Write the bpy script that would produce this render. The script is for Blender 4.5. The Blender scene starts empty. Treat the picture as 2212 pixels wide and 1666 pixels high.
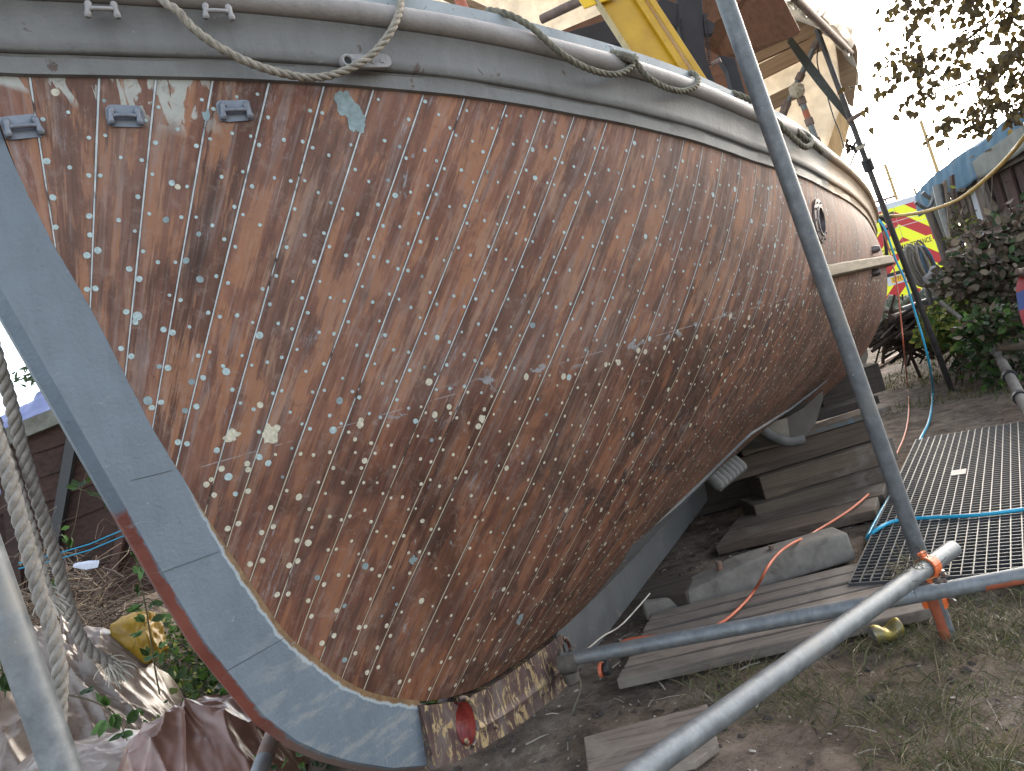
import bpy, bmesh, math, random
import numpy as np
from mathutils import Vector, Matrix, noise as mnoise
random.seed(7); rng = np.random.default_rng(7)
scene = bpy.context.scene
COL = scene.collection

# ------------------------------------------------------------------ camera
CAM_H = 1.15
ROLL = math.radians(16.5)
cam_data = bpy.data.cameras.new('camera'); cam = bpy.data.objects.new('camera', cam_data); COL.objects.link(cam)
cam_data.sensor_width = 36.0; cam_data.lens = 36.0 * 1597.0 / 2212.0
cam_data.clip_start = 0.05; cam_data.clip_end = 2000
_c, _s = math.cos(ROLL), math.sin(ROLL)
cam.matrix_world = Matrix(((_c, _s, 0, 0), (0, 0, -1, 0), (-_s, _c, 0, CAM_H), (0, 0, 0, 1)))
scene.camera = cam

# ------------------------------------------------------------------ sky, sun, exposure
SUN_EL, SUN_AZ = math.radians(20), math.radians(45)      # azimuth measured from +Y towards +X
world = bpy.data.worlds.new('World'); scene.world = world; world.use_nodes = True
wn = world.node_tree.nodes; wl = world.node_tree.links
sky = wn.new('ShaderNodeTexSky'); sky.sky_type = 'NISHITA'; sky.sun_disc = False
sky.sun_elevation = SUN_EL; sky.sun_rotation = SUN_AZ
sky.air_density = 1.0; sky.dust_density = 2.2; sky.ozone_density = 1.0; sky.altitude = 0
wn['Background'].inputs['Strength'].default_value = 0.13
hz = wn.new('ShaderNodeHueSaturation'); hz.inputs['Saturation'].default_value = .5      # thin high cloud greys the sky
wl.new(sky.outputs[0], hz.inputs['Color']); wl.new(hz.outputs[0], wn['Background'].inputs['Color'])
sun_d = bpy.data.lights.new('sun', 'SUN'); sun_d.energy = 0.5; sun_d.angle = math.radians(40); sun_d.color = (1, .86, .68)
sun = bpy.data.objects.new('sun', sun_d); COL.objects.link(sun)
_sd = Vector((math.sin(SUN_AZ) * math.cos(SUN_EL), math.cos(SUN_AZ) * math.cos(SUN_EL), math.sin(SUN_EL)))
sun.rotation_euler = _sd.to_track_quat('Z', 'Y').to_euler()
scene.view_settings.view_transform = 'Standard'; scene.view_settings.look = 'None'
scene.view_settings.exposure = 2.55; scene.view_settings.gamma = 1.0

# ------------------------------------------------------------------ measuring the photograph (2212 x 1666 px)
def ray(px, py):
    dx = (px - 1106) / 1597.0; dy = (833 - py) / 1597.0
    return dx * _c + dy * _s, -dx * _s + dy * _c
def W(px, py, Y):
    x, z = ray(px, py); return Vector((x * Y, Y, z * Y + CAM_H))
def G(px, py, h=0.0):
    x, z = ray(px, py); Y = (h - CAM_H) / z; return Vector((x * Y, Y, h))
def proj(p):
    x = p[0] / p[1]; z = (p[2] - CAM_H) / p[1]
    return 1106 + 1597 * (x * _c - z * _s), 833 - 1597 * (x * _s + z * _c)

# ------------------------------------------------------------------ object helpers
def link(o, parent=None):
    COL.objects.link(o)
    if parent is not None: o.parent = parent
    return o
def tag(o, label=None, cat=None, group=None, kind=None):
    if label: o['label'] = label
    if cat: o['category'] = cat
    if group: o['group'] = group
    if kind: o['kind'] = kind
    return o
def empty(name, loc, label, cat, group=None):
    o = bpy.data.objects.new(name, None); o.empty_display_size = .1; o.location = loc
    link(o); tag(o, label, cat, group)
    return o
class MB:
    """collects polygons, builds one mesh object"""
    def __init__(s): s.v = []; s.f = []; s.m = []; s.uv = {}; s.uv2 = {}
    def add(s, vs, fs, m=0):
        o = len(s.v); s.v += [tuple(p) for p in vs]
        for f in fs: s.f.append([o + i for i in f]); s.m.append(m)
        return o
    def box(s, o, ax, ay, az, m=0):
        """box from corner o with edge vectors"""
        o, ax, ay, az = Vector(o), Vector(ax), Vector(ay), Vector(az)
        if ax.cross(ay).dot(az) < 0: o = o + ay; ay = -ay
        P = [o, o + ax, o + ax + ay, o + ay]; P += [p + az for p in P]
        s.add(P, [(3, 2, 1, 0), (4, 5, 6, 7), (0, 1, 5, 4), (1, 2, 6, 5), (2, 3, 7, 6), (3, 0, 4, 7)], m)
    def cbox(s, c, x, y, z, m=0):
        """centred box, half vectors"""
        c, x, y, z = Vector(c), Vector(x), Vector(y), Vector(z); s.box(c - x - y - z, 2 * x, 2 * y, 2 * z, m)
    def tube(s, pts, r, n=10, m=0, caps=True, hollow=0):
        pts = [Vector(p) for p in pts]; k = len(pts); rr = r if hasattr(r, '__len__') else [r] * k
        t0 = (pts[1] - pts[0]).normalized(); a = t0.orthogonal().normalized(); o = len(s.v); prev = t0
        for i, p in enumerate(pts):
            t = (pts[min(i + 1, k - 1)] - pts[max(i - 1, 0)])
            t = t.normalized() if t.length > 1e-9 else prev
            a = (prev.rotation_difference(t) @ a); a = (a - t * a.dot(t)).normalized(); b = t.cross(a); prev = t
            for j in range(n):
                q = 2 * math.pi * j / n; s.v.append(tuple(p + (a * math.cos(q) + b * math.sin(q)) * rr[i]))
        for i in range(k - 1):
            for j in range(n):
                s.f.append([o + i * n + j, o + i * n + (j + 1) % n, o + (i + 1) * n + (j + 1) % n, o + (i + 1) * n + j]); s.m.append(m)
        if caps:
            for base, p, t, flip in ((o, pts[0], pts[1] - pts[0], True), (o + (k - 1) * n, pts[-1], pts[-2] - pts[-1], False)):
                ring = [base + j for j in range(n)]
                if hollow:
                    t = t.normalized(); i0 = len(s.v)
                    for j in range(n):
                        q = Vector(s.v[ring[j]]); s.v.append(tuple(p + (q - p) * hollow))
                    for j in range(n):
                        q = Vector(s.v[i0 + j]); s.v.append(tuple(q + t * rr[0] * 3))
                    for j in range(n):
                        jj = (j + 1) % n
                        for fa in ([ring[j], i0 + j, i0 + jj, ring[jj]], [i0 + j, i0 + n + j, i0 + n + jj, i0 + jj]):
                            s.f.append(fa if flip else fa[::-1]); s.m.append(m)
                    s.f.append([i0 + n + j for j in range(n)][::1 if not flip else -1]); s.m.append(m)
                else:
                    s.f.append(ring[::-1] if flip else ring); s.m.append(m)
        return o
    def prism(s, poly, t, m=0):
        """polygon of points extruded by vector t"""
        poly = [Vector(p) for p in poly]; t = Vector(t); k = len(poly)
        nrm = Vector((0, 0, 0))
        for i in range(k): nrm += poly[i].cross(poly[(i + 1) % k])
        if nrm.dot(t) > 0: poly = poly[::-1]
        s.add(poly + [p + t for p in poly], [list(range(k)), list(range(k, 2 * k))[::-1]] + [[i, k + i, k + (i + 1) % k, (i + 1) % k] for i in range(k)], m)
    def disc(s, c, a, b, r, n=8, m=0, lift=None):
        c, a, b = Vector(c), Vector(a), Vector(b)
        P = [c + (a * math.cos(2 * math.pi * j / n) + b * math.sin(2 * math.pi * j / n)) * r * random.uniform(.86, 1.1) for j in range(n)]
        s.add(P, [list(range(n))], m)
    def build(s, name, mats, parent=None, smooth=None, bevel=0, world=True):
        me = bpy.data.meshes.new(name); me.from_pydata(s.v, [], s.f)
        mats = mats if isinstance(mats, (list, tuple)) else [mats]
        for q in mats: me.materials.append(q)
        me.polygons.foreach_set('material_index', s.m)
        me.update()
        if smooth is not None:
            me.polygons.foreach_set('use_smooth', [True] * len(s.f))
            if smooth < 180: me.set_sharp_from_angle(angle=math.radians(smooth))
        o = bpy.data.objects.new(name, me); link(o)
        if parent is not None:
            o.parent = parent; o.matrix_parent_inverse = pmat(parent).inverted()
        else:      # top-level mesh: origin at its base
            n = len(s.v); a = np.array(s.v)
            c = Vector((float(a[:, 0].mean()), float(a[:, 1].mean()), float(a[:, 2].min())))
            me.transform(Matrix.Translation(-c)); o.location = c
        if bevel:
            md = o.modifiers.new('bevel', 'BEVEL'); md.width = bevel; md.segments = 2; md.limit_method = 'ANGLE'; md.angle_limit = math.radians(40)
        return o
def pmat(o):
    m = Matrix.LocRotScale(o.location, o.rotation_euler, o.scale)
    return (pmat(o.parent) @ o.matrix_parent_inverse @ m) if o.parent else m
def smooth_path(pts, step=.02):
    """Catmull-Rom through points, resampled evenly"""
    P = [Vector(p) for p in pts]; P = [2 * P[0] - P[1]] + P + [2 * P[-1] - P[-2]]; out = []
    for i in range(1, len(P) - 2):
        for t in np.linspace(0, 1, 24, endpoint=False):
            a, b, c, e = P[i - 1], P[i], P[i + 1], P[i + 2]
            out.append(.5 * ((2 * b) + (c - a) * t + (2 * a - 5 * b + 4 * c - e) * t * t + (3 * b - a - 3 * c + e) * t ** 3))
    out.append(P[-2]); L = [0]
    for a, b in zip(out[:-1], out[1:]): L.append(L[-1] + (b - a).length)
    n = max(3, int(L[-1] / step) + 1); res = []; j = 0
    for q in np.linspace(0, L[-1], n):
        while j < len(L) - 2 and L[j + 1] < q: j += 1
        d = L[j + 1] - L[j]; res.append(out[j].lerp(out[j + 1], (q - L[j]) / d if d > 1e-9 else 0))
    return res
def rope_mb(pts, r, pitch=None, step=None, m=0):
    """three strands laid round a path"""
    mb = MB(); pitch = pitch or r * 7; P = smooth_path(pts, step or pitch / 9)
    k = len(P); prev = (P[1] - P[0]).normalized(); a = prev.orthogonal().normalized(); fr = []
    ln = 0
    for i, p in enumerate(P):
        t = (P[min(i + 1, k - 1)] - P[max(i - 1, 0)]).normalized(); a = prev.rotation_difference(t) @ a
        a = (a - t * a.dot(t)).normalized(); prev = t
        if i: ln += (P[i] - P[i - 1]).length
        fr.append((p, a.copy(), t.cross(a), ln))
    for q in range(3):
        mb.tube([p + (a * math.cos(2 * math.pi * (l / pitch + q / 3)) + b * math.sin(2 * math.pi * (l / pitch + q / 3))) * r * .5 for p, a, b, l in fr], r * .56, 7, m)
    return mb

# ------------------------------------------------------------------ material helpers
class NT:
    def __init__(s, name, rough=.6, metal=0.0, spec=.5):
        s.mat = bpy.data.materials.new(name); s.mat.use_nodes = True; s.t = s.mat.node_tree; s.n = s.t.nodes
        s.b = s.n['Principled BSDF']; s.b.inputs['Roughness'].default_value = rough; s.b.inputs['Metallic'].default_value = metal
        s.b.inputs['Specular IOR Level'].default_value = spec
        s.out = s.n['Material Output']
    def L(s, a, b): s.t.links.new(a, b)
    def set(s, inp, v):
        if hasattr(v, 'links') or hasattr(v, 'is_output'): s.L(v, inp)
        else: inp.default_value = v
    def coord(s, kind='Object'): return s.n.new('ShaderNodeTexCoord').outputs[kind]
    def uv(s, name):
        u = s.n.new('ShaderNodeUVMap'); u.uv_map = name; return u.outputs[0]
    def mapping(s, v, scale=(1, 1, 1), rot=(0, 0, 0), loc=(0, 0, 0)):
        m = s.n.new('ShaderNodeMapping'); s.L(v, m.inputs[0]); m.inputs['Scale'].default_value = scale; m.inputs['Rotation'].default_value = rot; m.inputs['Location'].default_value = loc
        return m.outputs[0]
    def noise(s, v, scale=5, detail=4, rough=.55, dist=0.0):
        q = s.n.new('ShaderNodeTexNoise'); s.L(v, q.inputs['Vector']); q.inputs['Scale'].default_value = scale; q.inputs['Detail'].default_value = detail
        q.inputs['Roughness'].default_value = rough; q.inputs['Distortion'].default_value = dist; return q.outputs['Fac']
    def voronoi(s, v, scale=5, feature='F1', out='Distance'):
        q = s.n.new('ShaderNodeTexVoronoi'); s.L(v, q.inputs['Vector']); q.inputs['Scale'].default_value = scale; q.feature = feature; return q.outputs[out]
    def ramp(s, f, stops, interp='LINEAR'):
        r = s.n.new('ShaderNodeValToRGB'); s.L(f, r.inputs[0]); e = r.color_ramp.elements; r.color_ramp.interpolation = interp
        while len(e) < len(stops): e.new(.5)
        for k, (p, c) in zip(e, stops):
            k.position = p; k.color = (c, c, c, 1) if not hasattr(c, '__len__') else (*c, 1)
        return r.outputs[0]
    def mix(s, f, a, b, mode='MIX'):
        m = s.n.new('ShaderNodeMix'); m.data_type = 'RGBA'; m.blend_type = mode
        s.set(m.inputs[0], f)
        for i, q in ((6, a), (7, b)):
            if hasattr(q, 'is_output'): s.L(q, m.inputs[i])
            else: m.inputs[i].default_value = (*q, 1)
        return m.outputs[2]
    def math(s, op, a, b=0.0, c=0.0, clamp=False):
        m = s.n.new('ShaderNodeMath'); m.operation = op; m.use_clamp = clamp
        for i, q in enumerate((a, b, c)): s.set(m.inputs[i], q)
        return m.outputs[0]
    def sep(s, v):
        q = s.n.new('ShaderNodeSeparateXYZ'); s.L(v, q.inputs[0]); return q.outputs
    def comb(s, x=0.0, y=0.0, z=0.0):
        q = s.n.new('ShaderNodeCombineXYZ')
        for i, k in enumerate((x, y, z)): s.set(q.inputs[i], k)
        return q.outputs[0]
    def white(s, v):
        q = s.n.new('ShaderNodeTexWhiteNoise'); q.noise_dimensions = '1D'; s.L(v, q.inputs['W']); return q.outputs['Value'], q.outputs['Color']
    def smooth(s, v, lo, hi):
        m = s.n.new('ShaderNodeMapRange'); m.interpolation_type = 'SMOOTHSTEP'; s.L(v, m.inputs[0]); m.inputs[1].default_value = lo; m.inputs[2].default_value = hi; return m.outputs[0]
    def island(s): return s.n.new('ShaderNodeNewGeometry').outputs['Random Per Island']
    def objrand(s): return s.n.new('ShaderNodeObjectInfo').outputs['Random']
    def color(s, c): s.set(s.b.inputs['Base Color'], c if hasattr(c, 'is_output') else (*c, 1))
    def rough(s, r): s.set(s.b.inputs['Roughness'], r)
    def bump(s, h, strength=.3, dist=.01):
        q = s.n.new('ShaderNodeBump'); q.inputs['Strength'].default_value = strength; q.inputs['Distance'].default_value = dist
        s.L(h, q.inputs['Height']); s.L(q.outputs[0], s.b.inputs['Normal'])
M = {}
def simple(name, c, rough=.6, metal=0, var=.25, scale=12, bump=.15, dirt=None, dirt_amt=.45, spec=.4):
    """plain colour with mottling and optional dirt blotches"""
    t = NT(name, rough, metal, spec); v = t.coord(); f = t.noise(v, scale, 6, .6)
    lo = tuple(k * (1 - var) for k in c); hi = tuple(min(1, k * (1 + var)) for k in c)
    col = t.ramp(f, [(.3, lo), (.7, hi)])
    if dirt: col = t.mix(t.smooth(t.noise(v, scale * .4, 7, .65, .4), 1 - dirt_amt - .12, 1 - dirt_amt + .12), col, dirt)
    t.color(col); t.rough(t.math('ADD', rough - .12, t.math('MULTIPLY', f, .24)))
    if bump: t.bump(t.noise(v, scale * 4, 5, .6), bump, .004)
    M[name] = t.mat; return t.mat
def wood(name, c, dark, along=(1, 0, 0), scale=1.0, rough=.75, stain=None, stain_amt=.35, bump=.35):
    """grain along a given direction"""
    t = NT(name, rough, 0, .3); v = t.coord()
    q = Vector(along).normalized().rotation_difference(Vector((1, 0, 0)))
    e = q.to_euler(); vv = t.mapping(t.mapping(v, rot=tuple(e)), (2.2 * scale, 46 * scale, 46 * scale))
    g = t.noise(vv, 1.0, 6, .65, .3); f2 = t.noise(v, 5 * scale, 4, .6)
    col = t.ramp(g, [(.28, dark), (.5, c), (.75, tuple(min(1, k * 1.35) for k in c))])
    col = t.mix(t.math('MULTIPLY', f2, .5), col, dark)
    if stain: col = t.mix(t.smooth(t.noise(v, 4 * scale, 6, .65, .5), 1 - stain_amt - .1, 1 - stain_amt + .1), col, stain)
    rnd = t.objrand(); col = t.mix(1.0, col, t.ramp(rnd, [(0, (.72, .72, .74)), (.5, (1, .98, .96)), (1, (1.28, 1.2, 1.14))]), 'MULTIPLY')
    t.color(col); t.bump(g, bump, .006); M[name] = t.mat; return t.mat
# ================================================================== THE BOAT
KA = np.array([-.075, 2.75]); KD = np.array([.457, .889]); KD = KD / np.linalg.norm(KD); KN = np.array([KD[1], -KD[0]])
def kpt(s, b, z): return Vector((KA[0] + KD[0] * s + KN[0] * b, KA[1] + KD[1] * s + KN[1] * b, z))
KD3 = Vector((KD[0], KD[1], 0)); KN3 = Vector((KN[0], KN[1], 0)); UP = Vector((0, 0, 1))
def pchip(x, tab):
    xs = np.array([t[0] for t in tab], float); ys = np.array([t[1] for t in tab], float); h = np.diff(xs); dl = np.diff(ys) / h
    m = np.zeros(len(xs)); m[0] = dl[0]; m[-1] = dl[-1]
    for i in range(1, len(xs) - 1):
        if dl[i - 1] * dl[i] > 0:
            w1 = 2 * h[i] + h[i - 1]; w2 = h[i] + 2 * h[i - 1]; m[i] = (w1 + w2) / (w1 / dl[i - 1] + w2 / dl[i])
    x = np.clip(x, xs[0], xs[-1]); i = np.clip(np.searchsorted(xs, x, side='right') - 1, 0, len(xs) - 2)
    t = (x - xs[i]) / h[i]; t2 = t * t; t3 = t2 * t
    return (2 * t3 - 3 * t2 + 1) * ys[i] + (t3 - 2 * t2 + t) * h[i] * m[i] + (-2 * t3 + 3 * t2) * ys[i + 1] + (t3 - t2) * h[i] * m[i + 1]
def bform(s):
    t = min(1, max(0, (s + 1.6) / 3.6)); return .03 + 1.24 * (1 - (1 - t) ** 2.5)
SEND = 6.5
T_B = [(s, bform(s)) for s in np.arange(-1.58, .81, .2)] + [(1.4, 1.25), (2.0, 1.31), (2.8, 1.37), (3.6, 1.39), (4.4, 1.30), (5.2, 1.03), (6.0, .52), (6.5, .05)]
T_S = [(-1.58, .805), (-1.52, .793), (-1.435, .78), (-1.189, .745), (-.904, .70), (-.714, .667), (-.529, .63), (-.323, .594), (-.033, .542), (.284, .487), (.6, .458), (1.03, .44), (2, .405), (2.8, .34), (3.6, .275), (4.5, .24), (5.5, .24), (6.5, .3)]
T_R = [(-1.58, .805), (-1.573, .674), (-1.556, .565), (-1.536, .476), (-1.506, .368), (-1.475, .227), (-1.451, .118), (-1.423, .028), (-1.39, -.079), (-1.334, -.237), (-1.282, -.371), (-1.218, -.461), (-1.165, -.532), (-1.112, -.586), (-.987, -.675), (-.898, -.727), (-.774, -.776), (-.639, -.813), (-.443, -.844), (-.211, -.871), (0, -.89), (1, -.92), (3, -.9), (4, -.8), (5.5, -.6), (6.5, -.4)]
T_A1 = [(-1.58, 0.3), (-1.2, 0.22), (-0.6, 0.3), (0, 0.34), (0.5, 0.363), (1, 0.404), (1.7, 0.458), (2.6, 0.543), (3.4, 0.5), (4.5, 0.4), (6.5, 0.3)]
T_C1 = [(-1.58, 0.33), (-1.2, 0.2), (-0.6, 0.14), (0, 0.159), (0.5, 0.221), (1, 0.261), (1.7, 0.269), (2.6, 0.158), (3.4, 0.138), (4.5, 0.2), (6.5, 0.3)]
T_A2 = [(-1.58, 0.66), (-1.2, 0.75), (-0.6, 0.86), (0, 0.914), (0.5, 0.948), (1, 1.005), (1.7, 1.059), (2.6, 1.116), (3.4, 1.108), (4.5, 1.0), (6.5, 0.66)]
T_C2 = [(-1.58, 0.33), (-1.2, 0.45), (-0.6, 0.5), (0, 0.53), (0.5, 0.55), (1, 0.576), (1.7, 0.619), (2.6, 0.667), (3.4, 0.609), (4.5, 0.5), (6.5, 0.33)]
_S = np.concatenate([np.linspace(-1.58, -1.0, 1200), np.linspace(-.999, SEND, 2500)])
_T = {k: pchip(_S, t) for k, t in dict(B=T_B, S=T_S, R=T_R, A1=T_A1, C1=T_C1, A2=T_A2, C2=T_C2).items()}
def tv(k, s): return np.interp(s, _S, _T[k])
BK = .05
def sect(s, v):
    """(half breadth, height above the lens) of the hull skin at station s, v from keel (0) to gunwale (1); arrays allowed"""
    B, zs, zr = tv('B', s), tv('S', s), tv('R', s); H = zs - zr
    b1 = BK + tv('A1', s) * (B - BK); b2 = BK + tv('A2', s) * (B - BK); z1 = zr + tv('C1', s) * H; z2 = zs - tv('C2', s) * H
    u = 1 - v; w0, w1, w2, w3 = u ** 3, 3 * u * u * v, 3 * u * v * v, v ** 3
    return w0 * BK + w1 * b1 + w2 * b2 + w3 * B, w0 * zr + w1 * z1 + w2 * z2 + w3 * zs
def hp(s, v, side=1):
    """hull skin points, arrays -> (n,3)"""
    s = np.asarray(s, float); v = np.asarray(v, float); b, z = sect(s, v); b = b * side
    return np.stack([KA[0] + KD[0] * s + KN[0] * b, KA[1] + KD[1] * s + KN[1] * b, z + CAM_H], -1)
def hframe(s, v):
    """point, tangent aft, tangent up, outward normal"""
    e = 1e-3; p = hp(s, v); ts = Vector(hp(s + e, v) - hp(s - e, v)).normalized(); tvv = Vector(hp(s, min(1, v + e)) - hp(s, v - e)).normalized()
    nn = ts.cross(tvv).normalized()
    if nn.dot(KN3) < 0: nn = -nn
    return Vector(p), ts, tvv, nn
STOP = [-1.56, -1.522, -1.435, -1.359, -1.277, -1.189, -1.096, -1.005, -.904, -.815, -.714, -.619, -.529, -.425, -.323, -.223, -.125, -.033, .069, .178, .284, .389]
SBOT = [-1.573, -1.537, -1.505, -1.475, -1.451, -1.425, -1.392, -1.365, -1.334, -1.30, -1.26, -1.213, -1.165, -1.11]
STOP = [-1.579] + STOP[1:]; SBOT = [-1.579] + SBOT[1:]
while STOP[-1] < SEND - .02: STOP.append(min(SEND, STOP[-1] + .108))
while len(SBOT) < len(STOP): SBOT.append(SBOT[-1] + .098 + .0003 * len(SBOT))
NPL = len(STOP) - 1
NV = 61; VS = np.linspace(0, 1, NV)
def seam_path(q):
    """stations of the plank edge q (fractional allowed) at the levels VS: a plank lies in a plane through its ends, square to the skin"""
    k = min(int(q), NPL - 1); f = q - k; sb = SBOT[k] + (SBOT[k + 1] - SBOT[k]) * f; st = STOP[k] + (STOP[k + 1] - STOP[k]) * f
    lin = np.minimum(sb + (st - sb) * VS, SEND)
    if q <= 0: return np.full(NV, -1.579)
    if q >= 50: return lin
    PB, PT = Vector(hp(sb, 0.)), Vector(hp(st, 1.)); sm = (sb + st) / 2
    vv = np.linspace(.1, .9, 17); zz = hp(np.full(17, sm), vv)[:, 2]; best = vv[np.argmin(abs(zz - (PB.z + PT.z) / 2))]
    N = Vector(hp(sm + .02, best) - hp(sm - .02, best)).cross(Vector(hp(sm, best + .04) - hp(sm, best - .04))).normalized()
    m = (PT - PB).cross(N).normalized()
    if m.dot(KD3) < 0: m = -m
    m = np.array(m); lo = np.full(NV, max(-1.579, sb - .8)); hi = np.full(NV, min(SEND, st + .8)); pb = np.array(PB)
    for _ in range(28):
        mid = (lo + hi) / 2; g = (hp(mid, VS) - pb) @ m; hi = np.where(g > 0, mid, hi); lo = np.where(g > 0, lo, mid)
    res = (lo + hi) / 2; w = min(1, max(0, (q - 42) / 8)); return res * (1 - w) + lin * w
SUBQ = 3
QS = np.arange(0, NPL * SUBQ + 1) / SUBQ
SP = np.array([seam_path(q) for q in QS])            # stations
HP = np.array([hp(SP[i], VS) for i in range(len(QS))])
HL = np.zeros((len(QS), NV))
for i in range(len(QS)): HL[i, 1:] = np.cumsum(np.linalg.norm(np.diff(HP[i], axis=0), axis=1))
def on_plank(q, v):
    """station of a point on the planking, q in planks, v level"""
    x = q * SUBQ; i = min(int(x), len(QS) - 2); f = x - i
    return float(np.interp(v, VS, SP[i] * (1 - f) + SP[i + 1] * f))
_hs = np.linspace(-1.57, 4.6, 700); _hv = np.linspace(0, 1, 220); _gs, _gv = np.meshgrid(_hs, _hv, indexing='ij'); _gp = hp(_gs, _gv)
_x = _gp[..., 0] / _gp[..., 1]; _z = (_gp[..., 2] - CAM_H) / _gp[..., 1]
_px = 1106 + 1597 * (_x * _c - _z * _s); _py = 833 - 1597 * (_x * _s + _z * _c)
def hull_at(px, py):
    """nearest skin point (s, v) seen at a pixel of the photograph"""
    d2 = (_px - px) ** 2 + (_py - py) ** 2 + (_gp[..., 1] * 2) ** 2
    i = np.unravel_index(np.argmin(d2), d2.shape); return float(_gs[i]), float(_gv[i])

# ---- planking material
def planking_material():
    t = NT('varnished_planking', .6, 0, .22); q, y, _ = t.sep(t.uv('plank')); s, v, h = t.sep(t.uv('sv'))
    wd = .1
    pid = t.math('FLOOR', q); wv, wc = t.white(pid); fr = t.math('FRACT', q)
    geo = t.coord('Object'); z = t.sep(geo)[2]
    off = t.math('MULTIPLY', wv, 37.0)
    pl = t.comb(t.math('MULTIPLY', q, wd), t.math('ADD', y, off), off)
    fine = t.noise(t.mapping(pl, (150, 7, 1)), 1.0, 8, .7, .2)
    mid = t.noise(t.mapping(pl, (42, 3.4, 1)), 1.0, 7, .65, .5)
    patch = t.math('ADD', t.noise(t.mapping(pl, (22, 4.6, 1)), 1.0, 5, .55, .25), t.math('MULTIPLY', t.math('SUBTRACT', fine, .5), .42))
    patch2 = t.math('ADD', t.noise(t.mapping(pl, (26, 3.4, 3.3), loc=(3, 9, 4)), 1.0, 6, .6, .3), t.math('MULTIPLY', t.math('SUBTRACT', fine, .5), .35))
    blot = t.noise(geo, 3.1, 6, .6, .6); blot2 = t.noise(t.mapping(geo, loc=(7, 3, 1)), 7.0, 7, .68, .8)
    base = t.ramp(mid, [(.25, (.075, .036, .025)), (.45, (.140, .064, .042)), (.62, (.185, .088, .056)), (.85, (.25, .13, .082))])
    tint = t.ramp(wv, [(0, (.68, .64, .64)), (.35, (1, .95, .95)), (.7, (1.2, 1.08, 1.0)), (1, (.86, .96, 1.06))])
    col = t.mix(1.0, base, tint, 'MULTIPLY')
    col = t.mix(t.math('MULTIPLY', t.smooth(patch, .525, .59), .68), col, (.315, .142, .070))
    col = t.mix(t.math('MULTIPLY', t.smooth(patch2, .555, .62), .5), col, (.31, .185, .12))
    col = t.mix(t.math('MULTIPLY', t.smooth(patch, .45, .36), .68), col, (.075, .036, .027))
    # sun-bleached greyish film in streaks
    col = t.mix(t.math('MULTIPLY', t.smooth(t.noise(t.mapping(pl, (60, 4.2, 1), loc=(1, 2, 9)), 1.0, 5, .6, .4), .50, .70), .55), col, (.24, .185, .17))
    # dark water stains
    dark = t.math('MULTIPLY', t.smooth(blot, .52, .68), t.smooth(mid, .58, .38)); col = t.mix(t.math('MULTIPLY', dark, .7), col, (.035, .020, .016))
    col = t.mix(t.math('MULTIPLY', t.smooth(blot2, .67, .74), .8), col, (.03, .022, .022))
    # below the old waterline the wood is browner and darker
    wl_ = t.math('ADD', z, t.math('MULTIPLY', t.noise(geo, 14, 4, .6), .05))
    below = t.smooth(wl_, 1.235, 1.12); col = t.mix(t.math('MULTIPLY', below, .75), col, t.mix(1.0, col, (.70, .58, .50), 'MULTIPLY'))
    col = t.mix(t.math('MULTIPLY', t.math('MULTIPLY', below, t.smooth(blot, .47, .62)), .55), col, (.045, .020, .013))
    # mid zone blotches abaft of the bow below the waterline
    zone = t.math('MULTIPLY', below, t.math('MULTIPLY', t.smooth(q, 12, 20), t.smooth(q, 40, 30)))
    col = t.mix(t.math('MULTIPLY', zone, t.smooth(t.noise(t.mapping(pl, (24, 9, 1), loc=(5, 5, 5)), 1.0, 7, .7, 1.4), .52, .60)), col, (.040, .024, .020))
    # rubbed blue-grey primer scuffs
    sc_ = t.noise(t.mapping(pl, (26, 9, 1), loc=(2, 8, 1)), 1.0, 8, .75, .5)
    col = t.mix(t.math('MULTIPLY', t.smooth(sc_, .635, .70), .7), col, (.28, .325, .355))
    scb = t.math('MULTIPLY', t.smooth(t.noise(geo, 5.5, 3, .5), .55, .66), t.smooth(t.noise(t.mapping(pl, (80, 14, 1), loc=(4, 1, 1)), 1.0, 9, .8), .52, .68))
    col = t.mix(t.math('MULTIPLY', scb, .5), col, (.40, .44, .48))
    # scratches
    scr = t.math('MULTIPLY', t.smooth(t.noise(t.mapping(pl, (260, 3.0, 1), rot=(0, 0, .08)), 1.0, 3, .5), .69, .72), t.smooth(t.noise(geo, 4, 2, .5), .52, .58))
    col = t.mix(t.math('MULTIPLY', scr, .6), col, (.45, .40, .37))
    # filler patches at the top of the forward planks
    fp = t.math('MULTIPLY', t.math('MULTIPLY', t.smooth(v, .90, .945), t.smooth(q, 4.6, 3.6)), 1.0)
    fpn = t.math('MULTIPLY', fp, t.smooth(t.noise(t.mapping(pl, (28, 16, 1), loc=(6, 2, 2)), 1.0, 5, .55, .8), .50, .54)); col = t.mix(t.math('MULTIPLY', fpn, .9), col, t.mix(t.noise(geo, 40, 5, .6), (.30, .32, .29), (.44, .46, .42)))
    # waterline scribe
    ln = t.math('ABSOLUTE', t.math('SUBTRACT', t.math('ADD', z, t.math('MULTIPLY', t.noise(geo, 9, 3), .004)), 1.172))
    lnm = t.math('MULTIPLY', t.smooth(ln, .0016, .0006), t.smooth(t.noise(geo, 11, 3, .6), .46, .56)); col = t.mix(t.math('MULTIPLY', lnm, .45), col, (.42, .45, .46))
    wp = t.math('MULTIPLY', t.math('MULTIPLY', t.smooth(ln, .03, .01), t.math('MULTIPLY', t.smooth(q, 9, 11), t.smooth(q, 26, 20))), t.smooth(t.noise(t.mapping(geo, (1, 1, 1.6)), 15, 5, .6, .6), .60, .64)); col = t.mix(t.math('MULTIPLY', wp, .85), col, (.26, .29, .31))
    # edges of each plank a little darker, then the payed seams
    e = t.math('MULTIPLY', t.math('SUBTRACT', .5, t.math('ABSOLUTE', t.math('SUBTRACT', fr, .5))), wd)
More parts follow.
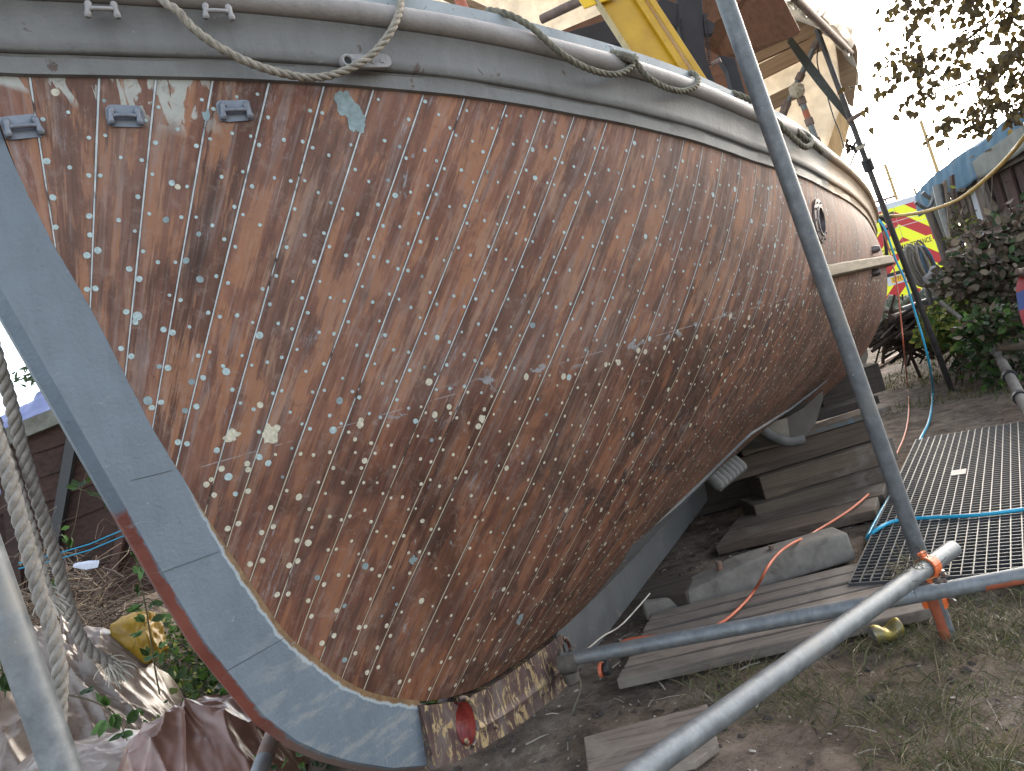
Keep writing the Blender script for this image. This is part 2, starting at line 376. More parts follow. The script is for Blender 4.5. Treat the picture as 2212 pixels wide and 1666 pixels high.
    e = t.math('ADD', e, t.math('MULTIPLY', t.math('SUBTRACT', t.noise(t.comb(t.math('MULTIPLY', t.math('ROUND', q), 7.3), y, 0.0), 26, 4, .7), .5), .0016))
    near = t.smooth(e, .012, .001); col = t.mix(t.math('MULTIPLY', near, .45), col, t.mix(1.0, col, (.55, .5, .5), 'MULTIPLY'))
    sw = t.math('ADD', .0009, t.math('MULTIPLY', t.smooth(q, 18, 2), .0006))
    sn = t.noise(t.comb(t.math('MULTIPLY', t.math('ROUND', q), 3.7), y, 2.0), 9, 4, .6)
    line = t.smooth(t.math('SUBTRACT', e, sw), .0006, -.0004)
    crack = t.smooth(t.math('SUBTRACT', e, t.math('MULTIPLY', sw, 1.5)), .0012, 0.0)
    col = t.mix(t.math('MULTIPLY', crack, .85), col, (.03, .022, .018))
    seamc = t.mix(below, t.ramp(t.noise(geo, 60, 3), [(.3, (.34, .38, .39)), (.7, (.52, .55, .55))]), (.42, .36, .27))
    gap = t.smooth(sn, .34, .43)
    far = t.math('ADD', .6, t.math('MULTIPLY', t.smooth(q, 34, 15), .4))
    col = t.mix(t.math('MULTIPLY', t.math('MULTIPLY', line, gap), far), col, seamc)
    # grey painted strip left along the keel abaft of the forefoot
    gk = t.math('MULTIPLY', t.smooth(t.math('ADD', s, t.math('MULTIPLY', t.noise(geo, 6, 4), .3)), .18, .24), t.smooth(t.math('ADD', v, t.math('MULTIPLY', t.noise(geo, 5, 5, .6), .06)), .30, .285))
    col = t.mix(gk, col, t.ramp(t.noise(geo, 16, 5), [(.3, (.085, .095, .105)), (.7, (.135, .15, .165))]))
    mott = t.noise(geo, 34, 7, .72, .4); col = t.mix(t.math('MULTIPLY', t.smooth(mott, .52, .66), .30), col, (.27, .20, .165)); col = t.mix(t.math('MULTIPLY', t.smooth(mott, .46, .34), .35), col, (.075, .045, .036))
    dust = t.math('ADD', .02, t.math('MULTIPLY', t.smooth(t.noise(geo, 2.2, 4, .6), .38, .66), .15)); col = t.mix(t.math('MULTIPLY', dust, t.math('SUBTRACT', 1.0, t.math('MULTIPLY', below, .6))), col, (.225, .170, .145))
    hs = t.n.new('ShaderNodeHueSaturation'); hs.inputs['Saturation'].default_value = .95; t.L(col, hs.inputs['Color']); col = hs.outputs[0]
    t.color(t.mix(t.math('MULTIPLY', t.math('MULTIPLY', line, gap), far), col, seamc))
    t.rough(t.math('ADD', .52, t.math('MULTIPLY', fine, .30)))
    hgt = t.math('ADD', t.math('MULTIPLY', fine, .25), t.math('ADD', t.math('MULTIPLY', patch, .3), t.math('MULTIPLY', t.smooth(e, .0005, .004), .6)))
    t.bump(hgt, .5, .004); M['planking'] = t.mat; return t.mat
planking_material()
simple('filler_blue', (.34, .43, .43), .7, 0, .3, 160, 0)
simple('filler_cream', (.47, .44, .345), .7, 0, .3, 160, 0)
simple('filler_dark', (.20, .26, .27), .7, 0, .3, 60, 0)
def grey_paint(name, c, rough=.5, streak=.12, chip=(.3, .2, .14), chip_amt=0.0, bumps=.3):
    t = NT(name, rough, 0, .4); v = t.coord(); f = t.noise(v, 9, 6, .6); g = t.noise(t.mapping(v, (30, 30, 4)), 1, 5, .6)
    col = t.ramp(t.math('ADD', t.math('MULTIPLY', f, .6), t.math('MULTIPLY', g, .4)), [(.3, tuple(k * (1 - streak * 1.6) for k in c)), (.7, tuple(k * (1 + streak) for k in c))])
    if chip_amt: col = t.mix(t.smooth(t.noise(v, 13, 7, .7, .7), 1 - chip_amt - .02, 1 - chip_amt + .02), col, chip)
    sp = t.smooth(t.noise(v, 55, 2, .5), .73, .77); col = t.mix(t.math('MULTIPLY', sp, .5), col, tuple(min(1, k * 1.7) for k in c))
    t.color(col); t.rough(t.math('ADD', rough - .1, t.math('MULTIPLY', f, .2))); t.bump(t.math('ADD', t.noise(v, 120, 4, .6), t.noise(v, 18, 4)), bumps, .003)
    M[name] = t.mat; return t
boat = empty('boat', kpt(0, 0, .08), 'old wooden lifeboat hull with diagonal varnished planks, propped up ashore for repair', 'boat')

# ---- planking mesh
def build_planking():
    nq = len(QS); verts = HP.reshape(-1, 3); mir = []
    for i in range(nq): mir.append(hp(SP[i], VS, -1))
    mir = np.array(mir).reshape(-1, 3)
    V = np.concatenate([verts, mir]); F = []; o2 = nq * NV
    for i in range(nq - 1):
        for j in range(NV - 1):
            a, b, c, d_ = i * NV + j, (i + 1) * NV + j, (i + 1) * NV + j + 1, i * NV + j + 1
            F.append((a, b, c, d_)); F.append((o2 + d_, o2 + c, o2 + b, o2 + a))
    mats = [0] * len(F)
    lens = HL.reshape(-1); qq = np.repeat(QS, NV); ss = SP.reshape(-1); vv = np.tile(VS, nq)
    uq = np.concatenate([qq, qq + .0]); uy = np.concatenate([lens, lens + 3.3]); us = np.concatenate([ss, ss]); uv_ = np.concatenate([vv, vv])
    # small filled fastenings: discs just proud of the skin
    ev, ef, em = [], [], []
    def dot(q, v, r, m, lift=.0007):
        s = on_plank(q, v)
        if s > 4.3: return
        p, ts, tu, nn = hframe(s, v); o = len(V) + len(ev); k = 12; tu = nn.cross(ts); r *= .95
        a0 = random.random(); st = random.uniform(.85, 1.15)
        for j in range(k):
            a = 2 * math.pi * j / k + a0; rr = r * random.uniform(.95, 1.05); ev.append(tuple(p + nn * lift + ts * (math.cos(a) * rr * st) + tu * (math.sin(a) * rr)))
        ef.append(tuple(range(o, o + k))); em.append(m)
    for i in range(1, 56):
        for ci, cx in enumerate((.12, .5, .87)):
            x = (i + cx) * SUBQ; row = int(x); L = HL[row, -1]
            y = .035 + (.02, .045, .0)[ci] + random.uniform(-.012, .012)
            while y < L - .02:
                v = float(np.interp(y, HL[row], VS))
                if v > .012:
                    zz = hp(on_plank(i + cx, v), v)[2]; hi = zz > 1.165 + random.uniform(-.015, .015)
                    r = random.choice((.0036, .004, .0043, .0047)); lowrow = y < .15 or (i < 9 and y < .2)
                    if lowrow: r = random.choice((.0055, .006, .0066))
                    elif random.random() < .05: r = random.uniform(.0058, .0085)
                    if (ci != 1 or not lowrow) and random.random() < .92: dot(i + cx + random.uniform(-.035, .035), v, r, (1 if hi else 2) if random.random() > .06 else 3)
                y += (.064 if y < .2 else .074 if hi else .068) * random.uniform(.8, 1.25) * (1.0 if ci != 1 else 1.2)
    # a row of larger fastenings along the old waterline and some stopped holes
    for i in range(6, 50):
        for _ in range(random.choice((1, 1, 2))):
            q = i + random.uniform(.1, .95); best = min(VS, key=lambda v: abs(hp(on_plank(q, v), v)[2] - (1.14 + random.uniform(-.022, .022))))
            dot(q, float(best) + random.uniform(-.002, .002), random.uniform(.005, .0095), 2 if random.random() < .8 else 1)
    for _ in range(70):
        q = random.uniform(1.2, 45); v = random.uniform(.1, .97); dot(q, v, random.uniform(.005, .0095), random.choice((1, 3, 3, 2)), .0005)
    for (px, py, r) in ((587, 934, .024), (503, 940, .017), (773, 914, .0125), (895, 1210, .013), (445, 250, .011), (740, 225, .03), (765, 262, .032), (1122, 1338, .02), (1040, 905, .012)):
        s, v = hull_at(px, py); p, ts, tu, nn = hframe(s, v); tu = nn.cross(ts); o = len(V) + len(ev); k = 34
        for j in range(k):
            a = 2 * math.pi * j / k; rr = r * (.9 + .5 * mnoise.noise(Vector((math.cos(a) * 1.3, math.sin(a) * 1.3, px))) + .22 * mnoise.noise(Vector((math.cos(a) * 4, math.sin(a) * 4, px)))); ev.append(tuple(p + nn * .0009 + ts * math.cos(a) * rr * .8 + tu * math.sin(a) * rr))
        ef.append(tuple(range(o, o + k))); em.append(3 if py < 300 or py > 1000 else 2)
    V = np.concatenate([V, np.array(ev)]); F += ef; mats += em
    me = bpy.data.meshes.new('planking'); me.from_pydata(V.tolist(), [], F)
    for m in ('planking', 'filler_blue', 'filler_cream', 'filler_dark'): me.materials.append(M[m])
    me.polygons.foreach_set('material_index', mats); me.polygons.foreach_set('use_smooth', [True] * len(F))
    li = np.empty(len(me.loops), np.int32); me.loops.foreach_get('vertex_index', li)
    pad = len(V) - len(uq)
    for nm, a, b in (('plank', uq, uy), ('sv', us, uv_)):
        a = np.concatenate([a, np.zeros(pad)]); b = np.concatenate([b, np.zeros(pad)])
        l = me.uv_layers.new(name=nm); l.data.foreach_set('uv', np.stack([a[li], b[li]], -1).reshape(-1))
    o = bpy.data.objects.new('planking', me); link(o); o.parent = boat; o.matrix_parent_inverse = pmat(boat).inverted()
build_planking()

# ---- stem, forefoot and keel
def sz(px, py, off=.05):
    """station and height of a pixel on the plane `off` metres to the near side of the keel's middle"""
    a = Vector((KA[0] + KN[0] * off, KA[1] + KN[1] * off, 0)); x, z = ray(px, py)
    Y = (a[0] * KD[1] - a[1] * KD[0]) / (x * KD[1] - KD[0]); return ((x * Y - KA[0]) * KD[0] + (Y - KA[1]) * KD[1], z * Y)
STEM = [(-1.722, .95), (-1.703, .74), (-1.672, .55)] + [sz(a, b, .022) for a, b in ((0, 640), (120, 850), (240, 1060), (360, 1270), (440, 1400), (500, 1475), (570, 1560), (640, 1612), (700, 1638), (760, 1655), (850, 1668))] + [sz(940, 1660, .03)]
KEEL = [STEM[-1], (-.767, -.945), (-.507, -1.006), (-.121, -1.058), (.2, -1.066), (.7, -1.066), (1.4, -1.066), (3, -1.06), (5.5, -1.0), (6.5, -.9)]
def resample(P, n):
    P = np.array(P); L = np.concatenate([[0], np.cumsum(np.linalg.norm(np.diff(P, axis=0), axis=1))]); q = np.linspace(0, L[-1], n)
    return np.stack([np.interp(q, L, P[:, 0]), np.interp(q, L, P[:, 1])], -1)
RAB = [(s, z) for s, z in zip(_S, _T['R'])]
def rab_part(s0, s1): return [(s, float(tv('R', s))) for s in np.linspace(s0, s1, 90)]
st_tab = list(STEM); rb_up = [(-1.60, .95), (-1.585, .82)] + [(s, float(tv('R', s))) for s in np.concatenate([np.linspace(-1.579, -1.3, 120), np.linspace(-1.29, -.935, 30)])]
def swept_plate(name, front, back, hw_f, hw_b, mats, matf, parent, n=90, rows=7, round_=.018, groove=None, nose=0):
    """solid of the boat's centreline between the outer line `front` and the inner line `back`"""
    Fp, Bp = resample(front, n), resample(back, n); mb = MB(); prof = []
    # across: near side from back to front, round nose, far side
    us = list(np.linspace(0, 1, rows)) if not nose else list(np.linspace(0, nose, rows)) + [nose + (1 - nose) * q for q in (.06, .35, .7, 1)]; cs = [(u, 1) for u in us] + [(1.0, 0)] + [(u, -1) for u in us[::-1]]
    k = len(cs)
    for i in range(n):
        for (u, sd) in cs:
            p = Bp[i] * (1 - u) + Fp[i] * u; ln = np.linalg.norm(Fp[i] - Bp[i]); w = hw_b + (hw_f - hw_b) * u
            if nose: w = hw_b + (hw_f - hw_b) * min(1, u / nose) if u <= nose else hw_f + (.007 - hw_f) * (u - nose) / (1 - nose)
            elif u > .999: w = w - round_ * .8
            if sd == 0: w = 0; p = p + (Fp[i] - Bp[i]) / max(ln, 1e-6) * round_ * .25
            mb.v.append(tuple(kpt(p[0], w * sd, p[1] + CAM_H)))
    for i in range(n - 1):
        for j in range(k - 1):
            mb.f.append([i * k + j, i * k + j + 1, (i + 1) * k + j + 1, (i + 1) * k + j]); mb.m.append(matf(i / (n - 1), cs[j], cs[j + 1]) if matf else 0)
    mb.f.append(list(range(k))); mb.m.append(0); mb.f.append([(n - 1) * k + j for j in range(k)][::-1]); mb.m.append(0)
    if groove:
        for (p1, p2) in groove:
            a, b = kpt(p1[0], hw_b + .0012, p1[1] + CAM_H), kpt(p2[0], hw_f + .0012, p2[1] + CAM_H); w = (b - a).cross(KN3).normalized() * .0005
            mb.add([a - w, b - w, b + w, a + w], [(0, 1, 2, 3)], len(mats) - 1)
    uvs = []
    o = mb.build(name, mats, parent, smooth=35)
    me = o.data; l = me.uv_layers.new(name='strip'); li = np.empty(len(me.loops), np.int32); me.loops.foreach_get('vertex_index', li)
    U = np.zeros(len(mb.v)); Vv = np.zeros(len(mb.v))
    for i in range(n):
        for j in range(k): U[i * k + j] = i / (n - 1); Vv[i * k + j] = cs[j][0]
    for i in range(n * k, len(mb.v)): Vv[i] = .5
    l.data.foreach_set('uv', np.stack([U[li], Vv[li]], -1).reshape(-1)); return o
def stem_material():
    t = grey_paint('stem_grey', (.118, .150, .182), .55, .13, bumps=.5); u, v, _ = t.sep(t.uv('strip')); g = t.coord()
    base = t.b.inputs['Base Color'].links[0].from_socket
    n1 = t.noise(g, 38, 5, .6); n2 = t.noise(g, 9, 5, .6)
    wl_ = t.math('ADD', u, 0.0)
    # brushed dusty film low down
    low = t.smooth(u, .62, .8); base = t.mix(t.math('MULTIPLY', t.math('MULTIPLY', low, t.smooth(t.noise(t.mapping(g, (9, 9, 30), rot=(0, .5, .4)), 1, 7, .7), .48, .62)), .5), base, (.24, .245, .24))
    # bare wood along the rabbet below the paint edge
    edge = t.math('ADD', t.math('MULTIPLY', t.smooth(u, .50, .66), .10), t.math('MULTIPLY', t.math('SUBTRACT', n1, .5), .12))
    bare = t.smooth(t.math('SUBTRACT', edge, v), -.005, .01); base = t.mix(bare, base, t.ramp(t.noise(g, 30, 6, .7), [(.3, (.09, .05, .024)), (.7, (.21, .135, .07))]))
    rim = t.math('MULTIPLY', t.smooth(t.math('ABSOLUTE', t.math('SUBTRACT', edge, v)), .035, .01), t.smooth(u, .5, .6)); base = t.mix(t.math('MULTIPLY', rim, .5), base, (.40, .48, .52))
    # red lead along the leading edge
    rw = t.math('ADD', .952, t.math('MULTIPLY', t.math('SUBTRACT', n1, .5), .08)); rw = t.math('ADD', rw, t.math('MULTIPLY', t.smooth(u, .7, .82), .02))
    um = t.math('MULTIPLY', t.smooth(t.math('ADD', u, t.math('MULTIPLY', n1, .02)), .475, .482), 1.0)
    red = t.math('MULTIPLY', um, t.smooth(t.math('SUBTRACT', v, rw), -.012, .012))
    base = t.mix(red, base, t.mix(t.smooth(u, .70, .80), t.ramp(n2, [(.3, (.13, .035, .025)), (.7, (.20, .06, .04))]), (.15, .105, .09)))
    drip = t.math('MULTIPLY', t.smooth(t.noise(t.mapping(g, (60, 60, 1.6)), 1, 4, .5), .66, .70), t.smooth(u, .80, .9)); base = t.mix(t.math('MULTIPLY', drip, .35), base, (.30, .31, .31))
    spk = t.smooth(t.noise(g, 75, 2, .5), .72, .75); base = t.mix(t.math('MULTIPLY', spk, .35), base, (.05, .055, .06)); scuff = t.smooth(t.noise(t.mapping(g, (14, 14, 50), rot=(.5, .2, .3)), 1, 8, .75), .60, .68); base = t.mix(t.math('MULTIPLY', scuff, .28), base, (.24, .265, .285))
    t.color(base)
stem_material(); simple('seam_black', (.02, .02, .022), .9, bump=0)
swept_plate('stem', st_tab, rb_up, .024, .051, [M['stem_grey'], M['seam_black']], None, boat, n=150, rows=14, nose=.945,
            groove=[(sz(370, 1017), sz(272, 1040)), (sz(472, 1192), sz(368, 1233)), (sz(612, 1379), sz(508, 1448))])
grey_paint('keel_grey', (.07, .075, .08), .6, .2, (.17, .12, .09), .36)
swept_plate('keel', KEEL[2:], rab_part(-.13, 6.4), .045, .05, [M['keel_grey']], None, boat, n=70, rows=4, round_=.008)
def bronze():
    t = NT('corroded_bronze', .45, .25, .4); v = t.coord()
    # flaking runs down the casting
    f = t.noise(t.mapping(v, (34, 34, 13)), 1.0, 8, .72, 1.3); g = t.noise(t.mapping(v, (12, 12, 7), loc=(3, 1, 2)), 1.0, 6, .6, .6)
    col = t.ramp(g, [(.3, (.035, .03, .034)), (.48, (.085, .052, .048)), (.6, (.11, .085, .08)), (.75, (.16, .14, .135))])
    col = t.mix(t.smooth(f, .52, .585), col, t.ramp(t.noise(v, 45, 3), [(.3, (.27, .19, .09)), (.7, (.40, .32, .19))]))
    col = t.mix(t.smooth(t.noise(v, 26, 5, .7), .64, .7), col, (.05, .065, .075)); t.color(col); t.bump(f, .5, .004); t.rough(t.math('ADD', .3, t.math('MULTIPLY', f, .4))); M['bronze'] = t.mat
bronze(); simple('wet_red', (.25, .04, .03), .12, 0, .35, 30, .5)
def build_forefoot():
    s0, s1 = -.945, -.125; hw = .056; n = 64; mb = MB()
    ks = pchip(np.linspace(s0, s1, n), [(-.96, -.878)] + KEEL[1:5]); ss = np.linspace(s0, s1, n)
    rs = np.array([float(tv('R', s)) - .012 for s in ss])
    holes = [(sz(1004, 1562), .046, .058), (sz(1222, 1406), .030, .034)]
    rows = 22
    def inside(s, z):
        for (c, a, b) in holes:
            if ((s - c[0]) / a) ** 2 + ((z - c[1]) / b) ** 2 < 1: return True
        return False
    grid = {}
    for i in range(n):
        for j in range(rows):
            u = j / (rows - 1); s = ss[i]; z = rs[i] * (1 - u) + ks[i] * u
            # snap points that come close to a hole rim on to it
            for (c, a, b) in holes:
                e = math.hypot((s - c[0]) / a, (z - c[1]) / b)
                if .72 < e < 1.42: s, z = c[0] + (s - c[0]) / e, c[1] + (z - c[1]) / e
            bulge = .006 * math.exp(-((u - .62) / .07) ** 2) * (1 if s > -.80 else 0)
            for sd in (1, -1):
                grid[i, j, sd] = len(mb.v); mb.v.append(tuple(kpt(s, sd * (hw - .008 * u + bulge), z + CAM_H)))
    for i in range(n - 1):
        for j in range(rows - 1):
            q = [(i, j), (i + 1, j), (i + 1, j + 1), (i, j + 1)]
            P = [Vector(mb.v[grid[a, b, 1]]) for a, b in q]; c = sum(P, Vector()) / 4; sc = (c - Vector((KA[0], KA[1], 0))).dot(KD3)
            if inside(sc, c.z - CAM_H): continue
            mb.f.append([grid[a, b, 1] for a, b in q][::-1]); mb.m.append(0); mb.f.append([grid[a, b, -1] for a, b in q]); mb.m.append(0)
    for i in range(n - 1):
        for j in (0, rows - 1):
            mb.f.append([grid[i, j, 1], grid[i + 1, j, 1], grid[i + 1, j, -1], grid[i, j, -1]]); mb.m.append(0)
    for i in (0, n - 1):
        for j in range(rows - 1): mb.f.append([grid[i, j, 1], grid[i, j + 1, 1], grid[i, j + 1, -1], grid[i, j, -1]]); mb.m.append(0)
    o = mb.build('forefoot_plate', [M['bronze']], boat, smooth=30)
    # hole linings and raised rims
    for (c, a, b), glossy in zip(holes, (True, False)):
        m2 = MB(); k = 28
        for w in (hw - .003, -hw + .003):
            for j in range(k): m2.v.append(tuple(kpt(c[0] + a * math.cos(2 * math.pi * j / k), w, c[1] + b * math.sin(2 * math.pi * j / k) + CAM_H)))
        for j in range(k): m2.f.append([j, (j + 1) % k, k + (j + 1) % k, k + j]); m2.m.append(0)
        m2.build('hole_lining', [M['wet_red']], o, smooth=60)
        m3 = MB(); m3.tube([kpt(c[0] + (a + .009) * math.cos(2 * math.pi * j / k), hw - .004, c[1] + (b + .009) * math.sin(2 * math.pi * j / k) + CAM_H) for j in range(-k // 4, k // 4 + 1)], .007, 8)
        m3.build('hole_rim', [M['bronze']], o, smooth=60)
    for j in range(5):
        m4 = MB(); s = -.80 + j * .15; z = float(np.interp(s, ss, ks)) + .04; m4.tube([kpt(s, hw - .006, z + CAM_H), kpt(s, hw + .001, z + CAM_H)], [.009, .006], 10)
        m4.build('bolt_head', [M['bronze']], o, smooth=40)
build_forefoot()

# ---- gunwale: strakes swept along the sheer
def sheer_frames(ss, side=1):
    out = []
    for s in ss:
        b, z = float(tv('B', s)), float(tv('S', s)); e = .004; db = float(tv('B', s + e) - tv('B', s - e)) / (2 * e)
        nrm = (KN3 * side - KD3 * db).normalized(); out.append((kpt(s, b * side, z + CAM_H), nrm))
    return out
def swept(name, prof, ss, mats, parent, smooth=40, wob=0.0, side=1, matf=None, uvn=True):
    fr = sheer_frames(ss, side); mb = MB(); k = len(prof); L = 0; us = []
    for i, (p, nn) in enumerate(fr):
        if i: L += (p - fr[i - 1][0]).length
        us.append(L); w = wob * mnoise.noise(Vector((L * 6, 3, 1)))
        for j, (o_, z_) in enumerate(prof): mb.v.append(tuple(p + nn * (o_ + w * .6) + UP * (z_ + (w if j == 0 or j == k - 1 else 0))))
    for i in range(len(fr) - 1):
        for j in range(k):
            f = [i * k + j, (i + 1) * k + j, (i + 1) * k + (j + 1) % k, i * k + (j + 1) % k]
            mb.f.append(f if side > 0 else f[::-1]); mb.m.append(matf(ss[i]) if matf else 0)
    mb.f.append(list(range(k))); mb.m.append(0); mb.f.append([(len(fr) - 1) * k + j for j in range(k)][::-1]); mb.m.append(matf(ss[-1]) if matf else 0)
    return mb.build(name, mats, parent, smooth=smooth)
def strake_material(name, c, peel):
    """weathered grey paint, bare tan timber abaft station 2.05"""
    t = grey_paint(name, c, .55, .14, (.085, .06, .05), peel, .35); g = t.coord(); b = t.b.inputs['Base Color'].links[0].from_socket
    x, y, z = t.sep(g); s = t.math('ADD', t.math('MULTIPLY', t.math('SUBTRACT', x, KA[0]), float(KD[0])), t.math('MULTIPLY', t.math('SUBTRACT', y, KA[1]), float(KD[1])))
    st = t.smooth(t.noise(t.mapping(g, (25, 25, 3)), 1, 5, .6), .5, .75); b = t.mix(t.math('MULTIPLY', st, .35), b, tuple(k * .55 for k in c))
    bare = t.smooth(t.math('ADD', s, t.math('MULTIPLY', t.noise(g, 14, 5), .25)), 1.25, 1.45)
    t.color(t.mix(bare, b, t.ramp(t.noise(t.mapping(g, (4, 4, 40)), 1, 6, .6), [(.3, (.21, .14, .085)), (.7, (.34, .24, .15))])))
strake_material('strake_grey', (.150, .150, .145), .345); strake_material('moulding_grey', (.235, .215, .20), .31)
SSW = np.concatenate([np.linspace(-1.575, .5, 120), np.linspace(.53, 6.45, 120)])
for sd in (1, -1):
    swept('rubbing_strake', [(-.012, -.004), (.010, 0), (.013, .03), (.016, .034)], SSW, [M['strake_grey']], boat, 30, .0035, sd)
    swept('rubbing_strake', [(-.012, .0345), (.020, .036), (.025, .040), (.026, .06), (.030, .09), (.038, .112), (.044, .120), (.036, .124), (-.012, .124)], SSW, [M['strake_grey']], boat, 50, .0012, sd)
    hr = [(.038 + .026 * math.cos(a), .150 + .027 * math.sin(a)) for a in np.linspace(-1.75, 1.75, 14)]
    swept('gunwale_moulding', [(-.012, .1245)] + hr + [(-.012, .178)], SSW, [M['moulding_grey']], boat, 60, .001, sd)
    def rail_mat():
        t = NT('pale_blue_rail', .65, 0, .3); g = t.coord(); f = t.noise(g, 10, 5, .6)
        col = t.ramp(f, [(.3, (.19, .215, .225)), (.7, (.28, .305, .315))])
        col = t.mix(t.smooth(t.noise(g, 70, 6, .75), .60, .66), col, (.10, .10, .075))
        col = t.mix(t.smooth(t.noise(g, 22, 6, .7, .5), .64, .70), col, (.17, .17, .07)); t.color(col); M['rail'] = t.mat
    if sd == 1: rail_mat()
    swept('toe_rail', [(-.03, .1785), (.034, .1785), (.031, .217), (.022, .222), (-.03, .222)], SSW[SSW < 1.75], [M['rail']], boat, 30, .0008, sd)
def build_deck():
    mb = MB(); ss = np.linspace(-1.56, 6.4, 60); k = 9
    for s in ss:
        b, z = float(tv('B', s)), float(tv('S', s))
        for u in np.linspace(-1, 1, k): mb.v.append(tuple(kpt(s, u * (b - .012), z + CAM_H + .17 + .05 * (1 - u * u) * min(1, b))))
    for i in range(len(ss) - 1):
        for j in range(k - 1): mb.f.append([i * k + j, (i + 1) * k + j, (i + 1) * k + j + 1, i * k + j + 1]); mb.m.append(0)
    mb.build('deck', [simple('deck_paint', (.28, .30, .30), .7)], boat, smooth=40)
build_deck()
mb = MB(); mb.prism([kpt(6.42, -.05, p + CAM_H) + KD3 * q for p, q in ((-1.0, 0), (-1.0, .1), (.55, .12), (.55, 0))], KN3 * .1); mb.build('stern_post', [M['keel_grey']], boat)

# ---- fittings on the bow
simple('fitting_grey', (.155, .17, .20), .42, .3, .25, 60, .2, (.26, .2, .15), .3)
simple('fitting_warm', (.235, .225, .22), .5, .1, .2, 60, .2)
def staple(c, t, u, nn, size, mat, pad=True, tilt=0.0):
    t = (t * math.cos(tilt) + u * math.sin(tilt)).normalized(); u = nn.cross(t); 
    if u.z < 0: u = -u
    o = None
    if pad:
        m = MB(); n = 22
        m.prism([c + t * (size * .62 * math.copysign(abs(math.cos(a)) ** .35, math.cos(a))) * random.uniform(.96, 1.05) + u * (size * .40 * math.copysign(abs(math.sin(a)) ** .35, math.sin(a)) + size * .04) * random.uniform(.95, 1.05) - nn * .002 for a in np.linspace(0, 2 * math.pi, n, endpoint=False)], nn * .0055)
        o = m.build('backing_pad', [M['pad_grey']], boat, smooth=30)
    m = MB()
    for sd in (-1, 1):
        b = c + t * (sd * size * .40) + nn * .004
        pts = [b + u * (size * k * .3) + t * (sd * size * (.05 - .04 * k)) + nn * (.0045 + .002 * (1 - abs(k))) for k in np.linspace(-1, 1, 9)]
        m.tube(pts, [size * .10, size * .135, size * .13, size * .11, size * .105, size * .11, size * .13, size * .135, size * .10], 10)
    m.tube([c + t * (-size * .40) + nn * .005, c + t * (-size * .36) + nn * .011, c + t * (-size * .28) + nn * .0135, c + t * (size * .28) + nn * .0135, c + t * (size * .36) + nn * .011, c + t * (size * .40) + nn * .005], size * .085, 10)
    return m.build('staple_fitting', [mat], boat, smooth=60)
simple('pad_grey', (.17, .195, .235), .5, 0, .15, 40, .2)
for px, py, sz_, tl in ((47, 279, .054, .05), (271, 254, .052, -.12), (503, 240, .054, -.05)):
    s, v = hull_at(px, py); p, ts, tu, nn = hframe(s, v); tt = (ts - UP * ts.z).normalized(); staple(p, tt, UP, nn, sz_, M['fitting_grey'], True, tl)
def at_sheer(px, py, out):
    """point at a pixel on the upright surface `out` metres outside the sheer"""
    x, z = ray(px, py); prev = None
    for Y in np.linspace(.9, 6.5, 1600):
        qx, qy = x * Y - KA[0], Y - KA[1]; s = qx * KD[0] + qy * KD[1]; b = qx * KN[0] + qy * KN[1]
        g = b - (float(tv('B', s)) + out * 1.15)
        if prev is not None and prev * g <= 0 and s > -1.6: return Vector((x * Y, Y, z * Y + CAM_H)), s
        prev = g
    Y = 1.4; return Vector((x * Y, Y, z * Y + CAM_H)), -1.5
for px, py in ((222, 30), (470, 34)):
    p, s = at_sheer(px, py, .055); _, nn = sheer_frames([s])[0]; tt = nn.cross(UP); tt = tt if tt.dot(KD3) > 0 else -tt
    staple(p + nn * .003, tt, UP, nn, .050, M['fitting_warm'], False, -.1)
def eye_plate():
    p, s = at_sheer(788, 137, .034); _, nn = sheer_frames([s])[0]; tt = nn.cross(UP); tt = tt if tt.dot(KD3) > 0 else -tt; tt = (tt - UP * .02).normalized()
    m = MB(); n = 30; L, r = .043, .0155
    pts = [p + tt * ((L if math.cos(a) > 0 else -L) + r * math.cos(a)) + UP * (r * math.sin(a)) for a in np.linspace(0, 2 * math.pi, n, endpoint=False)]
    m.prism(pts, nn * .011); c = p - tt * (L - .001) + nn * .011
    m.tube([c + (tt * math.cos(a) + UP * math.sin(a)) * .0115 + nn * .001 for a in np.linspace(0, 2 * math.pi, 20)], .004, 8)
    m.disc(c + nn * .0006, tt, UP, .009, 16, 1)
    for dx in (.012, .036): m.tube([p + tt * dx + nn * .010, p + tt * dx + nn * .0125], .0065, 12)
    m.build('eye_plate', [M['fitting_warm'], M['seam_black']], boat, smooth=40, bevel=.0015)
eye_plate()
def ring_eye():
    p, s = at_sheer(1310, 116, .016); _, nn = sheer_frames([s])[0]; tt = nn.cross(UP)
    m = MB(); m.tube([p + (tt * math.cos(a) * .017 + UP * math.sin(a) * .014) + nn * .012 for a in np.linspace(0, 2 * math.pi, 18)], .006, 8)
    m.tube([p - nn * .012 - tt * .03, p + nn * .004 - tt * .02, p + nn * .012], .009, 8); m.build('ring_eye', [M['rail']], boat, smooth=60)
ring_eye()

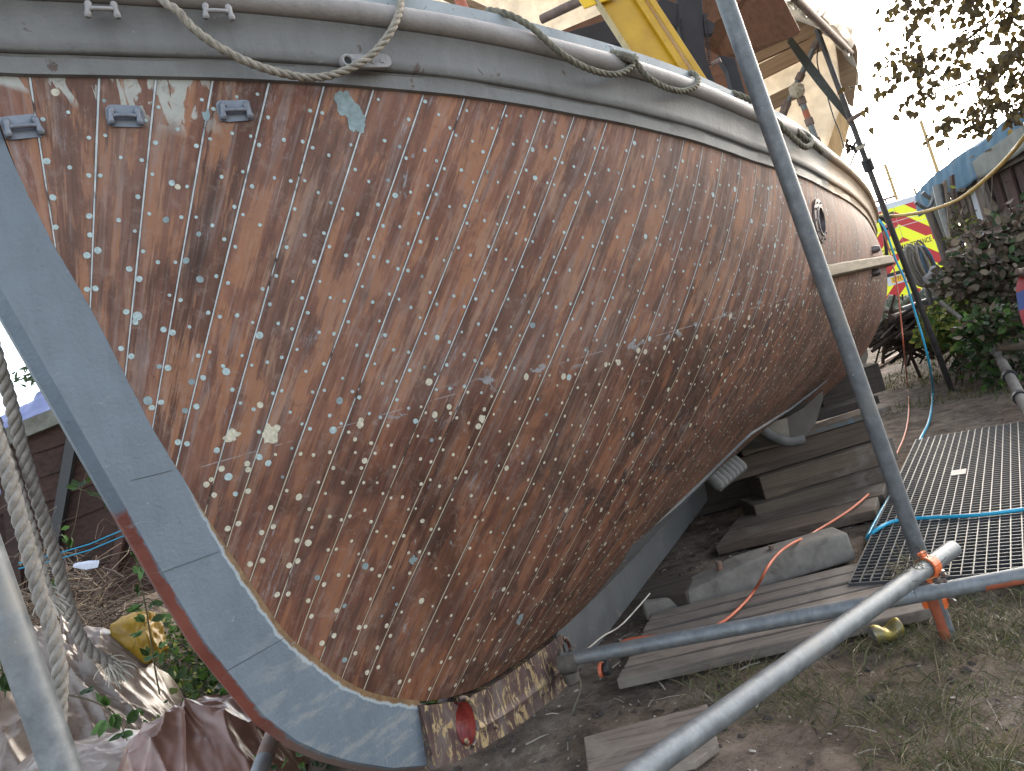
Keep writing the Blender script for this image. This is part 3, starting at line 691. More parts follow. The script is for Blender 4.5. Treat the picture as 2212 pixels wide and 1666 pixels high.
# ---- porthole, fender band, bilge keel and the gear under the bottom
def porthole():
    s, v = hull_at(1768, 480); p, ts, tu, nn = hframe(s, v); tu = nn.cross(ts); tu = tu if tu.z > 0 else -tu
    def ring(r, h): return [p + (ts * math.cos(a) + tu * math.sin(a)) * r + nn * h for a in np.linspace(0, 2 * math.pi, 40, endpoint=False)]
    m = MB(); R = [ring(.090, .001), ring(.089, .009), ring(.062, .011), ring(.060, .016), ring(.052, .016), ring(.050, -.01)]
    for r in R: m.v += [tuple(q) for q in r]
    for k in range(len(R) - 1):
        for j in range(40): m.f.append([k * 40 + j, k * 40 + (j + 1) % 40, (k + 1) * 40 + (j + 1) % 40, (k + 1) * 40 + j]); m.m.append(0)
    o = m.build('porthole', [simple('porthole_bronze', (.12, .10, .10), .4, .5, .3, 40, .2)], boat, smooth=40)
    m = MB(); m.add(ring(.051, .003), [list(range(40))])
    gm = NT('dark_glass', .08); gm.color((.06, .065, .075)); M['dark_glass'] = gm.mat; m.build('pane', [gm.mat], o)
    for k in range(10):
        a = 2 * math.pi * k / 10; c = p + (ts * math.cos(a) + tu * math.sin(a)) * .076; m = MB(); m.tube([c + nn * .008, c + nn * .015], [.0055, .004], 10); m.build('bolt', [M['porthole_bronze']], o, smooth=40)
porthole()
wood('weathered_band', (.26, .215, .15), (.14, .11, .075), KD3, .8, .8)
def band():
    ss = np.linspace(.80, 5.6, 100); s1, v1 = hull_at(1800, 566); zt = []; mb = MB(); P = [hull_at(x, y) for x, y in ((1775, 566), (1835, 578), (1880, 590))]
    zz = np.array([float(hp(a, b)[2]) for a, b in P]); sa = np.array([a for a, b in P]); sl = float(zz.mean())
    for s in ss:
        vv = np.linspace(.3, .99, 90); h = hp(np.full(90, s), vv); z0 = sl; v = float(np.interp(z0, h[:, 2], vv)); p, ts, tu, nn = hframe(s, v)
        nn = (nn - UP * nn.z).normalized()
        for (o_, z_) in ((-.02, -.028), (.045, -.026), (.055, -.019), (.055, .019), (.045, .026), (-.02, .028)): mb.v.append(tuple(p + nn * o_ + UP * z_))
    for i in range(len(ss) - 1):
        for j in range(6): mb.f.append([i * 6 + j, (i + 1) * 6 + j, (i + 1) * 6 + (j + 1) % 6, i * 6 + (j + 1) % 6]); mb.m.append(0)
    mb.f.append(list(range(6))); mb.m.append(0); mb.build('fender_band', [M['weathered_band']], boat, smooth=50)
band()
def bilge():
    path = [hull_at(x, y) for x, y in ((1405, 1145), (1460, 1092), (1530, 1024), (1618, 938), (1700, 888), (1785, 822))]
    ss = np.linspace(path[0][0], path[-1][0], 40); vv = np.interp(ss, [a for a, b in path], [b for a, b in path]); mb = MB()
    for i, (s, v) in enumerate(zip(ss, vv)):
        p, ts, tu, nn = hframe(s, v); h = .010 * min(1, i / 5, (39 - i) / 3 + .2)
        for (o_, z_) in ((-.02, .012), (h, .009), (h, -.009), (-.02, -.012)): mb.v.append(tuple(p + nn * o_ + tu * z_))
    for i in range(39):
        for j in range(4): mb.f.append([i * 4 + j, (i + 1) * 4 + j, (i + 1) * 4 + (j + 1) % 4, i * 4 + (j + 1) % 4]); mb.m.append(0)
    for b in (0, 39 * 4): mb.f.append([b, b + 1, b + 2, b + 3]); mb.m.append(0)
    mb.build('bilge_keel', [M['keel_grey']], boat, smooth=30)
    # pale propeller-tunnel skid hanging below the bilge
    Y = 4.05; m = MB()
    top = [(1636, 915), (1668, 912), (1700, 902), (1735, 882), (1768, 852), (1778, 845)]; bot = [(1640, 930), (1672, 946), (1708, 955), (1738, 945), (1762, 915), (1778, 862)]
    k = len(top); back = KN3 * -.22 + KD3 * .02
    for a in top: m.v.append(tuple(W(*a, Y)))
    for a in bot: m.v.append(tuple(W(*a, Y)))
    for a in top: m.v.append(tuple(W(*a, Y) + back))
    for a in bot: m.v.append(tuple(W(*a, Y) + back))
    for j in range(k - 1):
        m.f.append([j, j + 1, k + j + 1, k + j]); m.m.append(0 if j < 2 else 1); m.f.append([k + j, k + j + 1, 3 * k + j + 1, 3 * k + j]); m.m.append(1)
    m.f.append([0, k, 3 * k, 2 * k]); m.m.append(0)
    m.build('bilge_skid', [simple('skid_pale', (.17, .145, .115), .7, 0, .2, 9), simple('skid_dark', (.075, .065, .055), .8, 0, .3, 9)], boat)
    m = MB(); m.tube(smooth_path([W(1642, 924, Y - .02), W(1672, 944, Y - .03), W(1705, 955, Y - .03), W(1735, 950, Y - .02)], .02), .028, 10); m.build('skid_shoe', [simple('shoe_grey', (.10, .095, .09), .8, 0, .3, 14, .5)], boat, smooth=60)
    # ribbed grey keel cooler
    m = MB(); a, b = W(1545, 1042, 3.72), W(1594, 1002, 3.86)
    for q in np.linspace(0, 1, 7):
        c = a.lerp(b, q); dr = W(1590, 1040, 3.75) - W(1558, 1012, 3.80); m.tube([c - dr * .5, c - dr * .3, c + dr * .3, c + dr * .5], [.02, .029, .029, .018], 10)
    m.build('finned_cooler', [simple('cooler_grey', (.13, .125, .118), .75, 0, .25, 20, .3)], boat, smooth=60)
    # rudder showing past the quarter
    m = MB(); m.prism([W(x, y, 6.3) for x, y in ((1838, 800), (1850, 740), (1872, 742), (1876, 768), (1868, 796), (1856, 812))], Vector((.02, .06, 0))); m.build('rudder', [M['skid_pale']], boat, bevel=.01)
bilge()
for px, py in ((1893, 540), (1893, 590)):
    s, v = hull_at(px - 8, py); p, ts, tu, nn = hframe(s, v); m = MB(); m.tube([p - nn * .01, p + nn * .025, p + nn * .04], [.022, .022, .012], 12); m.build('bolt_head', [M['porthole_bronze']], boat, smooth=40)
# ================================================================== GROUND
def ground_material():
    t = NT('trodden_earth', .95, 0, .15); v = t.coord(); a = t.noise(v, .9, 6, .6, .5); b = t.noise(v, 9, 9, .72, .3); c = t.noise(v, 60, 6, .7)
    col = t.ramp(b, [(.3, (.040, .031, .024)), (.48, (.105, .082, .063)), (.62, (.165, .133, .105)), (.8, (.225, .19, .156))])
    col = t.mix(t.smooth(a, .42, .62), col, t.mix(1.0, col, (1.35, 1.28, 1.25), 'MULTIPLY'))
    col = t.mix(t.math('MULTIPLY', t.smooth(c, .60, .70), .6), col, (.23, .20, .17)); col = t.mix(t.math('MULTIPLY', t.smooth(c, .42, .34), .6), col, (.025, .02, .017))
    # pale sawdust trodden in round the boat, moss further off
    x, y, z = t.sep(v); saw = t.math('MULTIPLY', t.smooth(t.noise(v, 1.7, 5, .6, .4), .47, .60), t.math('MULTIPLY', t.smooth(y, 6.5, 4.0), t.smooth(x, -.6, .3)))
    col = t.mix(t.math('MULTIPLY', saw, t.math('MULTIPLY', t.smooth(t.noise(v, 130, 4, .7), .48, .6), .6)), col, (.27, .235, .195))
    moss = t.math('MULTIPLY', t.smooth(t.noise(v, 2.3, 5, .6, .5), .52, .66), t.smooth(y, 3.0, 7.5)); col = t.mix(t.math('MULTIPLY', moss, .65), col, (.075, .085, .03))
    col = t.mix(t.smooth(y, 11, 16), col, (.13, .12, .10)); t.color(col)
    t.bump(t.math('ADD', t.math('MULTIPLY', b, .7), t.math('MULTIPLY', c, .4)), .8, .03); M['earth'] = t.mat
ground_material()
def ground_h(x, y):
    h = .020 * mnoise.noise(Vector((x * 1.3, y * 1.3, 0))) + .016 * mnoise.noise(Vector((x * 4, y * 4, 5))) + .010 * mnoise.turbulence(Vector((x * 11, y * 11, 1)), 3, False)
    w = max(0, min(1, (12 - abs(y - 4)) / 6)); h = h * w - .012
    h += .30 * max(0, min(1, (-x - 1.55) / 1.6)) ** 1.5 * max(0, min(1, (y - 2.4) / 1.5)) * max(0, min(1, (11 - y) / 4))      # bank behind the stem
    return h
def build_ground():
    mb = MB(); nx, ny = 300, 330; xs = np.linspace(-5, 6, nx); ys = np.concatenate([np.linspace(.5, 7, 240), np.linspace(7.1, 13, 90)])
    for y in ys:
        for x in xs: mb.v.append((x, y, ground_h(x, y)))
    for j in range(len(ys) - 1):
        for i in range(nx - 1): mb.f.append([j * nx + i, j * nx + i + 1, (j + 1) * nx + i + 1, (j + 1) * nx + i]); mb.m.append(0)
    # the same sheet runs on to the horizon
    R = 900; P = [(xs[0], ys[0]), (xs[-1], ys[0]), (xs[-1], ys[-1]), (xs[0], ys[-1])]; Q = [(-R, -R), (R, -R), (R, R), (-R, R)]
    edge = [[i for i in range(nx)], [j * nx + nx - 1 for j in range(len(ys))], [(len(ys) - 1) * nx + i for i in range(nx)][::-1], [j * nx for j in range(len(ys))][::-1]]
    o = len(mb.v); mb.v += [(a, b, -.02) for a, b in Q]
    for k in range(4):
        e = edge[k]; a, b = o + k, o + (k + 1) % 4; h = len(e) // 2
        for i in range(len(e) - 1): mb.f.append([e[i + 1], e[i], a if i < h else b]); mb.m.append(0)
        mb.f.append([e[h], a, b]); mb.m.append(0)
    ob = mb.build('ground', [M['earth']], smooth=180); tag(ob, 'bare trodden earth of the boatyard with sawdust and mossy patches', kind='structure')
build_ground()

# ================================================================== MATERIALS FOR THE YARD
def galv():
    t = NT('galvanised_tube', .38, .75, .5); v = t.coord(); f = t.noise(v, 26, 6, .7); g = t.noise(v, 5, 5, .6, .5); e = t.noise(v, 90, 5, .7)
    col = t.ramp(f, [(.3, (.095, .105, .112)), (.55, (.155, .167, .175)), (.75, (.24, .252, .258))]); col = t.mix(t.math('MULTIPLY', t.smooth(g, .50, .66), .65), col, (.17, .165, .15))
    col = t.mix(t.smooth(t.noise(v, 12, 7, .75, .6), .66, .70), col, (.14, .12, .095)); col = t.mix(t.smooth(e, .68, .74), col, (.62, .64, .64))
    t.color(col); t.rough(t.math('ADD', .36, t.math('MULTIPLY', f, .34))); t.set(t.b.inputs['Metallic'], t.math('SUBTRACT', .62, t.math('MULTIPLY', g, .5))); t.bump(e, .12, .002); M['galv'] = t.mat
galv()
simple('rust_pipe', (.16, .115, .095), .75, .2, .35, 18, .3, (.26, .13, .07), .35)
simple('orange_paint', (.62, .13, .035), .45, 0, .2, 30, .2, (.20, .10, .06), .22)
simple('red_orange', (.30, .085, .045), .6, 0, .25, 20, .2, (.18, .16, .15), .3)
simple('dark_pole', (.085, .08, .08), .5, .5, .3, 20, .2)
simple('pole_grey', (.15, .155, .15), .5, .5, .3, 20, .2)
simple('rope_grey', (.24, .215, .175), .9, 0, .35, 60, .4)
simple('rope_old', (.15, .14, .105), .9, 0, .4, 60, .4, (.11, .12, .05), .3)
simple('rope_pale', (.235, .215, .19), .9, 0, .3, 60, .5, (.15, .14, .10), .35)
simple('bolt_steel', (.25, .24, .23), .4, .7, .3, 40, .1, (.15, .10, .07), .4)
simple('hose_blue', (.02, .30, .48), .35, 0, .12, 20, 0)
simple('cable_orange', (.47, .12, .06), .5, 0, .15, 20, 0, (.3, .17, .12), .3)
simple('hose_yellow', (.36, .235, .07), .5, 0, .25, 14, 0)
simple('black_rubber', (.02, .02, .022), .5, 0, .3, 30, .1)
wood('plank_grey', (.185, .16, .14), (.06, .048, .04), (1, -.12, 0), 1.3, .9, (.20, .175, .15), .42)
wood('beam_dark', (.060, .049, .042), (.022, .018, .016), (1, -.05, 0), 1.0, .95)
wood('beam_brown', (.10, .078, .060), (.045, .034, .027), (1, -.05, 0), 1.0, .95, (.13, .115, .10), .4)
wood('beam_patched', (.075, .058, .046), (.03, .022, .018), (1, -.05, 0), 1.0, .9, (.20, .07, .04), .22)
wood('new_pine', (.52, .36, .19), (.36, .22, .10), (.1, .1, 1), .9, .75)
wood('brown_batten', (.24, .155, .09), (.14, .085, .045), (1, -.5, .1), .9, .8)
wood('shed_board', (.165, .14, .12), (.07, .055, .045), (.03, .06, 1), .8, .9, (.10, .07, .055), .4)
wood('shed_dark', (.085, .055, .048), (.04, .026, .022), (.05, .2, 1), .8, .9)

# ================================================================== ROPES ON THE GUNWALE
def gun(px, py, out=.082): return at_sheer(px, py, out)[0]
def grab_rope(pix, outs, r, label, mat='rope_old'):
    outs = outs if hasattr(outs, '__len__') else [outs] * len(pix)
    o = rope_mb([gun(a, b, w) for (a, b), w in zip(pix, outs)], r).build('grab_rope', [M[mat]], smooth=60); tag(o, label, 'rope', 'grab ropes looped along the gunwale')
grab_rope([(318, -40), (352, 2), (384, 24), (410, 54), (450, 87), (500, 117), (560, 144), (620, 161), (668, 168), (715, 163), (760, 146), (800, 121), (835, 82), (856, 45), (866, 5), (872, -40)], [.05, .07, .078, .078, .075, .07, .062, .056, .055, .056, .062, .07, .078, .078, .06, .03], .0085, 'thick grab rope hanging in one deep loop over the bow end of the gunwale', 'rope_grey')
grab_rope([(1052, 22), (1080, 26), (1115, 39), (1152, 62), (1185, 92), (1215, 118), (1255, 142), (1300, 158), (1335, 160), (1362, 147), (1374, 130), (1370, 122)], [.0, .03, .055, .07, .076, .078, .076, .074, .074, .072, .06, .05], .0085, 'grab rope dropping from the pale rail to the eye in the middle of the gunwale')
grab_rope([(1316, 119), (1345, 124), (1372, 134), (1392, 160), (1415, 178), (1445, 192), (1475, 197), (1500, 188), (1508, 172), (1500, 160), (1484, 157), (1466, 160)], [.04, .06, .07, .074, .074, .072, .07, .068, .06, .045, .02, -.01], .0085, 'grab rope curling back over the rail below the yellow steel channel')
grab_rope([(1575, 200), (1600, 207), (1630, 222), (1660, 245), (1690, 275), (1715, 300), (1738, 318), (1752, 312), (1750, 298), (1736, 288), (1718, 280), (1740, 300), (1762, 316), (1775, 330)], [.02, .04, .05, .06, .07, .075, .078, .07, .06, .05, .05, .06, .07, .07], .010, 'mossy grab rope ending in a small coil behind the leaning scaffold tube')
def splice():
    m = MB(); P = smooth_path([gun(1318, 116, .045), gun(1345, 121, .066), gun(1370, 129, .08)], .004)
    for i in range(0, len(P) - 1):
        m.tube([P[i], P[i + 1]], .0125 if i % 2 else .0112, 9)
    o = m.build('rope_whipping', [M['rope_old']]); tag(o, 'mossy bound splice holding the grab rope to the ring eye', 'rope')
splice()

# ================================================================== SCAFFOLD TUBES NEAR THE CAMERA
def tube_thing(name, a, b, r, label, mats, group=None, parts=None, hollow=.86, n=22):
    root = empty(name, a, label, 'tube', group); m = MB(); m.tube([Vector(a).lerp(Vector(b), q) for q in np.linspace(0, 1, 8)], r, n, 0, True, hollow); m.build('pipe', [M[mats]], root, smooth=50)
    return root
TR = .0242
A1, B1 = W(2049, 1372, 2.36), W(1553, -40, 2.03)
lean = tube_thing('scaffold_tube', A1 - Vector((0, 0, .06)), B1, TR, 'long galvanised scaffold tube leaning across the hull from the grass to the top edge', 'galv', 'scaffold tubes round the boat')
def band_on(root, a, b, q0, q1, r, mat, name='paint_mark', half=None):
    m = MB(); a, b = Vector(a), Vector(b); P = [a.lerp(b, q) for q in np.linspace(q0, q1, 5)]; m.tube(P, r, 22, 0, False); m.build(name, [M[mat]], root, smooth=60)
def half_stripe(root, a, b, q0, q1, r, mat, ang0, ang1):
    """worn paint along one side of a tube"""
    a, b = Vector(a), Vector(b); t = (b - a).normalized(); x = t.orthogonal().normalized(); x = Vector((0, -1, 0)); x = (x - t * x.dot(t)).normalized(); y = t.cross(x); m = MB(); n = 9; qs = np.linspace(q0, q1, 24)
    for q in qs:
        for k in range(n):
            an = ang0 + (ang1 - ang0) * k / (n - 1); an += .18 * mnoise.noise(Vector((q * 60, k * .9, 2))) if k in (0, n - 1) else 0; m.v.append(tuple(a.lerp(b, q) + (x * math.cos(an) + y * math.sin(an)) * r))
    for i in range(len(qs) - 1):
        for k in range(n - 1): m.f.append([i * n + k, i * n + k + 1, (i + 1) * n + k + 1, (i + 1) * n + k]); m.m.append(0)
    m.build('paint_mark', [M[mat]], root, smooth=60)
half_stripe(lean, A1 - Vector((0, 0, .06)), B1, .01, .115, TR + .0007, 'red_orange', -1.5, -.15)
A2, B2 = W(1213, 1427, 2.50), W(2290, 1228, 2.18)
low = tube_thing('scaffold_tube', A2, B2, TR, 'galvanised scaffold tube lying low from the keel to the right edge', 'galv', 'scaffold tubes round the boat')
A3, B3 = W(1310, 1722, 1.30), W(2058, 1186, 2.16)
diag = tube_thing('scaffold_tube', A3, B3, TR, 'nearest galvanised scaffold tube sloping up from the bottom edge past the leaning tube', 'galv', 'scaffold tubes round the boat')
half_stripe(low, A2, B2, .86, .985, TR + .0007, 'red_orange', .1, 1.25)
A4, B4 = W(-55, 1130, 1.06), W(160, 1740, 1.04)
tube_thing('scaffold_tube', B4 - (B4 - A4) * (B4.z / (B4 - A4).z), A4 - (B4 - A4) * .6, TR, 'blurred bright scaffold tube standing at the left edge beside the hanging ropes', 'galv', 'scaffold tubes round the boat')
A5, B5 = W(601, 1560, 2.16), W(548, 1700, 1.92)
t5 = tube_thing('scaffold_tube', A5 + (A5 - B5) * .5, B5 + (B5 - A5) * .5, .0235, 'short scaffold tube half rusty half bright passing under the stem foot', 'galv', 'scaffold tubes round the boat'); band_on(t5, A5 + (A5 - B5) * .5, B5 + (B5 - A5) * .5, .005, .55, .0242, 'rust_pipe', 'rusted_length')
def coupler(c, axis, label, group, mat='orange_paint', other=None):
    """forged scaffold coupler: two curved jaws, flanges, an eye bolt and a nut"""
    c, axis = Vector(c), Vector(axis).normalized(); root = empty('scaffold_coupler', c, label, 'coupler', group); x = Vector((0, -1, 0)); x = (x - axis * x.dot(axis)).normalized(); y = axis.cross(x)
    def jaw(a0, a1, w, th):
        m = MB(); n = 15
        for h in (-w, w):
            for rr in (TR + .001, TR + th):
                for k in range(n):
                    a = a0 + (a1 - a0) * k / (n - 1); m.v.append(tuple(c + axis * h * (1 - .25 * abs(2 * k / (n - 1) - 1)) + (x * math.cos(a) + y * math.sin(a)) * rr))
        for k in range(n - 1):
            m.f += [[k, k + 1, n + k + 1, n + k], [2 * n + k, 3 * n + k, 3 * n + k + 1, 2 * n + k + 1], [n + k, n + k + 1, 3 * n + k + 1, 3 * n + k], [k, 2 * n + k, 2 * n + k + 1, k + 1]]; m.m += [0] * 4
        for k in (0, n - 1): m.f.append([k, n + k, 3 * n + k, 2 * n + k]); m.m.append(0)
        return m
    jaw(-1.75, 1.45, .019, .007).build('jaw', [M[mat]], root, smooth=50, bevel=.0015); jaw(1.62, 4.4, .016, .007).build('jaw', [M[mat]], root, smooth=50, bevel=.0015)
    for sg in (-1.78, 1.52):
        d = x * math.cos(sg) + y * math.sin(sg); m = MB(); m.cbox(c + d * (TR + .010), d * .009, axis * .013, d.cross(axis) * .007); m.build('flange', [M[mat]], root, bevel=.002)
    d = x * math.cos(1.52) + y * math.sin(1.52); e = d.cross(axis)
    if e.y > 0: e = -e
    m = MB(); m.tube([c + d * (TR + .014) - e * .02, c + d * (TR + .014) + e * .040], .0058, 10); m.tube([c + d * (TR + .014) + e * .010, c + d * (TR + .014) + e * .022], .0112, 6); m.build('eye_bolt', [M['bolt_steel']], root, smooth=30)
    return root
tl = (B1 - A1).normalized()
def along(a, b, py):
    best = min(np.linspace(0, 1, 900), key=lambda q: abs(proj(a.lerp(b, q))[1] - py)); return a.lerp(b, best)
coupler(along(A1, B1, 1243), tl, 'upper orange clamp round the leaning tube beside the crossing tube', 'orange scaffold clamps')
coupler(along(A1, B1, 1299), tl, 'lower orange clamp with a bright bolt round the foot of the leaning tube', 'orange scaffold clamps')
t3 = (B3 - A3).normalized(); coupler(A3.lerp(B3, .885), t3, 'muddy orange clamp on the crossing tube just left of the leaning tube', 'orange scaffold clamps')
def keel_coupler():
    c = W(1226, 1433, 2.49); root = empty('pipe_clamp', c, 'dull brown clamp on the tube end against the keel', 'coupler'); ax = (B2 - A2).normalized(); up = (UP - ax * UP.dot(ax)).normalized(); sd = ax.cross(up)
    m = MB(); m.tube([c - ax * .030, c - ax * .028, c + ax * .030, c + ax * .032], [.028, .032, .032, .028], 18); m.build('sleeve', [simple('clamp_brown', (.115, .10, .085), .75, .2, .3, 30, .3)], root, smooth=40)
    m = MB(); m.tube([c - up * .028, c - up * .062], [.030, .026], 16); m.build('socket', [M['clamp_brown']], root, smooth=40)
    for q in (-.018, .024): m = MB(); m.tube([c + up * .026 + ax * q - sd * .012, c + up * .046 + ax * q - sd * .006], .007, 8); m.build('lug', [M['clamp_brown']], root, smooth=40)
keel_coupler()
def clump():
    m = MB(); c = W(1962, 1232, 2.03)
    for i in range(130):
        p = c + Vector((random.gauss(0, .028), random.gauss(0, .02), random.gauss(.004, .018))); d = Vector((random.gauss(0, 1), random.gauss(0, .7), random.gauss(0, .8))).normalized() * random.uniform(.02, .06)
        m.tube([p, p + d * .5 + Vector((0, 0, random.uniform(-.008, .01))), p + d], .0008, 3, random.randint(0, 1), False)
    o = m.build('straw_tangle', [simple('straw_dark', (.065, .05, .035), .9, bump=0), simple('straw_pale', (.21, .18, .10), .9, bump=0)]); tag(o, 'tangle of roots and straw caught where the scaffold tubes cross', 'straw', kind='stuff')
clump()

# ================================================================== HANGING ROPES, LEFT
def hang(pix, Y, r, label, fray=None, mat='rope_pale'):
    ys = Y if hasattr(Y, '__len__') else np.linspace(Y, Y, len(pix)); P = [W(a, b, q) for (a, b), q in zip(pix, ys)]
    root = empty('mooring_rope', P[-1], label, 'rope', 'thick mooring ropes hanging at the left'); rope_mb(P, r, r * 5.2).build('lay', [M[mat]], root, smooth=60)
    if fray:
        m = MB(); c = P[-1]; d = (P[-1] - P[-2]).normalized()
        for i in range(150):
            e = (d * random.uniform(.6, 1.2) + Vector((random.gauss(0, .55), random.gauss(0, .4), random.gauss(-.25, .45)))).normalized(); q = c - d * random.uniform(0, .03) + Vector((random.gauss(0, r * .35), random.gauss(0, r * .35), random.gauss(0, r * .35))); L = random.uniform(.5, 1) * fray
            m.tube([q, q + e * L * .5, q + e * L * .8 + Vector((0, 0, -.12 * L)), q + e * L - UP * .3 * L], [.0014, .0014, .0013, .0008], 4, 0, False)
        m.build('frayed_end', [simple('fray', (.40, .37, .32), .95, bump=0)], root, smooth=60)
hang([(-28, 700), (0, 795), (22, 866), (45, 960), (73, 1055), (100, 1140), (124, 1220), (145, 1300), (164, 1356), (188, 1398), (222, 1424), (250, 1442)], np.linspace(1.30, 1.55, 12), .0118, 'grey three-strand rope ending in a frayed tuft on the plastic heap', .038)
hang([(-30, 880), (-12, 930), (14, 1010), (40, 1110), (62, 1190), (88, 1290), (112, 1360), (128, 1440), (129, 1520), (124, 1600), (138, 1700), (158, 1800), (186, 1920)], 1.22, .0125, 'thickest grey rope running in front of the bright tube to the bottom edge', None)
hang([(-14, 900), (16, 990), (46, 1085), (70, 1165), (88, 1235), (102, 1285), (113, 1304)], 1.36, .0115, 'short grey rope behind the others with a frayed white end', .03)
for k, (a, b, w, lb) in enumerate((((-40, 600), (98, 802), .0105, 'thicker white line crossing the sky gap behind the stem'), ((-60, 560), (66, 722), .005, 'thin blue-grey line crossing the sky gap beside the thicker white line'))):
    m = MB(); m.tube([W(*a, 5.0), W(*b, 5.0), W(b[0] + (b[0] - a[0]), b[1] + (b[1] - a[1]), 5.0)], w, 8); o = m.build('mooring_line', [simple('line_white', (.55, .58, .58), .7, bump=0)], smooth=60); tag(o, lb, 'line')
for k, (ya, yb) in enumerate(((1205, 1133), (1217, 1147))):
    m = MB(); m.tube(smooth_path([W(40, ya + 12, 2.9), W(190, (ya + yb) / 2 + 8, 3.0), W(330, yb - 18, 3.1)], .1), .0028, 6); o = m.build('twine', [M['hose_blue']], smooth=60); tag(o, ('upper', 'lower')[k] + ' of two thin blue twines stretched in front of the twig pile', 'twine', 'blue twines')

# ================================================================== OLD BOAT, TWIGS AND PLASTIC BEHIND THE STEM
wood('old_plank', (.060, .033, .026), (.022, .014, .012), (1, -.3, .1), .7, .8, (.13, .045, .03), .30)
simple('old_trim', (.17, .17, .145), .85, 0, .3, 10, .3, (.09, .085, .06), .4)
def old_boat():
    root = empty('derelict_boat', (-3.6, 6.6, 0), 'dark derelict wooden boat side with a mossy pale gunwale behind the stem', 'boat'); Y0 = 6.6
    def L(px, py): return W(px, py, Y0 + (px - 150) * .0012)
    # planks: each strake from its top edge to its bottom edge, left to right
    rows = [((-60, 960), (170, 893), (330, 795)), ((-60, 1010), (120, 966), (330, 880)), ((-60, 1070), (120, 1022), (330, 935)), ((-60, 1128), (120, 1078), (330, 990)), ((-60, 1185), (120, 1136), (360, 1040)), ((-60, 1240), (150, 1185), (400, 1100)), ((-60, 1300), (200, 1225), (440, 1150)), ((-60, 1360), (240, 1290), (470, 1215)), ((-60, 1440), (260, 1370), (520, 1300))]
    for i in range(len(rows) - 1):
        m = MB(); a = smooth_path([L(*p) for p in rows[i]], .15); b = smooth_path([L(*p) for p in rows[i + 1]], .15); n = min(len(a), len(b)); a = [a[int(k * (len(a) - 1) / (n - 1))] for k in range(n)]; b = [b[int(k * (len(b) - 1) / (n - 1))] for k in range(n)]
        off = Vector((0, -.018, 0))
        for p, q in zip(a, b): m.v += [tuple(p + Vector((0, .02, 0))), tuple(p), tuple(q + off), tuple(q + off + Vector((0, .04, 0)))]
        for k in range(n - 1):
            for j in range(4): m.f.append([k * 4 + j, k * 4 + (j + 1) % 4, (k + 1) * 4 + (j + 1) % 4, (k + 1) * 4 + j]); m.m.append(0)
        for k in (0, n - 1): m.f.append([k * 4 + j for j in range(4)]); m.m.append(0)
        m.build('strake', [M['old_plank']], root)
    m = MB(); P = smooth_path([L(-60, 985), L(60, 925), L(130, 897), L(210, 862), L(330, 800)], .2)
    for p in P:
        for (dy, dz) in ((-.09, -.08), (-.10, .06), (.25, .09), (.25, -.08)): m.v.append(tuple(p + Vector((0, dy, dz))))
    for k in range(len(P) - 1):
        for j in range(4): m.f.append([k * 4 + j, k * 4 + (j + 1) % 4, (k + 1) * 4 + (j + 1) % 4, (k + 1) * 4 + j]); m.m.append(0)
    m.build('gunwale', [M['old_trim']], root, smooth=30)
    for (a, b, w) in (((168, 930), (118, 1230), .10), ((300, 1000), (250, 1260), .08), ((20, 1000), (60, 1330), .09)):
        m = MB(); p, q = L(*a) + Vector((0, -.08, 0)), L(*b) + Vector((0, -.10, 0)); m.box(p - Vector((w / 2, 0, 0)), Vector((w, 0, 0)), q - p, Vector((0, .06, 0))); m.build('rib_post', [M['black_rubber'] if w == .10 else M['old_plank']], root)
    m = MB(); m.box(L(-60, 970) + Vector((0, .3, -1.8)), L(330, 800) - L(-60, 970), Vector((0, 1.6, 0)), Vector((0, 0, 1.75))); m.build('hull_body', [M['old_plank']], root)
old_boat()
def tarp_sheet(name, label, cat, c0, cu, cv, nu, nv, amp, mats, thick=.004, seed=0, drape=None, smooth=60):
    m = MB()
    for i in range(nu):
        for j in range(nv):
            u, v = i / (nu - 1), j / (nv - 1); p = Vector(c0) + Vector(cu) * u + Vector(cv) * v
            q = Vector((u * 5 + seed, v * 5, seed)); d = amp * (mnoise.noise(q) + .6 * abs(mnoise.noise(q * 2.3)) + .3 * mnoise.noise(q * 5))
            nrm = Vector(cu).cross(Vector(cv)).normalized(); p = p + nrm * d
            if drape: p = drape(u, v, p)
            m.v.append(tuple(p))
    for i in range(nu - 1):
        for j in range(nv - 1): m.f.append([i * nv + j, (i + 1) * nv + j, (i + 1) * nv + j + 1, i * nv + j + 1]); m.m.append(0)
    o = m.build(name, mats, smooth=smooth); md = o.modifiers.new('thickness', 'SOLIDIFY'); md.thickness = thick
    if label: tag(o, label, cat)
    return o
simple('tarp_violet', (.17, .19, .33), .45, 0, .2, 5, .1)
tarp_sheet('tarpaulin', 'violet-blue tarpaulin over the derelict boat behind the stem', 'tarpaulin', W(-80, 992, 6.55), W(340, 795, 6.65) - W(-80, 992, 6.55), Vector((.2, .9, .55)), 40, 24, .07, [M['tarp_violet']], drape=lambda u, v, p: p + UP * (.10 * math.sin(math.pi * min(1, v * 1.4)) - .05))
tarp_sheet('tarpaulin', 'hanging corner of blue tarpaulin at the left end of the derelict boat', 'tarpaulin', W(-40, 985, 6.45), W(24, 962, 6.45) - W(-40, 985, 6.45), W(42, 1055, 6.42) - W(24, 962, 6.45), 10, 16, .02, [M['tarp_violet']])
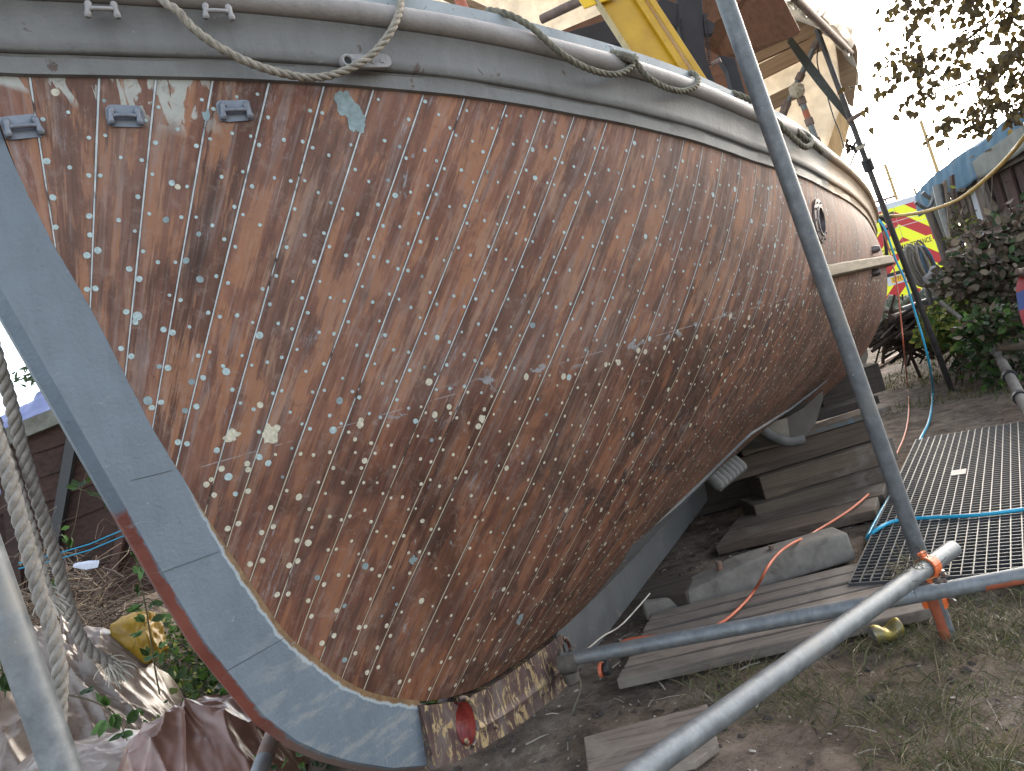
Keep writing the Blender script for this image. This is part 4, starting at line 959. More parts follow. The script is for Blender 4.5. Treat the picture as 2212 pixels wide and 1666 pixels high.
def plastic(name, base, rough, dirt, trans):
    t = NT(name, rough, 0, .6); v = t.coord(); f = t.noise(v, 6, 7, .65, .6); g = t.noise(v, 16, 8, .75, .4)
    col = t.ramp(f, [(.3, tuple(k * .75 for k in base)), (.6, base), (.8, tuple(min(1, k * 1.25) for k in base))]); col = t.mix(t.math('MULTIPLY', t.smooth(g, .50, .62), .65), col, dirt); t.color(col)
    t.b.inputs['Coat Weight'].default_value = .3; t.b.inputs['Coat Roughness'].default_value = .16
    tr = t.n.new('ShaderNodeBsdfTranslucent'); t.L(col, tr.inputs[0]); mx = t.n.new('ShaderNodeMixShader'); mx.inputs[0].default_value = trans; t.L(t.b.outputs[0], mx.inputs[1]); t.L(tr.outputs[0], mx.inputs[2]); t.L(mx.outputs[0], t.out.inputs[0])
    rg = t.n.new('ShaderNodeTexNoise'); rg.noise_type = 'RIDGED_MULTIFRACTAL'; t.L(t.mapping(v, (1, 2.2, 1.4), rot=(.3, .2, .7)), rg.inputs['Vector']); rg.inputs['Scale'].default_value = 5.5; rg.inputs['Detail'].default_value = 3; rg.inputs['Distortion'].default_value = .5
    t.bump(rg.outputs['Fac'], .55 if trans < .5 else .1, .03 if trans < .5 else .01); t.rough(t.math('ADD', rough - .08, t.math('MULTIPLY', g, .25))); M[name] = t.mat
plastic('plastic_pale', (.27, .215, .175), .3, (.16, .10, .075), .2); plastic('plastic_pink', (.22, .115, .085), .3, (.15, .07, .05), .2); plastic('shelter_film', (.66, .61, .53), .5, (.58, .52, .43), .6)
def ridge(p):
    """sharp crumple folds"""
    w = Vector((mnoise.noise(p * .8), mnoise.noise(p * .8 + Vector((5, 1, 2))), 0)) * .55; h = 0; a = 1
    for k in range(4):
        q = (p + w) * (.62 * 1.85 ** k); c_, s_ = math.cos(k * .9 + .4), math.sin(k * .9 + .4); q = Vector((q.x * c_ - q.y * s_, (q.x * s_ + q.y * c_) * .6, p.z + k * 7.1)); D = mnoise.voronoi(q)[0]; h += a * (.95 - (D[1] - D[0]) * 1.1 - .35 * D[0]); a *= .55
    return h * .55
def crumple(x, y, seed):
    """long sharp folds running in a few directions, as in crushed plastic sheet"""
    wx = .12 * mnoise.noise(Vector((x * 2.6, y * 2.6, seed))); wy = .12 * mnoise.noise(Vector((x * 2.6, y * 2.6, seed + 5))); h = 0
    for k in range(6):
        a = k * 1.05 + seed; u = (x + wx) * math.cos(a) + (y + wy) * math.sin(a); w = -(x + wx) * math.sin(a) + (y + wy) * math.cos(a); f = (5.5, 8, 12)[k % 3]
        r = 1 - min(1, abs(mnoise.noise(Vector((u * f, w * f * .28, seed + k * 4.7)))) * 2.4); m_ = max(0, .45 + 1.1 * mnoise.noise(Vector((x * 3, y * 3, k * 3.1 + seed)))); h += r ** 2.2 * m_ * (.085, .055, .035)[k % 3]
    return h
def heap(name, label, boxpix, ctr, rx, ry, h, mat, n=150, seed=0, rot=0, fold=.13, freq=3.2):
    m = MB(); cx, cy = ctr; ca, sa = math.cos(rot), math.sin(rot)
    for i in range(n):
        for j in range(n):
            u, v = i / (n - 1) * 2 - 1, j / (n - 1) * 2 - 1; r = math.hypot(u, v); th = math.atan2(v, u); k = 1 + .22 * mnoise.noise(Vector((math.cos(th) * 1.5, math.sin(th) * 1.5, seed)))
            e = max(abs(u), abs(v)); f = e / max(r, 1e-6) if r > 0 else 1; uu, vv = u * f * k, v * f * k; rr = min(1, math.hypot(uu, vv) / k)
            x = cx + (uu * ca - vv * sa) * rx; y = cy + (uu * sa + vv * ca) * ry; dome = max(0, 1 - rr ** 2.2) ** .8
            p = Vector((x * freq, y * freq, seed)); z = ground_h(x, y) + .012 + h * dome * (1 + .25 * mnoise.noise(Vector((x * 1.6, y * 1.6, seed)))) + fold * 8.5 * (crumple(x, y, seed) - .05) * (.30 + .70 * min(1, dome * 1.6))
            dx = .05 * mnoise.noise(p * 1.3 + Vector((9, 0, 0))) * dome; dy = .07 * mnoise.noise(p * 1.3 + Vector((0, 9, 0))) * dome
            m.v.append((x + dx, y + dy, max(z, ground_h(x, y) + .004)))
    for i in range(n - 1):
        for j in range(n - 1): m.f.append([i * n + j, (i + 1) * n + j, (i + 1) * n + j + 1, i * n + j + 1]); m.m.append(0)
    o = m.build(name, [M[mat]], smooth=32); tag(o, label, 'plastic sheet', 'crumpled plastic sheets left of the stem'); return o
heap('plastic_sheet', 'pale dirty crumpled plastic sheet heaped behind the hanging ropes', None, (-2.66, 3.5), .66, .62, .55, 'plastic_pale', seed=3, n=190)
heap('plastic_sheet', 'reddish crumpled plastic sheet bunched at the bottom left of the stem', None, (-1.47, 2.64), .37, .34, .40, 'plastic_pink', seed=8, n=170, fold=.11, freq=4.0)
heap('plastic_sheet', 'flat pale plastic sheet spread under the reddish one at the bottom left', None, (-1.98, 2.72), .60, .48, .32, 'plastic_pale', seed=14, n=150, fold=.07, freq=3.5)
def sack():
    c = W(296, 1372, 3.75); m = MB(); bm = bmesh.new(); bmesh.ops.create_icosphere(bm, subdivisions=5, radius=1)
    for v in bm.verts:
        p = v.co.copy(); q = p * 1.7; k = 1 + .26 * mnoise.noise(q * .8) - .18 * abs(mnoise.noise(q * 1.4)) + .02 * mnoise.noise(q * 5); sq = max(abs(p.x), abs(p.y), abs(p.z)); p = p.lerp(p / sq, .55) * k
        v.co = Vector((p.x * .125, p.y * .11, p.z * .135))
    c = W(304, 1376, 3.75); m.v = [tuple(Vector((v.co.x * .78, v.co.y * .8, v.co.z * .95)) + c) for v in bm.verts]; m.f = [[v.index for v in f.verts] for f in bm.faces]; m.m = [0] * len(m.f); bm.free()
    o = m.build('plastic_sack', [simple('sack_yellow', (.27, .16, .014), .45, 0, .25, 14, .3, (.07, .06, .03), .36)], smooth=50); tag(o, 'muddy yellow plastic sack among the twigs left of the stem', 'sack')
sack()
def twigs():
    m = MB()
    for i in range(950):
        y = random.uniform(3.9, 5.8); x = random.uniform(-3.9, -.60 * y); h = ground_h(x, y) + abs(random.gauss(0, 1)) * .26 * max(.25, 1 - abs(x + 2.6) * .35) * (1.3 if x < -1.9 else .55); L = random.uniform(.12, .55)
        a = random.uniform(0, 6.28); d = Vector((math.cos(a), math.sin(a) * .7, random.gauss(0, .35))).normalized(); p = Vector((x, y, h)); b = Vector((random.gauss(0, .05), random.gauss(0, .05), random.gauss(.02, .05)))
        r = random.choice((.0018, .0025, .0025, .004, .007)); m.tube([p, p + d * L * .4 + b, p + d * L * .75 + b * 1.2, p + d * L], [r, r, r * .8, r * .5], 4, random.choice((0, 0, 1, 1, 2)), False)
    o = m.build('twig_pile', [simple('twig_brown', (.075, .052, .036), .9, bump=0), simple('twig_pale', (.15, .12, .09), .9, bump=0), simple('twig_dark', (.045, .03, .022), .9, bump=0)], smooth=60); tag(o, 'dead tangled twigs and bramble stems heaped against the derelict boat', 'twigs', kind='stuff')
twigs()
for k, (pts, lb) in enumerate(((((163, 1222), (190, 1217), (214, 1216), (211, 1226), (185, 1231), (158, 1226)), 'torn white paper scrap lying on the twig pile'),)):
    m = MB(); P = [W(a, b, 3.72) for a, b in pts]; m.prism(P, Vector((.0, .006, .012))); o = m.build('paper_scrap', [simple('paper', (.55, .58, .66), .8, bump=0)]); tag(o, lb, 'scrap')
# ---- leaves
def leaf_mat(name, c, var=.5, trans=.35, c2=None):
    t = NT(name, .55, 0, .35); i = t.island(); c2 = c2 or tuple(k * (1 + var) for k in c); col = t.ramp(i, [(0, tuple(k * (1 - var) for k in c)), (.5, c), (.85, c2), (1, tuple(min(1, k * 1.3) for k in c2))]); t.color(col)
    tr = t.n.new('ShaderNodeBsdfTranslucent'); t.L(col, tr.inputs[0]); mx = t.n.new('ShaderNodeMixShader'); mx.inputs[0].default_value = trans; t.L(t.b.outputs[0], mx.inputs[1]); t.L(tr.outputs[0], mx.inputs[2]); t.L(mx.outputs[0], t.out.inputs[0]); M[name] = t.mat
leaf_mat('leaf_green', (.050, .10, .022)); leaf_mat('leaf_birch', (.078, .055, .02), .4, .38, (.11, .078, .025)); leaf_mat('leaf_bush', (.105, .085, .058), .5, .25, (.19, .155, .11)); leaf_mat('leaf_lime', (.14, .17, .03), .5, .4, (.25, .26, .06)); leaf_mat('leaf_dark', (.03, .055, .02), .4, .3)
def leaf(m, p, d, nrm, L, w, mi=0, shape='ovate'):
    d = d.normalized(); s = d.cross(nrm); s = s.normalized() if s.length > 1e-6 else d.orthogonal().normalized(); n2 = s.cross(d); f = .12 * L
    if shape == 'ovate': prof = ((0, 0), (.22, .42), (.5, .5), (.8, .26), (1, 0))
    else: prof = ((0, 0), (.10, .40), (.30, .52), (.55, .36), (1, 0))
    o = len(m.v); mid = [p + d * (L * t) - n2 * (f * math.sin(math.pi * t)) for t, _ in prof]
    m.v += [tuple(q) for q in mid] + [tuple(q + s * (w * a) + n2 * f * .5) for q, (t, a) in zip(mid[1:-1], prof[1:-1])] + [tuple(q - s * (w * a) + n2 * f * .5) for q, (t, a) in zip(mid[1:-1], prof[1:-1])]
    for F in ([0, 1, 5], [1, 2, 6, 5], [2, 3, 7, 6], [3, 4, 7], [0, 8, 1], [1, 8, 9, 2], [2, 9, 10, 3], [3, 10, 4]): m.f.append([o + i for i in F]); m.m.append(mi)
def rv(s=1.0): return Vector((random.gauss(0, s), random.gauss(0, s), random.gauss(0, s)))
def ground_plants():
    m = MB()
    for i in range(15000):
        x = random.uniform(-2.6, -.6); y = random.uniform(2.4, 5.4); q = proj((x, y, .05))
        if mnoise.noise(Vector((x * 2.2, y * 2.2, 4))) < -.42: continue
        if ((x + 2.66) / .68) ** 2 + ((y - 3.5) / .66) ** 2 < 1 or ((x + 1.47) / .40) ** 2 + ((y - 2.64) / .37) ** 2 < 1 or ((x + 1.98) / .62) ** 2 + ((y - 2.72) / .5) ** 2 < 1: continue
        h = random.uniform(.01, .20) * (1 + mnoise.noise(Vector((x * 3, y * 3, 1)))); p = Vector((x, y, ground_h(x, y) + h)); L = random.uniform(.018, .042) if random.random() < .85 else random.uniform(.05, .09)
        leaf(m, p, rv() + UP * .2, UP + rv(.5), L, L * .6, random.choice((0, 0, 0, 1, 2)))
    o = m.build('ground_cover', [M['leaf_green'], M['leaf_dark'], M['leaf_lime']]); tag(o, 'low green weeds covering the ground behind the stem', 'weeds', kind='stuff')
ground_plants()
def bramble(pix, Y, label, r=.003, nl=16, L=(.03, .055), lm='leaf_green', seed=1, ysp=0.0):
    random.seed(seed); P = smooth_path([W(a, b, Y + ysp * k) for k, (a, b) in enumerate(pix)], .015); root = empty('bramble', P[-1], label, 'bramble', 'bramble shoots behind the stem')
    m = MB(); m.tube(P, [r * (1 - .6 * i / len(P)) for i in range(len(P))], 6); m.build('stalk', [simple('stalk_green', (.10, .085, .045), .8, bump=0)], root, smooth=60); m = MB()
    for i in range(nl):
        k = random.randrange(2, len(P) - 1); p = P[k]; d = (rv() + Vector((0, -.3, .1))).normalized(); st = p + d * random.uniform(.01, .03); m.tube([p, st], .0009, 4, 0, False)
        for a in (-.8, 0, .8):
            dd = Matrix.Rotation(a, 3, UP) @ d; l = random.uniform(*L); leaf(m, st, dd + rv(.12), UP + Vector((0, -.6, 0)) + rv(.4), l, l * .55, 1)
    m.build('foliage', [M['stalk_green'], M[lm]], root)
bramble([(345, 1500), (334, 1440), (318, 1330), (300, 1240), (280, 1150), (250, 1110), (205, 1068), (165, 1055)], 2.5, 'long green bramble shoot rising in front of the dark boat beside the stem', nl=22, seed=2)
bramble([(120, 1300), (130, 1230), (160, 1140), (175, 1060), (195, 1000)], 3.4, 'dry brown bramble stem with few leaves against the derelict boat', nl=5, seed=5)
bramble([(60, 1480), (140, 1500), (200, 1515), (250, 1545), (275, 1600)], 2.0, 'bramble shoot trailing over the pale plastic sheet', nl=7, seed=6)
bramble([(610, 1700), (560, 1640), (520, 1560), (470, 1500)], 2.75, 'leafy shoot close under the stem foot', nl=20, seed=9, L=(.04, .07))
bramble([(10, 1480), (0, 1420), (-10, 1360)], 1.9, 'leafy shoot at the left edge behind the bright tube', nl=10, seed=11)
random.seed(21)
def shrub_behind():
    base = Vector((-2.75, 7.3, 0)); root = empty('elder_shrub', base, 'slim elder shrub whose leafy tip shows against the sky beside the stem', 'shrub'); tip = W(128, 800, 7.4)
    m = MB(); P = smooth_path([base, base.lerp(tip, .5) + Vector((.15, 0, .1)), W(150, 830, 7.4), W(100, 800, 7.4), W(50, 812, 7.4)], .08); m.tube(P, [.03 * (1 - .85 * i / len(P)) for i in range(len(P))], 7); m.build('stem', [M['twig_brown']], root, smooth=60)
    m = MB()
    for i in range(100):
        c = W(random.gauss(98, 30), random.gauss(806, 15), 7.4 + random.gauss(0, .1)); leaf(m, c, Vector((random.gauss(-.3, .6), random.gauss(0, .5), random.gauss(-.2, .6))), Vector((0, -1, .4)) + rv(.5), random.uniform(.06, .12), random.uniform(.025, .042))
    m.build('foliage', [M['leaf_dark']], root)
shrub_behind()
# ================================================================== ON DECK: STEEL CHANNEL, DARK FRAME, PLYWOOD
t = NT('yellow_steel', .42, 0, .45); v = t.coord(); f = t.noise(v, 7, 6, .65, .4); col = t.ramp(f, [(.3, (.36, .19, .006)), (.6, (.46, .26, .008)), (.8, (.52, .32, .02))]); col = t.mix(t.math('MULTIPLY', t.smooth(t.noise(v, 60, 5, .7), .66, .72), .7), col, (.17, .10, .02)); t.color(col); t.bump(t.noise(v, 150, 3), .3, .002); M['yellow'] = t.mat
def channel():
    a, b = W(1395, 170, 2.55), W(1228, -90, 2.60); root = empty('steel_channel', a, 'bright yellow steel channel leaning up from the deck through the rail', 'steel beam')
    t = (b - a).normalized(); e = W(1492, 168, 2.55) - a; e = (e - t * e.dot(t)); wd = e.length; e.normalize(); nrm = t.cross(e); nrm = nrm if nrm.y < 0 else -nrm; a = a - t * .12; L = (b - a).length + .5; th = .010; dp = .060
    m = MB(); m.box(a, e * wd, t * L, -nrm * th); m.build('web', [M['yellow']], root)
    m = MB(); m.box(a + e * (wd - .022) + nrm * .001, e * .026, t * L, nrm * .018); m.build('flange', [M['yellow']], root, bevel=.003)
    m = MB(); m.box(a + e * (wd + .012), e * .020, t * L, nrm * .030); m.build('flange', [M['yellow']], root, bevel=.003)
    m = MB(); m.box(a - e * .012, e * .012, t * L, nrm * .028); m.build('flange', [simple('yellow_worn', (.34, .26, .12), .6, 0, .3, 20, .2)], root, bevel=.003)
    c = W(1262, 22, 2.57); m = MB(); m.box(c + nrm * .003, W(1330, -2, 2.57) - c, t * .075, nrm * .008); m.build('gusset', [simple('yellow_clean', (.62, .37, .01), .45, 0, .12, 9, .1)], root, bevel=.002)
channel()
simple('frame_black', (.026, .023, .024), .8, 0, .3, 14, .2); wood('ply_brown', (.135, .062, .032), (.085, .038, .020), (1, .4, 0), .7, .8, (.07, .045, .035), .3, .15)
def outline(name, pix, Y, depth, mats, label=None, cat=None, parent=None, bevel=0):
    ys = Y if hasattr(Y, '__len__') else [Y] * len(pix); m = MB(); m.prism([W(a, b, q) for (a, b), q in zip(pix, ys)], depth); o = m.build(name, mats, parent, bevel=bevel)
    if label: tag(o, label, cat)
    return o
def dark_frame():
    root = empty('machine_guard', W(1505, 190, 2.9), 'dark toothed metal frame standing on deck behind the yellow channel', 'frame'); D = Vector((.0, .05, 0)); Y = 2.95
    outline('upright', [(1465, -20), (1516, -20), (1520, 40), (1524, 110), (1533, 145), (1552, 196), (1570, 275), (1510, 275), (1490, 196), (1482, 150), (1474, 95), (1466, 55)], Y, D, [M['frame_black']], parent=root, bevel=.004)
    outline('arm', [(1466, 10), (1471, 62), (1452, 53), (1432, 53), (1395, 70), (1345, 95), (1228, 96), (1222, 70), (1300, 46), (1405, 12), (1432, -6)], Y + .01, D, [M['frame_black']], parent=root, bevel=.004)
    outline('arm', [(1552, 118), (1588, 125), (1608, 190), (1640, 300), (1600, 300), (1585, 200), (1572, 150)], Y + .10, D, [M['frame_black']], parent=root, bevel=.004)
    outline('bracket', [(1520, 30), (1530, 28), (1526, 40), (1545, 52), (1540, 72), (1524, 74)], Y - .01, Vector((0, .03, 0)), [M['frame_black']], parent=root)
    m = MB()
    for q in np.linspace(0, 1, 22):
        for (a, b, sx) in (((1471, 40), (1484, 165), -1), ((1521, 45), (1531, 140), 1)):
            p = W(a[0] + (b[0] - a[0]) * q, a[1] + (b[1] - a[1]) * q, Y - .004); m.tube([p, p + Vector((sx * .010, -.012, -.006))], [.0035, .0008], 5)
    m.build('tooth', [M['frame_black']], root)
    p = W(1538, 139, Y - .02); m = MB(); m.tube([p, p + Vector((.03, -.02, 0))], .010, 10); m.build('stub', [M['rust_pipe']], root)
dark_frame()
outline('plywood_sheet', [(1470, -50), (1668, -50), (1729, 68), (1722, 76), (1606, 126), (1560, 124), (1500, 90)], [3.5, 3.1, 3.25, 3.25, 3.6, 3.65, 3.6], Vector((.01, .02, .016)), [M['ply_brown']], 'brown plywood sheet overhanging above the leaning scaffold tube', 'plywood')
outline('plywood_sheet', [(1352, 110), (1440, 40), (1580, 60), (1625, 130), (1640, 300), (1440, 290)], 3.9, Vector((.01, .04, 0)), [M['ply_brown']], 'brown plywood panel standing on deck behind the dark frame', 'plywood')
outline('timber_baulk', [(1213, 66), (1300, 30), (1420, -20), (1480, -20), (1480, 20), (1330, 62), (1222, 82)], 3.4, Vector((.02, .10, .01)), [M['ply_brown']], 'dark brown timber rail behind the yellow channel', 'timber')
m = MB(); m.tube([W(1170, 42, 3.6), W(1300, -20, 3.4)], .022, 12); tag(m.build('shelter_tube', [M['rust_pipe']], smooth=60), 'brown tube sloping across the white film left of the yellow channel', 'tube', 'shelter tubes')
m = MB(); m.tube([W(1052, 140, 3.3), W(985, -20, 3.3)], .024, 12); tag(m.build('shelter_tube', [M['red_orange']], smooth=60), 'red-brown tube stub over the rail above the second grab rope', 'tube', 'shelter tubes')
m = MB(); m.box(W(930, -25, 3.4), W(1055, 30, 3.4) - W(930, -25, 3.4), Vector((0, .06, 0)), Vector((0, 0, .035))); tag(m.build('timber_batten', [M['brown_batten']]), 'short brown batten over the rail above the second grab rope', 'batten', 'shelter battens')

# ================================================================== SHELTER OVER THE STERN
def on_end(px, py, s_end=4.7, fwd=0.0):
    """point of the shelter's end wall (square to the keel) seen at a pixel"""
    x, z = ray(px, py); c = KA + KD * (s_end - fwd); Y = (c @ KD) / (x * KD[0] + KD[1]); return Vector((x * Y, Y, z * Y + CAM_H))
def film(name, pix, label, fwd=0.0, amp=.03, seed=0, n=36, pts=None):
    P = pts or [on_end(a, b, fwd=fwd) for a, b in pix]; m = MB()
    for i in range(n):
        for j in range(n):
            u, v = i / (n - 1), j / (n - 1); p = P[0] * (1 - u) * (1 - v) + P[1] * u * (1 - v) + P[2] * u * v + P[3] * (1 - u) * v
            q = Vector((u * 3 + seed, v * 7, seed)); edge = min(1, 6 * min(u, 1 - u, v, 1 - v) + .25); p = p + KD3 * amp * edge * (mnoise.noise(q) + .5 * abs(mnoise.noise(q * 2.4)) + .25 * mnoise.noise(q * 6)); m.v.append(tuple(p))
    for i in range(n - 1):
        for j in range(n - 1): m.f.append([i * n + j, (i + 1) * n + j, (i + 1) * n + j + 1, i * n + j + 1]); m.m.append(0)
    o = m.build(name, [M['shelter_film']], smooth=180); md = o.modifiers.new('thickness', 'SOLIDIFY'); md.thickness = .002; tag(o, label, 'plastic film', 'white film of the boat shelter'); return o
film('shelter_film', None, 'white translucent film closing the far end of the boat shelter', amp=.022, seed=4, pts=[on_end(880, 330), on_end(900, -240), on_end(1843, 62), on_end(1800, 362)])
eave_a, eave_b = on_end(1838, 116, fwd=.05), W(1612, -110, 3.75)
m = MB(); m.tube([eave_a + (eave_a - eave_b).normalized() * .10, eave_b], .026, 14, hollow=.8); eo = m.build('shelter_tube', [M['rust_pipe']], smooth=60); tag(eo, 'eave tube with a rusty open end at the corner of the shelter', 'tube', 'shelter tubes')
def beam_px(name, a, b, h, w, mat, label, fwd, cat='batten', group='shelter battens', fa=None):
    p, q = on_end(*a, fwd=fwd), on_end(*b, fwd=fwd if fa is None else fa); d = (q - p).normalized(); u = (UP - d * UP.dot(d)).normalized(); n = d.cross(u); m = MB(); m.box(p - u * h / 2 - n * w / 2, q - p, u * h, n * w); tag(m.build(name, [M[mat]], bevel=.003), label, cat, group)
beam_px('timber_batten', (1540, 208), (1772, 92), .125, .05, 'brown_batten', 'middle brown rail on the white film of the shelter end', .15)
beam_px('timber_batten', (1600, 255), (1722, 196), .115, .05, 'brown_batten', 'lowest brown rail on the white film just above the gunwale', .15)
beam_px('timber_batten', (1560, 152), (1778, 52), .14, .05, 'brown_batten', 'brown rail under the shelter roof above the other rails', .15)
beam_px('timber_batten', (1690, 68), (1770, 30), .09, .05, 'brown_batten', 'topmost brown rail close under the shelter roof', .15)
for a, b, lb, mt in (((1771, 78), (1690, 246), 'pale tube leaning across the rails of the shelter end', 'pole_grey'), ((1686, 262), (1700, 222), 'short tube stub below the lowest shelter rail', 'red_orange'), ((1727, 205), (1768, 318), 'grey tube with an orange band standing on deck in the shelter', 'pole_grey')):
    p, q = on_end(*a, fwd=.16), on_end(*b, fwd=.16); rt = empty('shelter_tube', q, lb, 'tube', 'shelter tubes'); m = MB(); m.tube([p, q], .0245, 14); m.build('pipe', [M[mt]], rt, smooth=60)
    if 'band' in lb: m = MB(); m.tube([p.lerp(q, .30), p.lerp(q, .58)], .0255, 14, 0, False); m.build('paint_mark', [M['red_orange']], rt, smooth=60)
    for qq in (.12, .52, .9): m = MB(); c = p.lerp(q, qq); m.tube([c - (q - p).normalized() * .03, c + (q - p).normalized() * .03], .036, 8); m.build('clamp', [M['rust_pipe']], rt)
def knot():
    c = on_end(1722, 198, fwd=.2); m = MB()
    for i in range(14):
        a = rv().normalized(); b = a.orthogonal().normalized(); cc = a.cross(b); m.tube([c + Vector((0, 0, .01)) + (b * math.cos(k) + cc * math.sin(k)) * random.uniform(.04, .06) for k in np.linspace(0, 6.28, 12)], .012, 6)
    tag(m.build('cloth_wrap', [simple('cloth_cream', (.42, .36, .27), .9, 0, .2, 20, .3)], smooth=60), 'cream cloth wrapped round a joint of the shelter tubes', 'cloth')
knot()
wp = [on_end(1704, 84, fwd=.7), on_end(1760, 160, fwd=.5), on_end(1810, 225, fwd=.3), on_end(1838, 262, fwd=.1), on_end(1852, 288, fwd=-.05)]
m = MB(); P = smooth_path(wp, .05)
for i, p in enumerate(P):
    q = i / (len(P) - 1); d = (P[min(i + 1, len(P) - 1)] - P[max(i - 1, 0)]).normalized(); x = Vector((0, -1, 0)); x = Matrix.Rotation(q * 2.0 - .5, 3, d) @ d.cross(x).normalized(); wdt = .045 * (1 - .62 * q); m.v += [tuple(p + x * wdt + d.cross(x) * .002), tuple(p - x * wdt + d.cross(x) * .002), tuple(p - x * wdt - d.cross(x) * .002), tuple(p + x * wdt - d.cross(x) * .002)]
for i in range(len(P) - 1):
    for j in range(4): m.f.append([i * 4 + j, i * 4 + (j + 1) % 4, (i + 1) * 4 + (j + 1) % 4, (i + 1) * 4 + j]); m.m.append(0)
tag(m.build('webbing_strap', [simple('strap_grey', (.075, .082, .078), .8, 0, .2, 40, .2)], smooth=60), 'dark grey webbing strap pulled taut from the plywood to the shelter pole', 'strap')
m = MB(); m.tube(smooth_path([on_end(a, b, fwd=.22) for a, b in ((1772, 90), (1765, 120), (1768, 150), (1782, 190), (1792, 225), (1804, 262), (1814, 285), (1824, 322))], .04), .005, 6); tag(m.build('wire', [M['black_rubber']], smooth=60), 'thin dark wire hanging down the white film of the shelter', 'wire')
def corner():
    a, b = on_end(1842, 95, fwd=-.02), on_end(1822, 235, fwd=-.02); m = MB()
    m.prism([on_end(x, y, fwd=.03) for x, y in ((1800, 60), (1848, 96), (1853, 118), (1850, 170), (1843, 230), (1828, 222), (1818, 196))], KD3 * .05); tag(m.build('timber_post', [M['brown_batten']], bevel=.004), 'brown corner post at the right end of the shelter', 'post')
    m = MB(); m.prism([on_end(x, y, fwd=.04) for x, y in ((1814, 238), (1842, 246), (1836, 266), (1810, 362), (1778, 345))], KD3 * .06); tag(m.build('timber_brace', [M['new_pine']], bevel=.004), 'new yellowish pine brace below the shelter corner', 'brace')
    p, q = Vector((0, 0, 0)), Vector((0, 0, 0)); f = G(2055, 838); top = W(1764, 62, 5.75); root = empty('shelter_pole', f, 'dark grey pole with an orange foot standing right of the boat', 'pole', 'poles with orange feet')
    m = MB(); m.tube([f - Vector((0, 0, .05)), top], [.027, .020], 16); m.build('pipe', [M['dark_pole']], root, smooth=60); half_stripe(root, f, top, .004, .14, .0272, 'red_orange', -1.6, .6)
    m = MB(); c = f.lerp(top, .655); d = (top - f).normalized(); m.tube([c - d * .05, c + d * .05], .042, 14); m.build('collar', [M['black_rubber']], root, smooth=40)
    m = MB(); c = f.lerp(top, .705); m.tube([c - d * .012, c + d * .012], .040, 10); m.build('knot', [simple('cord_pale', (.4, .36, .28), .9, bump=0)], root)
    m = MB(); c = f.lerp(top, .775); m.cbox(c + Vector((.02, -.02, 0)), d.cross(Vector((0, 1, 0))).normalized() * .055, d * .018, Vector((0, .03, 0))); m.build('clamp', [M['rust_pipe']], root, bevel=.01)
    f2 = G(1962, 787); t2 = f2 + (top - f).normalized() * 1.55 + Vector((-.05, 0, 0)); root = empty('shelter_pole', f2, 'grey pole with an orange foot seen between the boat and the darker pole', 'pole', 'poles with orange feet')
    m = MB(); m.tube([f2 - Vector((0, 0, .05)), t2], .033, 16); m.build('pipe', [M['pole_grey']], root, smooth=60); band_on(root, f2, t2, .0, .33, .0338, 'red_orange')
    # ragged edge of the roof film over the eave
    m = MB(); n = 40; tops = [W(x, y, q) for x, y, q in ((1640, -100, 4.0), (1718, -40, 4.6), (1764, 0, 5.2), (1806, 36, 5.7), (1834, 70, 6.0), (1853, 108, 6.2), (1850, 150, 6.2))]; T = smooth_path(tops, .06)
    for i, p in enumerate(T):
        drop = .16 + .09 * mnoise.noise(Vector((i * .33, 2, 1))) + .04 * mnoise.noise(Vector((i * 1.1, 2, 1)))
        m.v += [tuple(p), tuple(p + Vector((-.10, .03, -drop * .5 + .03 * mnoise.noise(Vector((i * .5, 8, 1)))))), tuple(p + Vector((-.06, -.02, -drop)))]
    for i in range(len(T) - 1):
        for j in range(2): m.f.append([i * 3 + j, i * 3 + j + 1, (i + 1) * 3 + j + 1, (i + 1) * 3 + j]); m.m.append(0)
    o = m.build('shelter_film', [M['shelter_film']], smooth=180); md = o.modifiers.new('thickness', 'SOLIDIFY'); md.thickness = .004; tag(o, 'ragged pale film edge hanging over the eave tube of the shelter', 'plastic film', 'white film of the boat shelter')
    m = MB(); E = smooth_path([W(x, y, q) for x, y, q in ((1600, -110, 4.1), (1690, -16, 4.7), (1740, 22, 5.2), (1790, 58, 5.7), (1830, 98, 6.1))], .08)
    for i in range(len(E) - 1):
        d = E[i + 1] - E[i]; u = UP * .075; nn = d.cross(UP).normalized() * .03; m.box(E[i] - u * .5 - nn * .5, d * 1.001, u, nn)
    tag(m.build('eave_beam', [M['brown_batten']]), 'dark brown timber beam along the eave under the ragged film', 'beam')
    m = MB(); c = W(1850, 322, 6.4)
    for i in range(22):
        leaf(m, c + Vector((random.gauss(-.02, .03), random.gauss(0, .02), random.gauss(.02, .025))), rv(), rv(), random.uniform(.04, .07), .04)
    m.tube([W(1835, 362, 6.4), W(1852, 318, 6.4)], .008, 6); tag(m.build('rag', [M['black_rubber']]), 'dark rag bundle tied to the shelter pole above the gunwale', 'rag')
    m = MB(); m.tube(smooth_path([W(x, y, 5.9) for x, y in ((1816, 352), (1826, 356), (1834, 366), (1840, 378), (1834, 372))], .02), .012, 7); tag(m.build('rope_end', [M['rope_old']], smooth=60), 'dark rope end lying over the bare gunwale below the rag', 'rope')
corner()
film('shelter_film', None, 'white film roof stretched over the stern of the boat', amp=.04, seed=9, pts=[on_end(905, -235), on_end(905, -235) - KD3 * 2.2, eave_b + UP * .22 - KD3 * .1 + KN3 * -.1, eave_a + UP * .12])

